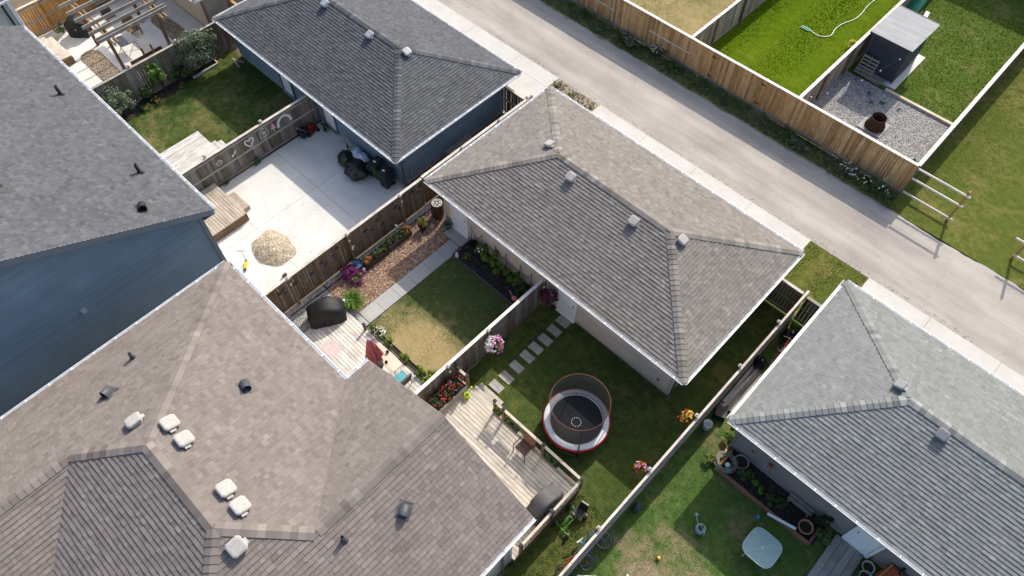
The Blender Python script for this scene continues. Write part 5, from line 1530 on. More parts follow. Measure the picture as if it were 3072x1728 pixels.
# ------------------------------------------------------------------ concrete pad
def mound(x, y, rx, ry, h):
    def f(px, py):
        d = math.hypot((px-x)/rx, (py-y)/ry)
        return max(0, 1-d**1.5)*h*(1+0.45*mnoise.noise(Vector((px*2.6, py*2.6, 0))))
    return f
th = thing('wood_chip_pile', (-20.3, 6.25, 0.02), 'heap of straw-coloured wood chips on the sunny pad', 'chip pile')
mf = mound(-20.3, 6.25, 1.0, 0.86, 0.34)
b = MB(); K = 18; vs = []
for i in range(K+1):
    for k in range(28):
        a = 2*math.pi*k/28; q = i/K*(0.97+0.22*mnoise.noise(Vector((math.cos(a)*1.7, math.sin(a)*1.7, 7))))
        px, py = -20.3+0.98*q*math.cos(a), 6.25+0.84*q*math.sin(a)
        vs.append((px, py, 0.022+mf(px, py)))
b.add(vs, [(i*28+k, i*28+(k+1) % 28, (i+1)*28+(k+1) % 28, (i+1)*28+k) for i in range(K) for k in range(28)], 0.4, True)
b.build('heap', mat('chip_mass', (0.5, 0.41, 0.29), (0.66, 0.57, 0.43), 30, 0.95), th)
chips('chips', [(-20.3+1.03*math.cos(k/8)*(0.97+0.22*mnoise.noise(Vector((math.cos(k/8)*1.7, math.sin(k/8)*1.7, 7)))), 6.25+0.88*math.sin(k/8)*(0.97+0.22*mnoise.noise(Vector((math.cos(k/8)*1.7, math.sin(k/8)*1.7, 7))))) for k in range(50)], 3800, 0.028, ((0.03, 0.11), (0.012, 0.03)), P_STRAW, None, None, 31, mf, 0.7, th)

chips('chips', rect(-21.6, -18.9, 5.0, 7.5), 160, 0.021, ((0.03, 0.09), (0.012, 0.03)), P_STRAW, None, None, 33, None, 0.5, th)
def bag(label, x, y, r, sz, m, seed, group='garbage bags heaped by the navy garage', sx=1.0):
    th = thing('garbage_bag', (x, y, 0.02), label, 'garbage bag', group)
    b = MB(); n = 16; vs = []
    for i in range(n+1):
        ph = math.pi*i/n
        for k in range(2*n):
            a = math.pi*k/n
            d = Vector((math.sin(ph)*math.cos(a), math.sin(ph)*math.sin(a), -math.cos(ph)))
            q = 1+0.28*mnoise.fractal(d*1.6+Vector((seed*3.1, seed, 0)), 1.0, 2.0, 3)+0.16*abs(mnoise.noise(d*5+Vector((seed, 0, 0))))-0.05
            vs.append((x+d.x*r*q*sx, y+d.y*r*q, max(0.022, 0.02+r*sz*0.72+d.z*r*sz*q)))
    w = 2*n
    b.add(vs, [(i*w+k, i*w+(k+1) % w, (i+1)*w+(k+1) % w, (i+1)*w+k) for i in range(n) for k in range(w)], 0.5, True)
    b.build('bag', m, th)
    b = MB(); b.lathe((x+0.03, y-0.04, 0.02+r*sz*1.55), [(0.03, 0), (0.02, 0.05), (0.07, 0.1), (0.05, 0.12), (0.001, 0.1)], 9); b.build('knot', m, th)
M_BAGB = mat('bag_black', (0.006, 0.006, 0.007), (0.012, 0.012, 0.013), 6, 0.32, 0.5)
M_BAGW = mat('bag_white', (0.5, 0.56, 0.66), (0.6, 0.66, 0.74), 6, 0.35, 0.4)
bag('black garbage bag nearest the small bike', -21.9, 11.72, 0.4, 0.85, M_BAGB, 1)
bag('largest black garbage bag, beside the green-bodied bin', -20.95, 11.62, 0.52, 0.8, M_BAGB, 2, sx=1.2)
bag('pale blue-white bag slumped against the navy wall', -21.65, 12.2, 0.36, 0.9, M_BAGW, 3, sx=1.2)
bag('crumpled pale bag lying on top of the black bags', -21.15, 12.12, 0.32, 1.3, M_BAGW, 4, sx=1.2)
bag('small black bag squeezed behind the big black one', -20.62, 12.05, 0.3, 1.2, M_BAGB, 5)

def wheelie(label, x, y, rz, mbody, s=1.0):
    th = thing('wheelie_bin', (x, y, 0.02), label, 'wheelie bin', 'wheelie bins by the navy garage')
    b = MB(); b.box((x, y, 0.53), (0.46*s, 0.52*s, 0.94), rz, taper=1.0)
    # tapered body: narrower at the foot
    v = b.v
    for i in range(4):
        c = Vector((x, y, v[i][2])); p = Vector(v[i]); q = c+(p-c)*0.78; v[i] = (q.x, q.y, 0.08)
    b.build('body', mbody, th)
    ca, sa = math.cos(rz), math.sin(rz)
    def P(u, w, z): return (x+ca*u-sa*w, y+sa*u+ca*w, z)
    b = MB(); b.box((x, y, 1.02), (0.54*s, 0.6*s, 0.05), rz); b.box((x, y, 1.06), (0.44*s, 0.5*s, 0.05), rz, taper=0.85); b.build('lid', M_BLKP, th)
    b = MB(); b.box(P(-0.02, -0.05, 1.0875), (0.16, 0.1, 0.004), rz); b.build('label_sticker', M_white, th)
    b = MB(); b.tube([P(-0.2, 0.33, 1.0), P(0.2, 0.33, 1.0)], 0.018); b.build('handle', M_BLKP, th)
    for u in (-0.2, 0.2):
        b = MB(); b.tube([P(u-0.03, 0.24, 0.12), P(u+0.03, 0.24, 0.12)], 0.1, 14); b.build('wheel', M_BLKP, th)
wheelie('green-bodied wheelie bin with black lid beside the garbage bags', -20.12, 12.15, R(0), mat('bin_green', (0.03, 0.055, 0.022), (0.04, 0.07, 0.03), 6, 0.5))
wheelie('all-black wheelie bin at the corner of the navy garage', -19.42, 12.08, R(8), M_BLKP, 1.1)

def bike(name, label, c, ang, tilt, size, mframe, group=None, loc_z=0.0, hand=1.0, msad=None):
    """bicycle: two wheels with tyre, rim, spokes; frame, fork, bars, saddle, crank. tilt = lean from upright"""
    th = thing(name, (c[0], c[1], loc_z), label, 'bicycle', group)
    wr = 0.33*size
    A_ = Matrix.Rotation(ang, 3, 'Z') @ Matrix.Rotation(tilt, 3, 'X')
    O = Vector((c[0], c[1], loc_z))
    # resting height: lift so that nothing sinks
    def T(x, y, z): return A_ @ Vector((x*size, y*size, z*size))+O+Vector((0, 0, 0.03+abs(math.sin(tilt))*0.06*size))
    def ring(cx, r, n=26): return [T(cx+r*math.cos(6.283*k/n), 0, 0.33+r*math.sin(6.283*k/n)) for k in range(n)]
    for cx in (-0.52, 0.52):
        b = MB(); b.tube(ring(cx, 0.315), 0.022*size, 6, closed=True); w = b.build('wheel', M_BLKP, th)
        b = MB(); b.tube(ring(cx, 0.285), 0.01*size, 5, closed=True)
        b.build('rim', M_metal, w)
        b = MB()
        for k in range(10):
            a = 6.283*k/10; b.tube([T(cx, 0, 0.33), T(cx+0.28*math.cos(a), 0, 0.33+0.28*math.sin(a))], 0.0035*size, 3)
        b.build('spokes', M_metal, w)
    b = MB()
    bb, st, hd = (-0.08, 0, 0.3), (-0.2, 0, 0.72), (0.38, 0, 0.75)
    for p, q in ((bb, st), (st, hd), (bb, (0.4, 0, 0.66)), (bb, (-0.52, 0, 0.33)), (st, (-0.52, 0, 0.33)), (hd, (0.4, 0, 0.62))):
        b.tube([T(*p), T(*q)], 0.02*size, 6)
    b.build('frame', mframe, th)
    b = MB()
    for s in (-0.05, 0.05): b.tube([T(0.4, s*0.6, 0.64), T(0.46, s, 0.5), T(0.52, s, 0.33)], 0.013*size, 5)
    b.build('fork', mframe, th)
    b = MB(); b.tube([T(0.38, 0, 0.72), T(0.35, 0, 0.86)], 0.014*size); b.tube([T(0.28, -0.29*hand, 0.9), T(0.36, -0.12, 0.87), T(0.36, 0.12, 0.87), T(0.28, 0.29*hand, 0.9)], 0.014*size)
    b.build('handlebar', M_metal, th)
    b = MB(); b.tube([T(-0.2, 0, 0.7), T(-0.23, 0, 0.84)], 0.013*size); b.add([T(-0.38, -0.09, 0.86), T(-0.05, -0.02, 0.86), T(-0.05, 0.02, 0.86), T(-0.38, 0.09, 0.86), T(-0.36, -0.06, 0.81), T(-0.08, 0, 0.82), T(-0.36, 0.06, 0.81)],
        [(0, 1, 2, 3), (0, 4, 5, 1), (1, 5, 2), (2, 5, 6, 3), (3, 6, 4, 0), (4, 6, 5)]); b.build('saddle', msad or M_BLKP, th)
    b = MB(); b.tube([T(-0.08, -0.09, 0.16), T(-0.08, -0.06, 0.3), T(-0.08, 0.06, 0.3), T(-0.08, 0.09, 0.44)], 0.011*size)
    for s, z in ((-0.12, 0.16), (0.12, 0.44)): b.tube([T(-0.12, s, z), T(-0.03, s, z)], 0.018*size, 4)
    b.build('crank', M_dark, th)
    return th
M_YELP = mat('paint_yellow', (0.55, 0.42, 0.03), (0.6, 0.46, 0.04), 4, 0.4)
M_REDP = mat('paint_red', (0.36, 0.02, 0.015), (0.42, 0.03, 0.02), 4, 0.4)
M_BLUEP = mat('paint_blue', (0.02, 0.1, 0.3), (0.03, 0.13, 0.36), 4, 0.4)
M_GRNP = mat('paint_green', (0.03, 0.3, 0.02), (0.04, 0.38, 0.03), 4, 0.4)
bike('bicycle', 'small yellow and black bike leaning by the garbage bags', (-22.25, 12.22), R(160), R(-12), 0.72, M_YELP, 'bicycles in the yards', 0.02)
# lawn mower in the corner
M_MOW = mat('paint_dull_red', (0.16, 0.015, 0.012), (0.2, 0.02, 0.016), 4, 0.5)
th = thing('lawn_mower', (-24.75, 11.75, 0.02), 'red lawn mower with black bag in the shaded pad corner', 'lawn mower')
b = MB(); b.box((-24.75, 11.75, 0.22), (0.5, 0.62, 0.18), R(20), taper=0.8); b.build('deck_housing', M_MOW, th)
b = MB(); b.lathe((-24.76, 11.78, 0.3), [(0.17, 0), (0.17, 0.1), (0.1, 0.16), (0.001, 0.17)], 14); b.build('engine', M_MOW, th)
for i, j in ((-1, -1), (1, -1), (1, 1), (-1, 1)):
    b = MB(); x, y = -24.75+i*0.26, 11.75+j*0.26; b.tube([(x-0.02, y, 0.11), (x+0.03, y, 0.11)], 0.1, 12); b.build('wheel', M_BLKP, th)
b = MB(); b.tube([(-24.95, 11.5, 0.3), (-24.9, 11.0, 0.85), (-24.5, 11.05, 0.85), (-24.55, 11.5, 0.3)], 0.014); b.build('handle', M_metal, th)
b = MB(); b.box((-24.7, 11.3, 0.3), (0.42, 0.4, 0.3), R(10), taper=0.9); b.build('grass_bag', M_BLKP, th)
plant('weed_bush', (-24.3, 12.25, 0.02), 'dark green weeds beside the red mower', 'plant', (0.4, 0.25, 0.2), 0.2, 320, 0.09, LF_MID, stems=3)
for x, y, r_, lb in ((-24.82, 8.75, 0.24, 'weed tuft below the chalk heart fence'), (-24.86, 6.95, 0.14, 'small weed between deck corner and chalk fence'), (-18.3, 9.8, 0.3, 'weed tuft on the pad edge behind the spotted fence, middle one'), (-18.25, 11.0, 0.26, 'weed tuft near the black wheelie bin'), (-18.3, 7.8, 0.22, 'weed tuft behind the spotted fence, on the sunny pad edge')):
    plant('weed', (x, y, 0.02), lb, 'weed', (r_, r_*1.3, r_*0.9), r_*0.8, 200, 0.08, LF_MID, stems=2, group='weeds around the concrete pad')
# scooter
th = thing('kick_scooter', (-20.5, 4.95, 0.02), 'yellow child scooter near the chip pile', 'scooter')
b = MB(); b.box((-20.38, 4.85, 0.1), (0.42, 0.12, 0.05), R(-40)); b.build('footboard', M_YELP, th)
b = MB(); b.tube([(-20.53, 4.99, 0.1), (-20.6, 5.03, 0.75)], 0.016); b.tube([(-20.72, 4.9, 0.76), (-20.48, 5.16, 0.76)], 0.016); b.build('steering_bar', M_metal, th)
for x, y in ((-20.55, 5.0), (-20.22, 4.72)):
    b = MB(); b.tube([(x-0.015, y-0.015, 0.09), (x+0.015, y+0.015, 0.09)], 0.07, 12); b.build('wheel', M_BLKP, th)
# planks by the garage side
th = thing('plank_stack', (-18.5, 15.8, 0), 'grey planks stored between navy garage and fence', 'planks')
for i in range(4):
    b = MB(); b.box((-18.62+0.1*i, 15.8+0.03*i, 0.35), (0.04, 1.55-0.06*i, 0.62-0.05*i), ry=0.18); b.build('plank', WD_RAIL, th)
b = MB(); b.sphere((-18.7, 5.66, 0.12), 0.11, 8, rough=0.35, seed=3); b.sphere((-18.66, 5.74, 0.26), 0.07, 7, rough=0.3, seed=4)
b.build('garden_figure', mat('stone_pinkgrey', (0.25, 0.2, 0.19), (0.34, 0.28, 0.27), 20, 0.9), None, label='small grey stone figure on the sunny pad edge', cat='figurine')
# chalk scribbles on the pad
def floor_chalk(label, lines, z, m, w=0.05, group=None):
    b = MB()
    for pts in lines:
        for i in range(len(pts)-1):
            zz = z+0.0005*((len(b.f)) % 5)
            p = Vector((*pts[i], zz)); q = Vector((*pts[i+1], zz)); d = (q-p).normalized(); s = Vector((-d.y, d.x, 0))*w/2
            b.add([p-s, q-s, q+s, p+s], [(0, 1, 2, 3)])
    return b.build('chalk_drawing', m, None, label=label, cat='chalk drawing', group=group)
M_FCH = mat('chalk_faint', (0.56, 0.56, 0.55), (0.64, 0.64, 0.63), 40, 1.0)
floor_chalk('faint white chalk loops on the shaded pad', [[(-21.0+0.5*math.cos(t*0.5), 8.9+0.3*math.sin(t*0.5+k)) for t in range(14)] for k in range(3)], 0.0235, M_FCH, 0.03)
floor_chalk('short chalk stroke on the shaded pad beside the joint', [[(-22.35, 9.15), (-21.95, 9.25)], [(-21.5, 10.2), (-21.0, 10.4), (-20.8, 10.1)]], 0.0235, M_FCH, 0.045)
# ------------------------------------------------------------------ centre garden (spotted fence, bark bed, silver deck)
WD_PLB = wood('planter_dark', (0.035, 0.026, 0.02), (0.06, 0.046, 0.036), (0.09, 0.07, 0.055), 'y', 0.15)
def flower_trough(label, x0, x1, y0, y1, fl, lf, z1=0.32):
    t = trough('flower_planter', label, x0, x1, y0, y1, 0.02, z1, WD_PLB, group='dark planters along the spotted fence')
    for yy, fm, n in fl:
        PSEED[0] += 1; r = random.Random(PSEED[0])
        b = MB(); leaf_cloud(b, ((x0+x1)/2, yy, z1+0.16), (0.24, 0.3, 0.22), 260, 0.08, r, 8); b.build('foliage', lf, t)
        if fm:
            b = MB(); leaf_cloud(b, ((x0+x1)/2+0.05, yy, z1+0.22), (0.25, 0.26, 0.22), n, 0.07, r, 8, 1.5); b.build('blossoms', FL[fm], t)
    return t
flower_trough('dark planter with orange and red flowers nearest the rain barrel', -16.86, -16.46, 9.65, 10.95, ((10.75, 'orange', 110), (10.3, None, 0), (9.85, None, 0)), LF_MID)
flower_trough('dark planter with red-orange flowers beside the blue bowl', -16.84, -16.42, 8.32, 9.55, ((8.5, 'orange', 130), (9.0, None, 0), (9.4, None, 0)), LF_MID)
p_ = pot('plant_pot', 'black pot with yellow-green plant at the end of the bark bed', -16.35, 11.5, 0.015, 0.2, 0.38, M_BLKP)
plant('', (-16.35, 11.5, 0.3), '', '', (0.28, 0.3, 0.22), 0.28, 260, 0.1, LF_YEL, parent=p_, stems=3)
# rain barrel with hose ring on the lid
th = thing('rain_barrel', (-16.42, 12.5, 0.0), 'dark brown rain barrel under the garage eave', 'rain barrel')
b = MB(); b.lathe((-16.42, 12.5, 0.02), [(0.001, 0), (0.24, 0), (0.28, 0.15), (0.3, 0.45), (0.28, 0.78), (0.25, 0.9), (0.2, 0.9), (0.001, 0.87)], 22); b.build('barrel', mat('barrel_brown', (0.045, 0.022, 0.016), (0.06, 0.03, 0.022), 5, 0.45), th)
b = MB(); b.tube([(-16.42+0.22*math.cos(k*0.314), 12.5+0.22*math.sin(k*0.314), 0.93) for k in range(20)], 0.016, 6, closed=True); b.tube([(-16.42+0.15*math.cos(k*0.314), 12.5+0.15*math.sin(k*0.314), 0.93) for k in range(20)], 0.012, 6, closed=True)
for k in range(5): b.tube([(-16.42, 12.5, 0.925), (-16.42+0.21*math.cos(k*1.257), 12.5+0.21*math.sin(k*1.257), 0.925)], 0.011, 5)
b.build('wheel_ornament', M_white, th)
pot('plant_pot', 'green pail beside the paved doorstep', -15.62, 12.38, 0.02, 0.2, 0.3, mat('pot_sage', (0.1, 0.17, 0.12), (0.13, 0.21, 0.15), 6, 0.5), soil=False)
b = MB(); b.sphere((-15.85, 12.45, 0.2), 0.09, 8); b.sphere((-15.85, 12.45, 0.36), 0.065, 8); b.lathe((-15.85, 12.45, 0.0), [(0.1, 0.02), (0.09, 0.1), (0.05, 0.14)], 10)
b.build('garden_figure', mat('figure_cream', (0.5, 0.42, 0.34), (0.6, 0.52, 0.44), 10, 0.7), None, label='cream figurine beside the green pail', cat='figurine')
b = MB(); b.sphere((-16.1, 11.85, 0.14), 0.1, 8, sz=1.3); b.sphere((-16.08, 11.83, 0.32), 0.06, 7)
b.build('garden_figure', mat('figure_tan', (0.4, 0.28, 0.2), (0.46, 0.34, 0.25), 10, 0.7), None, label='tan figurine behind the black pot', cat='figurine')
plant('petunia', (-16.85, 7.62, 0.02), 'deep purple petunia mound against the spotted fence', 'flowers', (0.42, 0.38, 0.24), 0.22, 300, 0.08, LF_MID, (('purple', 260, 0.045),), 'purple petunias in the bark bed')
plant('petunia', (-16.32, 7.75, 0.02), 'purple and green petunia mound facing the walkway', 'flowers', (0.42, 0.42, 0.26), 0.22, 460, 0.09, LF_FRESH, (('purple', 150, 0.045),), 'purple petunias in the bark bed')
th = thing('bird_bath', (-16.84, 8.14, 0), 'dark blue bowl fountain between petunias and planter', 'bird bath')
b = MB(); b.lathe((-16.84, 8.14, 0.02), [(0.001, 0), (0.16, 0), (0.12, 0.1), (0.22, 0.2), (0.27, 0.3), (0.25, 0.3), (0.19, 0.22), (0.001, 0.2)], 22); b.build('bowl', mat('glaze_dark', (0.015, 0.022, 0.035), (0.025, 0.035, 0.05), 5, 0.25, 0.5), th)
b = MB(); b.lathe((-16.84, 8.14, 0.27), [(0.001, 0), (0.225, 0)], 22); b.build('water', mat('water_blue', (0.05, 0.13, 0.26), (0.08, 0.18, 0.33), 6, 0.08, 0.5), th)
b = MB(); b.lathe((-16.84, 8.14, 0.275), [(0.09, 0), (0.09, 0.03), (0.06, 0.03), (0.03, 0.1), (0.001, 0.12)], 12); b.build('spout', mat('glaze_mid', (0.05, 0.1, 0.18), (0.07, 0.13, 0.22), 5, 0.3), th)
b = MB(); b.sphere((-16.5, 8.2, 0.17), 0.13, 10); b.lathe((-16.5, 8.2, 0.0), [(0.08, 0.015), (0.05, 0.06)], 10)
b.build('gazing_ball', mat('mirror_ball', (0.6, 0.6, 0.6), (0.7, 0.7, 0.7), 4, 0.08, 0.5, 1.0), None, label='silver gazing ball beside the dark bowl', cat='garden ball')
b = MB(); b.sphere((-16.66, 8.3, 0.1), 0.1, 8, rough=0.4, seed=2); b.build('rock', mat('rock_white', (0.5, 0.48, 0.44), (0.62, 0.6, 0.56), 10, 0.8), None, label='white rock next to the silver ball', cat='rock')
for x, y, lb in ((-16.98, 10.55, 'glass globe lamp on a stake by the orange flowers'), (-15.62, 6.5, 'glass globe lamp on a stake beside the daylily')):
    th = thing('globe_light', (x, y, 0), lb, 'garden light', 'globe stake lights')
    b = MB(); b.tube([(x, y, 0.0), (x, y, 0.56)], 0.009); b.build('stake', M_metal, th)
    b = MB(); b.sphere((x, y, 0.62), 0.065, 8); b.build('globe', mat('globe_glass', (0.55, 0.57, 0.57), (0.65, 0.66, 0.66), 5, 0.15, 0.5), th)
grass_clump('daylily', (-15.5, 6.8, 0.02), 'arching green daylily at the corner of deck and walkway', 420, 0.5, 0.62, LF_FRESH, w=0.03)
th = thing('plant_edging', (-16.95, 9, 0), 'thin black edging strip between gravel and bark', 'edging')
b = MB(); b.box((-16.95, 8.6, 0.03), (0.025, 7.9, 0.06)); b.build('strip', M_BLKP, th)
th = thing('plant_edging', (-12.4, 11.4, 0), 'slate blue edging in front of the dark mulch bed', 'edging')
for a_, b_ in (((-14.36, 11.43), (-10.05, 11.43)), ((-14.36, 11.43), (-14.46, 12.0))):
    b = MB(); b.beam((*a_, 0.04), (*b_, 0.04), 0.05, 0.09); b.build('strip', mat('edging_slate', (0.06, 0.07, 0.085), (0.08, 0.095, 0.11), 5, 0.6), th)
# shrubs in the dark bed
for x, y, rr, z, lb in ((-13.45, 12.25, 0.42, 0.58, 'fresh green round shrub with a pale bloom, nearest the door'), (-12.72, 12.2, 0.46, 0.56, 'second fresh green round shrub from the door'), (-12.1, 12.1, 0.45, 0.56, 'third fresh green round shrub from the door'), (-11.35, 12.2, 0.42, 0.52, 'fresh green round shrub nearest the trampoline fence')):
    plant('round_shrub', (x, y, 0.02), lb, 'shrub', (rr, rr, rr*0.75), z, 620, 0.12, LF_FRESH, (('white', 3, 0.05),) if 'bloom' in lb else (), 'round shrubs in the dark mulch bed', 9)
plant('dark_shrub', (-14.0, 12.3, 0.02), 'dark burgundy-brown shrub beside the doorstep', 'shrub', (0.42, 0.3, 0.3), 0.4, 500, 0.1, leaf_mat('leaf_burgundy', (0.012, 0.01, 0.009), (0.028, 0.02, 0.018), (0.05, 0.04, 0.03)))
plant('dark_shrub', (-10.55, 12.35, 0.02), 'dark shrub in the bed corner by the trampoline fence', 'shrub', (0.4, 0.25, 0.3), 0.35, 420, 0.1, LF_DARK)
grass_clump('iris', (-10.75, 11.95, 0.02), 'spiky green iris leaves near the pink flamingo', 90, 0.5, 0.35, LF_MID, w=0.03)
plant('bed_flower', (-13.85, 11.75, 0.02), 'sparse yellow flower near the white ornament', 'flowers', (0.2, 0.2, 0.14), 0.14, 70, 0.08, LF_YEL, (('yellow', 6, 0.03),))
b = MB(); b.lathe((-14.18, 11.52, 0.0), [(0.08, 0.02), (0.09, 0.1), (0.06, 0.18), (0.075, 0.24), (0.04, 0.3), (0.001, 0.31)], 12)
b.build('garden_figure', M_white, None, label='white ornament at the corner of the dark mulch bed', cat='figurine')
th = thing('flamingo', (-10.72, 11.5, 0), 'pink plastic flamingo by the trampoline yard fence', 'garden ornament')
M_FLAM = mat('flamingo_pink', (0.55, 0.16, 0.17), (0.65, 0.22, 0.22), 6, 0.5)
b = MB(); b.sphere((-10.72, 11.5, 0.48), 0.11, 9, sz=0.75); b.tube([(-10.64, 11.5, 0.5), (-10.5, 11.5, 0.45)], [0.08, 0.01], 8); b.build('body', M_FLAM, th)
b = MB(); b.tube([(-10.8, 11.5, 0.5), (-10.93, 11.5, 0.6), (-10.9, 11.5, 0.72), (-10.98, 11.5, 0.76), (-11.04, 11.5, 0.7)], [0.03, 0.022, 0.022, 0.03, 0.01], 7); b.build('neck', M_FLAM, th)
for y in (11.47, 11.53):
    b = MB(); b.tube([(-10.72, y, 0.0), (-10.72, y, 0.42)], 0.006, 5); b.build('leg', M_metal, th)
# black wire trellis pieces along the wall
for x0, lb in ((-14.25, 'nearest the white door'), (-12.8, 'in the middle'), (-11.35, 'nearest the trampoline fence')):
    th = thing('wire_trellis', (x0+0.32, 12.5, 0), 'black wire garden hoop with swag against the beige wall, '+lb, 'trellis', 'black wire hoops along the beige wall')
    for dx in (0, 0.65):
        b = MB(); b.tube([(x0+dx, 12.5, 0), (x0+dx, 12.5, 1.25)], 0.011, 5); b.tube([(x0+dx-0.05, 12.5, 0), (x0+dx, 12.5, 1.2)], 0.007, 5); b.build('post', M_dark, th)
    b = MB(); b.tube([(x0+0.65*t, 12.5, 1.2-0.5*math.sin(math.pi*t)**0.8) for t in [i/12 for i in range(13)]], 0.01, 5); b.build('swag', M_dark, th)

# deck furniture
th = thing('patio_umbrella', (-12.55, 5.62, 0.25), 'closed brick red umbrella standing on the silver deck', 'umbrella')
M_UMB = mat('umbrella_red', (0.24, 0.058, 0.058), (0.31, 0.085, 0.085), 3, 0.8)
b = MB(); b.tube([(-12.55, 5.62, 0.25), (-12.55, 5.62, 2.42)], 0.02); b.build('pole', M_metal, th)
b = MB(); K = 32; vs = []
for z, r_, f in ((2.36, 0.07, 0), (2.2, 0.13, 0.1), (1.9, 0.2, 0.3), (1.5, 0.28, 0.4), (1.1, 0.36, 0.5), (0.95, 0.38, 0.5)):
    for k in range(K):
        a = 6.283*k/K; q = r_*(1-f*(0.5+0.5*math.cos(8*a))); vs.append((-12.55+q*math.cos(a), 5.62+q*math.sin(a), z-0.1*f*(0.5+0.5*math.cos(8*a+1))))
b.add(vs, [(i*K+k, i*K+(k+1) % K, (i+1)*K+(k+1) % K, (i+1)*K+k) for i in range(5) for k in range(K)], 0.5, True); b.build('canopy', M_UMB, th)
b = MB(); b.lathe((-12.55, 5.62, 2.34), [(0.07, 0), (0.06, 0.05), (0.001, 0.1)], 10); b.build('finial', mat('cap_grey', (0.3, 0.27, 0.27), (0.36, 0.33, 0.33), 5, 0.6), th)
b = MB(); b.lathe((-12.55, 5.62, 0.25), [(0.24, 0.0), (0.24, 0.04), (0.05, 0.08), (0.03, 0.25)], 16); b.build('base', M_dark, th)
th = thing('patio_table', (-12.2, 5.75, 0.25), 'cream rectangular table beside the red umbrella', 'table')
M_CREAM = mat('table_cream', (0.5, 0.42, 0.33), (0.56, 0.48, 0.39), 3, 0.5)
b = MB(); b.slab([(x, y) for x, y in rounded(-12.95, -11.55, 5.72, 6.18, 0.08)], 0.91, 0.95); b.build('tabletop', M_CREAM, th)
for x in (-12.85, -11.65):
    for y in (5.8, 6.1):
        b = MB(); b.tube([(x, y, 0.25), (x, y, 0.91)], 0.018); b.build('leg', M_metal, th)
for x, y, lb in ((-12.35, 6.1, 'dark cup on the cream table, near the umbrella'), (-12.05, 5.78, 'dark grey bowl on the cream table')):
    b = MB(); b.lathe((x, y, 0.95), [(0.001, 0), (0.05, 0), (0.06, 0.09), (0.05, 0.09), (0.04, 0.02)], 12)
    b.build('cup', M_dark, None, label=lb, cat='cup')
th = thing('deck_chair', (-11.2, 5.75, 0.25), 'charcoal chair with turquoise cushion at the table end', 'chair')
M_TEAL = mat('cushion_teal', (0.06, 0.24, 0.29), (0.1, 0.31, 0.36), 4, 0.8)
b = MB(); b.box((-11.25, 5.8, 0.68), (0.5, 0.5, 0.08), taper=0.94); b.build('seat_cushion', M_TEAL, th)
b = MB(); b.box((-11.25, 5.8, 0.62), (0.54, 0.54, 0.04)); b.build('seat', M_COVERG, th)
b = MB(); b.box((-10.96, 5.8, 0.95), (0.06, 0.54, 0.6), ry=0.2); b.build('backrest', M_COVERG, th)
for i, j in ((-1, -1), (1, -1), (1, 1), (-1, 1)):
    b = MB(); b.tube([(-11.25+i*0.24, 5.8+j*0.24, 0.25), (-11.25+i*0.24, 5.8+j*0.24, 0.62)], 0.018); b.build('leg', M_dark, th)
th = thing('storage_box', (-11.75, 5.55, 0.25), 'pale blue cooler box under the table end', 'cooler')
b = MB(); b.box((-11.55, 5.5, 0.4), (0.42, 0.3, 0.3), taper=1.05); b.build('box', M_TEAL, th)
b = MB(); b.box((-11.55, 5.5, 0.58), (0.46, 0.34, 0.05)); b.build('lid', mat('lid_pale', (0.5, 0.6, 0.64), (0.56, 0.65, 0.68), 4, 0.5), th)
# pink chalk on the deck
M_PINK = new_mat('chalk_rug', 0.95, 0.1)
def _pink():
    m, N, L, B = M_PINK
    f = nnode(N, L, coords(N, L, 'pos', (1, 1, 1)), 5, 6, 0.8)
    L.new(ramp(N, L, f, [(0.35, (0.56, 0.4, 0.4)), (0.52, (0.5, 0.36, 0.36)), (0.62, (0.62, 0.54, 0.52))]), B.inputs['Base Color'])
_pink()
rg = random.Random(4); b = MB()
for i in range(4):
    y0 = 4.56+0.14*i-0.0
    b.poly([(-14.85+rg.uniform(0, 0.08), y0, 0.2535), (-14.05+rg.uniform(-0.08, 0.05), y0, 0.2535), (-14.05+rg.uniform(-0.08, 0.05), y0+0.125, 0.2535), (-14.85+rg.uniform(0, 0.08), y0+0.125, 0.2535)])
b.build('chalk_drawing', M_PINK[0], None, label='pink chalk patch drawn on the silver deck boards', cat='chalk drawing')
# narrow planter along the deck front
t_ = trough('border_planter', 'narrow dark planter with lime shrubs along the deck front', -14.0, -10.1, 6.42, 6.7, 0.0, 0.24, WD_RAILX)
for x, y, s, lf_, fl, lb in ((-12.9, 6.56, 0.3, LF_LIME, (), 'lime shrub in the deck planter, nearest the umbrella'), (-12.02, 6.56, 0.3, LF_LIME, (), 'lime shrub in the middle of the deck planter'), (-11.1, 6.56, 0.28, LF_LIME, (), 'lime shrub in the deck planter, third from the umbrella'),
                          (-13.55, 6.6, 0.28, LF_FRESH, (('white', 60, 0.03), ('orange', 8, 0.04)), 'white flowering plant in the deck planter'), (-13.85, 6.58, 0.24, LF_FRESH, (), 'leafy green plant at the walkway end of the deck planter')):
    plant('planter_shrub', (x, y, 0.18), lb, 'shrub', (s, s*0.9, s*0.75), 0.25, 380, 0.09, lf_, fl, 'plants in the narrow deck planter', 8, 3)
grass_clump('palm_fern', (-10.6, 6.75, 0.1), 'feathery yellow-green fern by the trampoline fence', 60, 0.45, 0.42, LF_LIME, w=0.05)
grass_clump('leaf_rosette', (-10.7, 6.45, 0.2), 'flat yellow-green leaves at the planter end', 26, 0.15, 0.3, LF_LIME, w=0.06)

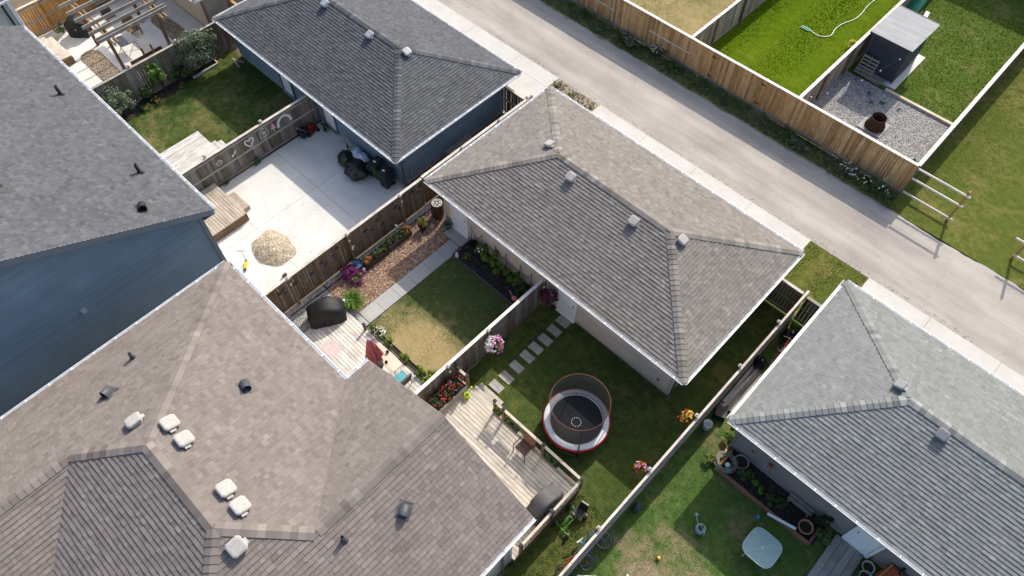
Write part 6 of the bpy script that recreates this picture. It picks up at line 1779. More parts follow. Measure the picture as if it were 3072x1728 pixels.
# ------------------------------------------------------------------ trampoline yard
def stone(x, y, kind):
    th = thing('stepping_stone', (x, y, 0), STN[kind[0]], 'stepping stone', 'stepping stones across the trampoline lawn')
    pat = {'a': ((-0.29, 0, -0.18, 0), (-0.29, 0, 0, 0.18), (0, 0.29, -0.18, 0), (0, 0.29, 0, 0.18)),
           'b': ((-0.29, 0.29, 0.06, 0.18), (-0.29, 0.1, -0.18, 0.06), (0.1, 0.29, -0.18, 0.06)),
           'c': ((-0.29, 0.02, -0.18, 0.18), (0.02, 0.29, -0.18, 0.18)), 'd': ((-0.29, 0.29, -0.18, -0.02), (-0.29, 0.05, -0.02, 0.18), (0.05, 0.29, -0.02, 0.18))}[kind[1]]
    for x0, x1, y0, y1 in pat:
        b = MB(); b.slab(rect(x+x0+0.005, x+x1-0.005, y+y0+0.005, y+y1-0.005), -0.02, 0.035+0.003*((x0+y0*3) > 0)); b.build('paver', M_PAVER, th)
STN = ['stepping stone touching the deck steps', 'second stepping stone from the deck steps', 'third stepping stone from the deck steps', 'fourth stepping stone from the deck steps', 'middle stepping stone of the row across the lawn', 'fourth stepping stone from the garage door', 'third stepping stone from the garage door', 'second stepping stone from the garage door', 'grey stepping stone right at the garage door']
for i, (x, y) in enumerate(((-8.62, 8.3), (-8.6, 8.84), (-8.63, 9.46), (-8.64, 10.08), (-8.65, 10.6), (-8.64, 11.15), (-8.66, 11.72), (-8.68, 12.28))):
    stone(x, y, (i if i < 4 else i+1, 'dbbacaca'[i]))
def hanging(label, x, y, z, r_, fl, leaf, hook, group='hanging flower baskets on fence posts', n=420):
    th = thing('flower_basket', (x, y, z), label, 'flower basket', group)
    b = MB(); b.lathe((x, y, z-0.12), [(0.001, 0), (0.1, 0.0), (0.16, 0.14), (0.15, 0.14), (0.09, 0.03)], 14); b.build('basket', WD_PLB, th)
    b = MB(); b.tube([hook, ((hook[0]+x)/2, (hook[1]+y)/2, max(hook[2], z)+0.32), (x, y, z+0.3)], 0.008, 5)
    for k in range(3): b.tube([(x, y, z+0.3), (x+0.15*math.cos(k*2.1), y+0.15*math.sin(k*2.1), z+0.02)], 0.003, 3)
    b.build('hanger', M_dark, th)
    plant('', (x, y, z-0.02), '', '', (r_, r_, r_*0.8), 0.1, n, 0.08, leaf, fl, parent=th, stems=0)
hanging('hanging basket of white and pink petunias on the grey-brown fence', -9.45, 9.05, 1.3, 0.36, (('white', 130, 0.05), ('pink', 70, 0.055), ('purple', 16, 0.05)), LF_YEL, (-9.84, 9.15, 1.5))
hanging('hanging basket of dark wine petunias beside the right garage door', -9.5, 12.2, 1.1, 0.38, (('wine', 130, 0.05), ('purple', 30, 0.055)), LF_MID, (-9.84, 12.28, 1.5))
hanging('small hanging basket with red and pink flowers on the long fence', -2.4, 9.12, 1.35, 0.22, (('orange', 40, 0.045), ('pink', 36, 0.045)), LF_YEL, (-2.1, 9.12, 1.6), n=220)
hanging('hanging basket with yellow and red flowers on the long fence near the white bucket', -2.38, 11.75, 1.35, 0.27, (('yellow', 60, 0.045), ('orange', 40, 0.045), ('red', 20, 0.04)), LF_YEL, (-2.1, 11.8, 1.6), n=300)
# planter box on the deck, watering can
t_ = trough('deck_planter', 'large wooden deck planter full of dark leaves and red flowers', -9.7, -9.12, 5.7, 7.25, 0.55, 0.98, wood('planter_pale', (0.3, 0.25, 0.19), (0.4, 0.34, 0.27), (0.48, 0.42, 0.35), 'y', 0.08))
for yy in (6.0, 6.5, 6.95):
    plant('', (-9.42, yy, 0.9), '', '', (0.33, 0.36, 0.3), 0.22, 520, 0.11, LF_DARK, (('red', 24, 0.045), ('pink', 6 if yy > 6.8 else 0, 0.05)), parent=t_, stems=2)
def can(label, x, y, z, m, s, ang):
    th = thing('watering_can', (x, y, z), label, 'watering can', 'watering cans')
    ca, sa = math.cos(ang), math.sin(ang)
    def P(u, w, h): return (x+(ca*u-sa*w)*s, y+(sa*u+ca*w)*s, z+h*s)
    b = MB(); b.lathe((x, y, z), [(0.001, 0.005), (0.13*s, 0.005), (0.14*s, 0.2*s), (0.1*s, 0.25*s), (0.085*s, 0.25*s), (0.1*s, 0.2*s)], 16); b.build('body', m, th)
    b = MB(); b.tube([P(0.12, 0, 0.06), P(0.24, 0, 0.2), P(0.34, 0, 0.3)], [0.03*s, 0.02*s, 0.018*s], 7); b.lathe(P(0.34, 0, 0.3), [(0.02*s, 0), (0.055*s, 0.03*s), (0.001, 0.035*s)], 8); b.build('spout', m, th)
    b = MB(); b.tube([P(0.06, 0, 0.24), P(0.0, 0, 0.36), P(-0.15, 0, 0.34), P(-0.2, 0, 0.2), P(-0.14, 0, 0.08)], 0.014*s, 6); b.build('handle', m, th)
can('lime green watering can on the railed deck by the planter', -8.95, 7.05, 0.55, mat('can_lime', (0.4, 0.52, 0.02), (0.46, 0.58, 0.03), 5, 0.4), 0.9, R(100))
can('grey-teal watering can lying on the worn right lawn', 0.35, 9.3, 0.0, mat('can_teal', (0.2, 0.29, 0.29), (0.25, 0.34, 0.34), 5, 0.5), 1.3, R(150))
# rail planters
for x, lb in ((-7.5, 'smallest rail planter between the two close deck posts'), (-6.75, 'black rail planter near the deck steps'), (-4.85, 'black rail planter facing the trampoline')):
    w = 0.16 if x == -7.5 else 0.32
    t_ = trough('rail_planter', lb, x-w, x+w, 7.12, 7.3, 1.12, 1.28, M_BLKP, group='planters hung on the deck rail')
    b = MB()
    for dx in (-w*0.7, w*0.7): b.tube([(x+dx, 7.3, 1.2), (x+dx, 7.3, 1.5), (x+dx, 7.38, 1.5)], 0.007, 4)
    b.build('bracket', M_metal, t_)
    for k in (-0.5, 0.5):
        plant('', (x+w*k, 7.21, 1.2), '', '', (0.13, 0.1, 0.1), 0.1, 110, 0.07, LF_FRESH, parent=t_, stems=0)
# brown chair
th = thing('deck_armchair', (-5.92, 6.98, 0.55), 'brown slatted armchair on the railed deck', 'chair')
M_CHB = mat('chair_brown', (0.08, 0.045, 0.035), (0.11, 0.062, 0.048), 8, 0.6)
for i in range(6):
    b = MB(); b.box((-5.92, 6.78+0.082*i, 0.97), (0.5, 0.074, 0.02)); b.build('seat_slat', M_CHB, th)
b = MB(); b.box((-5.92, 7.25, 1.22), (0.52, 0.03, 0.46), rx=-0.22); b.build('backrest', mat('chair_back', (0.17, 0.085, 0.055), (0.21, 0.11, 0.07), 6, 0.6), th)
for i in (-1, 1):
    b = MB(); b.tube([(-5.92+i*0.28, 7.28, 1.18), (-5.92+i*0.29, 6.98, 1.2), (-5.92+i*0.28, 6.72, 1.18), (-5.92+i*0.28, 6.7, 0.56)], 0.02, 6); b.build('armrest', M_CHB, th)
    b = MB(); b.tube([(-5.92+i*0.26, 7.2, 0.56), (-5.92+i*0.26, 7.22, 0.97), (-5.92+i*0.26, 7.3, 1.4)], 0.02, 6); b.build('leg', M_CHB, th)
# trampoline
def trampoline():
    cx, cy = -5.33, 9.2
    th = thing('trampoline', (cx, cy, 0), 'round trampoline with net, white pad and red edge', 'trampoline')
    n = 48
    b = MB(); b.lathe((cx, cy, 0.0), [(0.001, 0.64), (0.5, 0.64), (1.0, 0.655)], n); b.build('mat', mat('tramp_mat', (0.014, 0.016, 0.02), (0.022, 0.024, 0.03), 5, 0.7), th)
    b = MB(); b.lathe((cx, cy, 0.0), [(0.97, 0.662), (0.985, 0.69), (1.08, 0.7), (1.2, 0.69), (1.22, 0.67)], n); b.build('safety_pad', mat('pad_silver', (0.5, 0.53, 0.56), (0.6, 0.62, 0.65), 2, 0.35, 0.4), th)
    b = MB(); b.lathe((cx, cy, 0.0), [(1.215, 0.695), (1.25, 0.68), (1.265, 0.64), (1.255, 0.52), (1.235, 0.52), (1.215, 0.66)], n); b.build('red_skirt', mat('skirt_red', (0.38, 0.015, 0.03), (0.45, 0.025, 0.04), 3, 0.5), th)
    for k in range(12):
        b = MB(); a0 = 6.283*k/12
        b.lathe((cx, cy, 0), [(0.001, 0)], 3) if False else None
        r0, r1 = 0.165, 0.19
        pts = [(cx+0.06+r*math.cos(a0+t), cy-0.08+r*math.sin(a0+t), 0.651) for r, t in ((r0, -0.14), (r1, -0.14), (r1, 0.14), (r0, 0.14))]
        b.poly(pts); b.build('white_dash', M_white, th)
    for k in range(4):
        a = 6.283*k/4+0.4
        p, q = [(cx+1.2*math.cos(a+d), cy+1.2*math.sin(a+d)) for d in (-0.32, 0.32)]
        b = MB(); b.tube([(p[0], p[1], 0.62), (p[0], p[1], 0.04), (q[0], q[1], 0.04), (q[0], q[1], 0.62)], 0.022, 6); b.build('leg', M_metal, th)
    NT = new_mat('net_mesh', 0.9, 0.1)
    m, N, L, B = NT
    B.inputs['Base Color'].default_value = (0.09, 0.085, 0.08, 1)
    tr = N.new('ShaderNodeBsdfTransparent'); ms = N.new('ShaderNodeMixShader'); ms.inputs[0].default_value = 0.7
    L.new(tr.outputs[0], ms.inputs[1]); L.new(B.outputs[0], ms.inputs[2]); L.new(ms.outputs[0], N['Material Output'].inputs[0])
    b = MB(); b.lathe((cx, cy, 0.0), [(1.0, 0.68), (1.0, 1.1), (1.02, 1.6), (1.08, 2.28)], n); b.build('net', m, th)
    b = MB(); b.tube([(cx+1.08*math.cos(6.283*k/n), cy+1.08*math.sin(6.283*k/n), 2.29) for k in range(n)], 0.011, 6, closed=True); b.build('top_hoop', mat('hoop_rust', (0.1, 0.03, 0.025), (0.2, 0.05, 0.035), 6, 0.5), th)
    for k in range(4):
        a = 6.283*k/4+0.75
        b = MB(); b.tube([(cx+1.27*math.cos(a), cy+1.27*math.sin(a), 0.05), (cx+1.27*math.cos(a), cy+1.27*math.sin(a), 1.3), (cx+1.2*math.cos(a), cy+1.2*math.sin(a), 1.8), (cx+1.08*math.cos(a), cy+1.08*math.sin(a), 2.29)], 0.024, 7); b.build('net_pole', M_dark, th)
    for a in (0.75, 3.9, 2.3):
        b = MB(); b.add([(cx+r*math.cos(a+d), cy+r*math.sin(a+d), z) for r, d, z in ((1.0, -0.05, 0.7), (1.0, 0.05, 0.7), (1.0, 0, 0.86))], [(0, 1, 2)]); b.build('net_tie', M_white, th)
trampoline()
# pedal kart
th = thing('pedal_kart', (-3.1, 6.4, 0), 'green pedal go-kart with black seat beside the deck', 'go-kart')
b = MB()
for s in (-0.09, 0.09): b.tube([(-3.15+s, 5.95, 0.2), (-3.15+s*0.9, 6.35, 0.22), (-3.1+s, 6.8, 0.2)], 0.018, 6)
b.tube([(-3.42, 5.98, 0.17), (-2.88, 5.93, 0.17)], 0.018, 6); b.tube([(-3.42, 6.78, 0.17), (-2.86, 6.85, 0.17)], 0.016, 6); b.build('frame', M_GRNP, th)
b = MB(); b.tube([(-3.15, 6.1, 0.22), (-3.13, 6.45, 0.5)], 0.014, 6); b.tube([(-3.13+0.13*math.cos(k*0.4), 6.47+0.05*math.sin(k*0.4), 0.52+0.12*math.sin(k*0.4)) for k in range(16)], 0.013, 5, closed=True); b.build('steering_wheel', M_metal, th)
b = MB(); b.box((-3.08, 6.78, 0.3), (0.36, 0.36, 0.07), R(8)); b.box((-3.05, 7.0, 0.5), (0.36, 0.08, 0.42), R(8), rx=-0.3, taper=0.8); b.build('seat', M_BLKP, th)
for x, y, rr in ((-3.45, 5.98, 0.13), (-2.85, 5.92, 0.13), (-3.45, 6.78, 0.15), (-2.82, 6.86, 0.15)):
    b = MB(); b.tube([(x-0.04, y, rr), (x+0.04, y, rr)], rr, 14); w = b.build('wheel', M_BLKP, th)
    b = MB(); b.tube([(x-0.045, y, rr), (x+0.045, y, rr)], rr*0.45, 10); b.build('rim', M_metal, w)
for s in (-0.17, 0.17):
    b = MB(); b.tube([(-3.13+s*1.1, 6.65, 0.26), (-3.13+s*1.5, 6.62, 0.5)], 0.012, 5); b.build('lever', M_GRNP, th)

# ------------------------------------------------------------------ right-hand yard
th = thing('bucket', (-1.72, 12.6, 0), 'white plastic bucket beside the long fence', 'bucket')
b = MB(); b.lathe((-1.72, 12.6, 0.0), [(0.001, 0.005), (0.14, 0.005), (0.165, 0.34), (0.175, 0.34), (0.175, 0.38), (0.16, 0.38), (0.14, 0.05), (0.001, 0.05)], 20); b.build('body', M_white, th)
b = MB(); b.tube([(-1.72+0.17*math.cos(t), 12.6-0.03, 0.3-0.18*math.sin(t)) for t in [i*math.pi/10 for i in range(11)]], 0.005, 4); b.build('handle', M_metal, th)
th = thing('hose_coil', (-0.35, 11.9, 0.0), 'loose coil of grey-green garden hose on the bed corner', 'hose')
rg = random.Random(8); pts = []
for k in range(150):
    a = k*0.42; r_ = 0.33+0.06*math.sin(k*0.37)+rg.uniform(-0.015, 0.015)
    pts.append((-0.38+r_*math.cos(a)+0.05*math.sin(k*0.11), 11.9+r_*math.sin(a), 0.16+0.1*(k/150)+0.02*math.sin(k*0.9)))
b = MB(); b.tube(pts, 0.014, 5); b.build('hose', mat('hose_sage', (0.17, 0.18, 0.15), (0.25, 0.25, 0.21), 4, 0.6), th)
pot('ring_pot', 'shallow pinkish clay bowl beside the hose coil', 0.02, 12.3, 0.03, 0.26, 0.22, mat('clay_pale', (0.3, 0.22, 0.2), (0.36, 0.27, 0.24), 6, 0.8))
def ball(label, x, y, z, r_, m):
    b = MB(); b.sphere((x, y, z+r_), r_, 12); return b.build('ball', m, None, label=label, cat='ball', group='balls lying in the right yard')
ball('white and blue ball inside the hose coil', -0.28, 11.85, 0.12, 0.1, mat('ball_white', (0.5, 0.58, 0.56), (0.7, 0.72, 0.66), 5, 0.4))
ball('small bright blue ball by the timber border', 1.58, 11.1, 0.0, 0.075, mat('ball_blue', (0.02, 0.22, 0.45), (0.03, 0.27, 0.5), 3, 0.4))
ball('small orange ball on the worn lawn', -0.1, 7.55, 0.0, 0.07, mat('ball_orange', (0.62, 0.36, 0.08), (0.68, 0.42, 0.1), 3, 0.4))
ball('dark slate ball in the shade of the long fence', -1.72, 8.38, 0.0, 0.16, mat('ball_slate', (0.03, 0.04, 0.05), (0.05, 0.06, 0.07), 3, 0.5))
ball('small white ball at the bottom edge of the worn lawn', -0.5, 6.35, 0.0, 0.06, M_white)
th = thing('timber_border', (1.4, 11.5, 0), 'long brown timber border of the overgrown bed', 'edging')
M_TIMB = wood('timber_brown', (0.12, 0.06, 0.035), (0.2, 0.11, 0.065), (0.28, 0.17, 0.11), 'x', 0.1)
for x0, x1 in ((-0.5, 1.55), (1.57, 3.3)):
    b = MB(); b.box(((x0+x1)/2, 11.5, 0.09), (x1-x0, 0.12, 0.17)); b.build('timber', M_TIMB, th)
b = MB(); b.box((3.35, 11.85, 0.09), (0.09, 0.8, 0.15)); b.build('timber', M_TIMB, th)
b = MB(); b.box((-0.48, 12.0, 0.09), (0.1, 0.85, 0.15)); b.build('timber', WD_NEW, th)
b = MB(); b.box((2.25, 11.47, 0.24), (1.05, 0.1, 0.03), R(14), ry=0.05); b.build('white_board', M_white, None, label='white board lying across the timber border', cat='board')
th = thing('garden_bench', (2.4, 12.42, 0), 'low plank bench against the grey garage wall', 'bench')
for y in (12.34, 12.5):
    b = MB(); b.box((2.42, y, 0.3), (0.95, 0.13, 0.04)); b.build('plank', WD_RAILX, th)
for x in (2.05, 2.8):
    b = MB(); b.box((x, 12.42, 0.14), (0.06, 0.26, 0.28)); b.build('leg', WD_RAILX, th)
p_ = pot('terracotta_pot', 'large terracotta pot at the end of the timber border', 2.95, 11.82, 0.03, 0.24, 0.4, M_TERRA)
plant('', (2.95, 11.82, 0.3), '', '', (0.12, 0.12, 0.08), 0.08, 60, 0.07, LF_DARK, parent=p_, stems=2)
for x, y, rr, h, lf_, lb in ((0.3, 11.95, 0.38, 0.3, LF_MID, 'leafy plant next to the hose coil'), (0.95, 11.95, 0.3, 0.22, LF_FRESH, 'bright low plant in the middle of the timber bed'), (1.45, 11.85, 0.32, 0.18, LF_MID, 'low weeds in the timber bed behind the white board'), (1.9, 12.0, 0.24, 0.2, LF_MID, 'weeds beside the plank bench'),
                          (3.2, 12.35, 0.4, 0.55, LF_DARK, 'spiky dark plant behind the terracotta pot'), (3.6, 11.9, 0.36, 0.35, LF_MID, 'leafy plant beside the plank walk'), (-0.85, 12.95, 0.35, 0.25, LF_FRESH, 'bright weeds at the corner of the pale garage'), (-0.85, 11.6, 0.28, 0.2, LF_YEL, 'pale weeds left of the hose coil')):
    plant('bed_plant', (x, y, 0.03), lb, 'plant', (rr, rr*0.9, h), h*0.9, int(1500*rr), 0.1, lf_, (), 'plants around the timber bed', 7, 3)
b = MB(); b.sphere((0.85, 12.5, 0.95), 0.09, 8, sz=1.4); b.tube([(0.85, 12.6, 1.1), (0.85, 12.5, 1.08)], 0.01)
b.build('bird_feeder', mat('feeder_red', (0.25, 0.07, 0.05), (0.3, 0.1, 0.07), 8, 0.6), None, label='small red-brown feeder on the grey garage wall', cat='bird feeder')
b = MB(); b.box((-0.62, 12.3, 0.06), (0.1, 0.16, 0.12), R(15)); b.build('brick', mat('brick_tan', (0.5, 0.32, 0.17), (0.56, 0.37, 0.2), 8, 0.8), None, label='tan brick above the hose coil', cat='brick')
# glass table
th = thing('patio_table', (2.2, 10.05, 0), 'square frosted-glass patio table on the worn lawn', 'table')
M_GL = mat('frosted_glass', (0.2, 0.31, 0.3), (0.235, 0.35, 0.335), 3, 0.55, 0.15)
pts = []
for k in range(40):
    a = 6.283*k/40+R(12); c_, s_ = math.cos(a), math.sin(a)
    q = 0.56/(abs(c_)**4+abs(s_)**4)**0.25
    pts.append((2.22+q*c_, 10.06+q*s_))
b = MB(); b.slab(pts, 0.69, 0.71); b.build('glass_top', M_GL, th)
b = MB(); b.tube([(x, y, 0.70) for x, y in pts], 0.013, 5, closed=True); b.build('rim', mat('table_rim', (0.42, 0.5, 0.5), (0.48, 0.55, 0.55), 4, 0.4), th)
for k in range(4):
    a = R(12+45+90*k); x, y = 2.22+0.55*math.cos(a), 10.06+0.55*math.sin(a)
    b = MB(); b.tube([(2.22+0.1*math.cos(a), 10.06+0.1*math.sin(a), 0.715), (2.22+0.6*math.cos(a), 10.06+0.6*math.sin(a), 0.715)], 0.009, 5); b.build('spoke', MATS['table_rim'], th)
    b = MB(); b.tube([(x, y, 0.0), (x*0.9+2.22*0.1, y*0.9+10.06*0.1, 0.69)], 0.018, 6); b.build('leg', MATS['table_rim'], th)
b = MB(); b.lathe((2.22, 10.06, 0.71), [(0.02, 0.008), (0.045, 0.008), (0.045, 0.0)], 14); b.build('umbrella_ring', M_white, th)
b = MB(); b.lathe((2.22, 10.06, 0.713), [(0.001, 0.004), (0.02, 0.004)], 12); b.build('umbrella_hole', M_dark, th)
# bikes and toys by the fence
bike('bicycle', 'blue bicycle lying on the grass against the long fence', (-1.62, 6.15), R(80), R(-78), 0.95, M_BLUEP, 'bicycles in the yards', 0.0, msad=M_white)
bike('bicycle', 'black and red bicycle tangled at the bottom of the long fence', (-1.72, 5.2), R(65), R(-70), 0.85, M_REDP, 'bicycles in the yards', 0.0)
th = thing('toy_bin', (-1.35, 5.25, 0), 'white lidded toy bin at the bottom edge by the fence', 'box')
b = MB(); b.box((-1.3, 5.1, 0.2), (0.62, 0.62, 0.4), R(40)); b.build('box', M_white, th)
for d in (-0.29, 0.29):
    b = MB(); b.box((-1.3+d*math.cos(R(40)), 5.1+d*math.sin(R(40)), 0.42), (0.05, 0.62, 0.04), R(40)); b.build('rim', M_white, th)
b = MB(); b.box((-1.3, 5.1, 0.41), (0.5, 0.5, 0.02), R(40)); b.build('lid', M_ventg, th)
# garage side clutter
th = thing('lumber_stack', (-1.65, 14.9, 0), 'stack of long boards in the gap beside the pale garage', 'lumber')
rg = random.Random(12)
for i in range(7):
    b = MB(); b.box((-1.82+0.13*(i % 4)+rg.uniform(-0.02, 0.02), 14.85+rg.uniform(-0.15, 0.15), 0.06+0.06*(i//4)), (0.12, 2.3+rg.uniform(-0.2, 0.2), 0.045), rg.uniform(-0.03, 0.03)); b.build('board', DK_GREYY if i % 3 else WD_RAIL, th)
bike('bicycle', 'red bicycle in the dark gap beside the pale garage', (-1.5, 17.1), R(95), R(8), 1.0, M_REDP, 'bicycles in the yards', 0.0)
for x, y, r_, lb in ((-1.55, 18.1, 0.3, 'black sack behind the red bicycle'), (-1.75, 16.2, 0.28, 'black sack between red bicycle and board stack')):
    bag(lb, x, y, r_, 0.9, M_BAGB, x+y, 'black sacks in the garage gap')
b = MB(); b.tube([(-1.25, 15.8, 0.3), (-1.22, 14.6, 0.3)], 0.015); b.build('orange_pole', mat('pole_orange', (0.5, 0.16, 0.06), (0.55, 0.2, 0.08), 4, 0.5), None, label='thin orange pole beside the board stack', cat='pole')
b = MB(); b.box((-1.65, 13.4, 0.14), (0.45, 0.5, 0.28), R(20), taper=0.9); b.build('crate', M_BLKP, None, label='black crate at the near end of the board stack', cat='crate')
for x, y, lb in ((5.22, 12.2, 'grey rimmed pot beside the plank walk, nearer the wall'), (5.3, 11.85, 'grey rimmed pot beside the plank walk, farther from the wall')):
    pot('ring_pot', lb, x, y, 0.0, 0.2, 0.26, mat('clay_grey', (0.3, 0.28, 0.25), (0.36, 0.33, 0.3), 6, 0.8), group='grey pots at the plank walk')
th = thing('wheelbarrow', (5.95, 12.3, 0), 'rust red wheelbarrow tipped against the grey garage wall', 'wheelbarrow')
M_RUST = mat('rust_red', (0.2, 0.035, 0.015), (0.27, 0.06, 0.025), 6, 0.6)
b = MB(); b.add([(5.5, 12.15, 0.12), (6.35, 12.1, 0.12), (6.3, 12.5, 0.85), (5.6, 12.52, 0.85), (5.7, 12.35, 0.3), (6.15, 12.33, 0.3), (6.12, 12.55, 0.66), (5.75, 12.56, 0.66)], [(0, 1, 5, 4), (1, 2, 6, 5), (2, 3, 7, 6), (3, 0, 4, 7), (4, 5, 6, 7)]); b.build('tray', M_RUST, th)
for x in (5.62, 6.22):
    b = MB(); b.tube([(x, 12.05, 0.03), (x, 12.5, 0.95)], 0.02, 6); b.build('handle', WD_NEW, th)
b = MB(); b.tube([(5.9, 12.5, 0.97), (5.96, 12.5, 0.97)], 0.16, 14); b.build('wheel', M_BLKP, th)

# ------------------------------------------------------------------ lane side
for x, y, rx, ry, h, n, lf_, fl, lb in (
        (-17.5, 27.6, 0.55, 0.4, 0.35, 620, LF_GREY, (), 'silvery bush on the verge below the first pale nailed board'),
        (-15.9, 27.95, 0.5, 0.3, 0.45, 420, LF_MID, (('white', 40, 0.045),), 'white flowering weeds against the tan fence'),
        (-14.7, 27.65, 0.7, 0.42, 0.35, 800, LF_MID, (), 'dense green weed clump at the base of the tan fence'),
        (-20.6, 27.7, 0.7, 0.35, 0.3, 620, LF_MID, (), 'dark weed clump at the top edge of the verge'),
        (-11.2, 27.35, 0.35, 0.25, 0.2, 260, LF_MID, (), 'small weed clump near the first cedar gate strip'),
        (-6.9, 27.5, 0.6, 0.35, 0.3, 520, LF_GREY, (), 'grey-green weeds near the verge middle'),
        (-4.3, 27.6, 0.55, 0.38, 0.4, 560, LF_GREY, (('white', 24, 0.045),), 'pale thistle weeds left of the big verge bush'),
        (-3.1, 27.5, 0.8, 0.5, 0.5, 1500, LF_MID, (('white', 22, 0.045),), 'largest dark green bush near the fence end'),
        (-2.2, 27.25, 0.6, 0.42, 0.38, 800, LF_MID, (), 'green bush spilling onto the lane at the fence end')):
    plant('verge_bush', (x, y, 0.0), lb, 'bush', (rx, ry, h), h*0.85, n, 0.1, lf_, fl, 'weed bushes along the lane fence', 12, 6)
b = MB(); b2 = MB(); b3 = MB(); rg = random.Random(77)
for k in range(95):
    x = -25+23*rg.random(); y = 27.12+1.0*rg.random()**1.3; q = rg.uniform(0.12, 0.34)
    tgt = rg.choice((b, b, b2, b3)); leaf_cloud(tgt, (x, y, q*0.6), (q*1.4, q, q*rg.uniform(0.5, 1.1)), int(260*q), 0.085, rg, 4)
b.build('verge_weeds', LF_WEED, None, label='mixed green leafy weeds all along the lane verge', cat='weeds', kind='stuff')
b2.build('verge_weeds', LF_GREY, None, label='mixed silvery leafy weeds all along the lane verge', cat='weeds', kind='stuff')
b3.build('verge_weeds', LF_YEL, None, label='mixed yellowing leafy weeds all along the lane verge', cat='weeds', kind='stuff')
for x, y, lb in ((-17.1, 22.45, 'yellow-green weed on the dirt patch, middle one'), (-15.95, 22.4, 'yellow-green weed at the apron corner of the middle garage'), (-18.2, 22.6, 'yellow-green weed at the apron corner of the navy garage')):
    plant('weed', (x, y, 0.0), lb, 'weed', (0.32, 0.26, 0.15), 0.13, 240, 0.08, LF_YEL, (), 'weeds on the dirt patch', 6, 2)
chips('gravel', rect(-18.4, -15.8, 21.6, 22.95), 900, 0.0, ((0.03, 0.08), (0.02, 0.05)), P_TAN, 'loose stones on the dirt patch by the lane', 'gravel', 41)
# loose gravel along the lane edges
chips('gravel', rect(-24, 4, 22.98, 23.3), 1500, 0.006, ((0.02, 0.05), (0.015, 0.035)), P_TAN, 'loose grit along the garage side of the lane', 'gravel', 42, thick=0.35)

# ------------------------------------------------------------------ yards beyond the lane
b = MB(); hp = [(-11.19, 35.5), (-10.68, 35.39), (-10.31, 35.53), (-10.08, 35.91), (-10.19, 36.53), (-10.13, 37.2), (-9.84, 38.04), (-9.82, 38.81), (-9.91, 39.55), (-9.87, 40.43), (-9.6, 41.6), (-9.7, 43)]
sm = []
for i in range(len(hp)-1):
    p0, p1, p2, p3 = hp[max(0, i-1)], hp[i], hp[i+1], hp[min(len(hp)-1, i+2)]
    for t in (0, 0.25, 0.5, 0.75):
        sm.append(tuple(0.5*(2*p1[k]+(p2[k]-p0[k])*t+(2*p0[k]-5*p1[k]+4*p2[k]-p3[k])*t*t+(3*p1[k]-p0[k]-3*p2[k]+p3[k])*t**3) for k in (0, 1))+(0.05,))
b.tube(sm, 0.02, 6); b.build('garden_hose', M_white, None, label='white garden hose snaking over the bright lawn', cat='hose')
th = thing('sprinkler', (-11.4, 35.45, 0), 'turquoise bar sprinkler at the end of the white hose', 'sprinkler')
M_TURQ = mat('turquoise', (0.05, 0.42, 0.5), (0.08, 0.5, 0.56), 4, 0.4)
for y in (35.38, 35.52):
    b = MB(); b.box((-11.4, y, 0.05), (0.5, 0.03, 0.05)); b.build('sled', M_TURQ, th)
b = MB(); b.tube([(-11.62, 35.45, 0.1), (-11.2, 35.45, 0.1)], 0.022); b.build('spray_bar', M_TURQ, th)
plant('yellow_flowers', (-8.75, 35.7, 0.0), 'yellow wildflowers against the fence behind the shed', 'flowers', (0.35, 0.45, 0.25), 0.22, 160, 0.08, LF_FRESH, (('yellow', 60, 0.045),))
# shed
def shed():
    th = thing('shed', (-6.8, 36, 0), 'dark slate garden shed with pale ribbed metal roof', 'shed')
    M_SH = mat('shed_slate', (0.035, 0.045, 0.058), (0.045, 0.057, 0.072), 2, 0.6)
    x0, x1, y0, y1 = -7.72, -5.86, 34.7, 37.25
    wall = wall_box(th, x0, x1, y0, y1, 0.1, 2.1, M_SH)
    b = MB(); b.add([(x0, y0, 2.1), (x1, y0, 2.1), (x1, y0, 2.28), (x0, y0, 2.28), (x0, y1, 2.1), (x1, y1, 2.1)], [(0, 1, 2, 3), (1, 5, 2), (0, 3, 4)]); b.build('gable_wall', M_SH, th)
    siding(wall, (x1, y0), (x1, y1), 0.12, lambda t: 2.1, (1, 0, 0), M_SH, 0.22)
    for c in ((x1-0.0, y0), (x0, y0)):
        b = MB(); b.box((c[0], c[1], 1.1), (0.1, 0.1, 2.0)); b.build('corner_trim', mat('trim_dark', (0.06, 0.062, 0.068), (0.075, 0.078, 0.085), 4, 0.6), th)
    M_MR = mat('metal_roof', (0.3, 0.3, 0.3), (0.37, 0.37, 0.37), 1.5, 0.75, 0.08, stretch=(0.4, 3, 1))
    n = 32; rx0, rx1, ry0, ry1 = -7.92, -5.66, 34.38, 37.5
    b = MB(); vs = []
    for i in range(n*2+1):
        y = ry0+(ry1-ry0)*i/(2*n); z = 2.36-0.14*(y-ry0)/(ry1-ry0)+(0.007 if i % 2 else -0.005)
        vs += [(rx0, y, z), (rx1, y, z)]
    b.add(vs, [(2*i, 2*i+1, 2*i+3, 2*i+2) for i in range(2*n)]); b.build('roof', M_MR, th)
    for yy, z in ((ry0, 2.33), (ry1, 2.19)):
        b = MB(); b.box(((rx0+rx1)/2, yy, z), (rx1-rx0, 0.05, 0.09)); b.build('fascia', M_SH, th)
    b = MB(); b.slab(rect(x0-0.05, -5.5, y0-0.3, 37.8), 0.0, 0.07); b.build('base_slab', M_CONC, th)
    return th
shed()
th = thing('pallet', (-7.3, 34.45, 0), 'grey wooden pallet leaning on the shed front', 'pallet')
for i in range(6):
    b = MB(); z = 0.1+0.17*i; b.box((-7.27, 34.22+0.035*i*1.6, z), (0.9, 0.02, 0.1), rx=-0.3); b.build('slat', WD_RAILX, th)
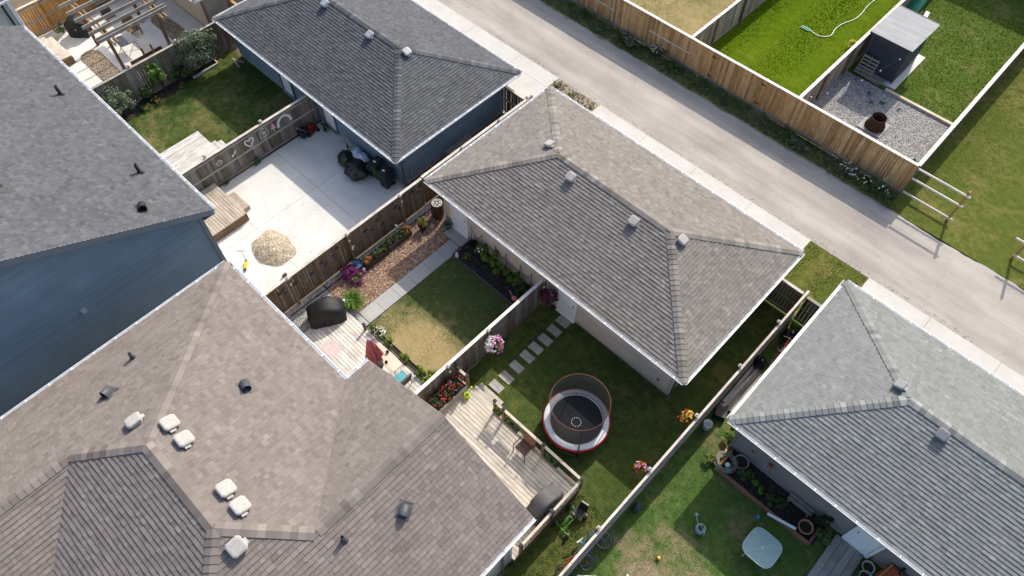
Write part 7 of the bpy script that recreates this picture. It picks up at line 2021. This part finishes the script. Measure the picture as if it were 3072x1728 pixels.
for x in (-7.68, -7.27, -6.86):
    b = MB(); b.beam((x, 34.24, 0.03), (x, 34.55, 1.05), 0.05, 0.09, up=(0, 1, 0)); b.build('runner', WD_RAILX, th)
th = thing('firewood_boards', (-6.7, 34.3, 0), 'short weathered boards piled beside the pallet', 'boards')
for i in range(4):
    b = MB(); b.box((-6.65+0.04*i, 34.16+0.1*i, 0.05+0.035*i), (0.85, 0.1, 0.035), R(6*i-8)); b.build('board', WD_RAILX, th)
b = MB(); b.box((-4.0, 34.07, 0.06), (3.7, 0.16, 0.14)); b.build('timber_border', mat('border_pale', (0.45, 0.37, 0.26), (0.58, 0.52, 0.44), 1.2, 0.85), None, label='pale timber border between gravel square and shed lawn', cat='edging')
th = thing('paving_slab', (-5, 31.35, 0), 'square concrete slab under the rusty fire pit', 'slab')
b = MB(); b.slab(rect(-5.6, -4.4, 30.75, 31.93), 0.0, 0.06); b.build('slab', M_CONC2, th)
th = thing('fire_pit', (-4.95, 31.3, 0.06), 'rusty ribbed steel fire pit on the concrete slab', 'fire pit')
M_RS = mat('rusted_steel', (0.038, 0.018, 0.013), (0.075, 0.032, 0.022), 9, 0.85, bmp=0.3)
b = MB(); K = 40; vs = []
for z, r_, f in ((0.0, 0.46, 0.03), (0.12, 0.46, 0.03), (0.3, 0.4, 0.015), (0.36, 0.36, 0), (0.62, 0.37, 0), (0.62, 0.345, 0), (0.3, 0.33, 0), (0.05, 0.32, 0)):
    for k in range(K):
        a = 6.283*k/K; q = r_+f*math.cos(20*a); vs.append((-4.95+q*math.cos(a), 31.3+q*math.sin(a), 0.06+z))
b.add(vs, [(i*K+k, i*K+(k+1) % K, (i+1)*K+(k+1) % K, (i+1)*K+k) for i in range(7) for k in range(K)], 0.5, True); b.build('ring', M_RS, th)
b = MB(); b.lathe((-4.95, 31.3, 0.14), [(0.001, 0.04), (0.15, 0.03), (0.33, 0)], 18); b.build('ash', mat('ash', (0.12, 0.12, 0.12), (0.25, 0.25, 0.25), 12, 0.95), th)
b = MB(); b.box((-4.98, 31.3, 0.24), (0.3, 0.08, 0.08), R(40)); b.build('charred_log', M_dark, th)
for x, y, lb in ((-6.3, 33.2, 'weed in the gravel near the pale border, left one'), (-5.9, 32.7, 'weed in the shaded gravel middle'), (-5.5, 33.1, 'weed in the gravel near the pale border, right one'), (-4.6, 33.2, 'weed in the sunlit gravel by the pale border')):
    plant('weed', (x, y, 0.01), lb, 'weed', (0.2, 0.2, 0.07), 0.07, 90, 0.06, LF_MID, (), 'weeds in the gravel square', 5, 0)
th = thing('string_lights', (-6.3, 33, 2.0), 'sagging string lights from shed corner to lane fence', 'string lights')
ln = []
for i in range(25):
    t = i/24; ln.append((-5.75+(-2.2)*t, 34.45-6.0*t, 2.25-0.35*t-0.55*math.sin(math.pi*t)))
b = MB(); b.tube(ln, 0.006, 4); b.build('cable', M_dark, th)
for i in range(2, 24, 4):
    b = MB(); b.sphere((ln[i][0], ln[i][1], ln[i][2]-0.06), 0.04, 6); b.build('bulb', M_white, th)
th = thing('slide', (-7.6, 40.4, 0), 'green plastic playset slide behind the shed', 'slide')
M_GS = mat('plastic_green', (0.0, 0.16, 0.1), (0.01, 0.2, 0.12), 3, 0.45)
b = MB(); b.add([(-7.95, 39.3, 0.25), (-7.45, 39.3, 0.25), (-7.45, 41.6, 1.5), (-7.95, 41.6, 1.5), (-7.95, 39.3, 0.2), (-7.45, 39.3, 0.2), (-7.45, 41.6, 1.45), (-7.95, 41.6, 1.45)], [(0, 1, 2, 3), (7, 6, 5, 4), (0, 4, 5, 1), (2, 6, 7, 3)])
b.build('chute', M_GS, th)
for x in (-7.98, -7.42):
    b = MB(); b.beam((x, 39.3, 0.32), (x, 41.6, 1.6), 0.05, 0.2); b.build('side_wall', M_GS, th)
b = MB(); b.tube([(-7.95, 41.6, 0), (-7.95, 41.6, 2.0), (-7.45, 41.6, 2.0), (-7.45, 41.6, 0)], 0.035); b.build('tower_frame', M_GS, th)
th = thing('see_saw', (-7.2, 40.0, 0), 'green and white toy see-saw beside the slide', 'toy')
b = MB(); b.tube([(-7.25, 39.5, 0.1), (-7.0, 40.0, 0.5), (-6.95, 40.6, 0.5), (-7.2, 40.9, 0.1)], 0.04, 7); b.build('frame', M_GS, th)
b = MB(); b.box((-7.0, 40.3, 0.6), (0.25, 0.6, 0.12), R(10), taper=0.8); b.build('seat', M_white, th)
b = MB(); b.lathe((-2.3, 28.62, 1.6), [(0.07, 0), (0.09, 0.12), (0.05, 0.2), (0.001, 0.22)], 10); b.build('solar_lamp', M_dark, lf)
b = MB(); b.box((-17.6, 29.0, 1.0), (1.6, 0.12, 0.08)); b.box((-17.6, 29.16, 1.03), (1.55, 0.12, 0.08)); b.box((-18.3, 29.08, 0.48), (0.1, 0.3, 0.96)); b.box((-16.9, 29.08, 0.48), (0.1, 0.3, 0.96))
b.build('sawhorse', WD_CAPW, None, label='pale timber trestle behind the lane fence at the top', cat='trestle')
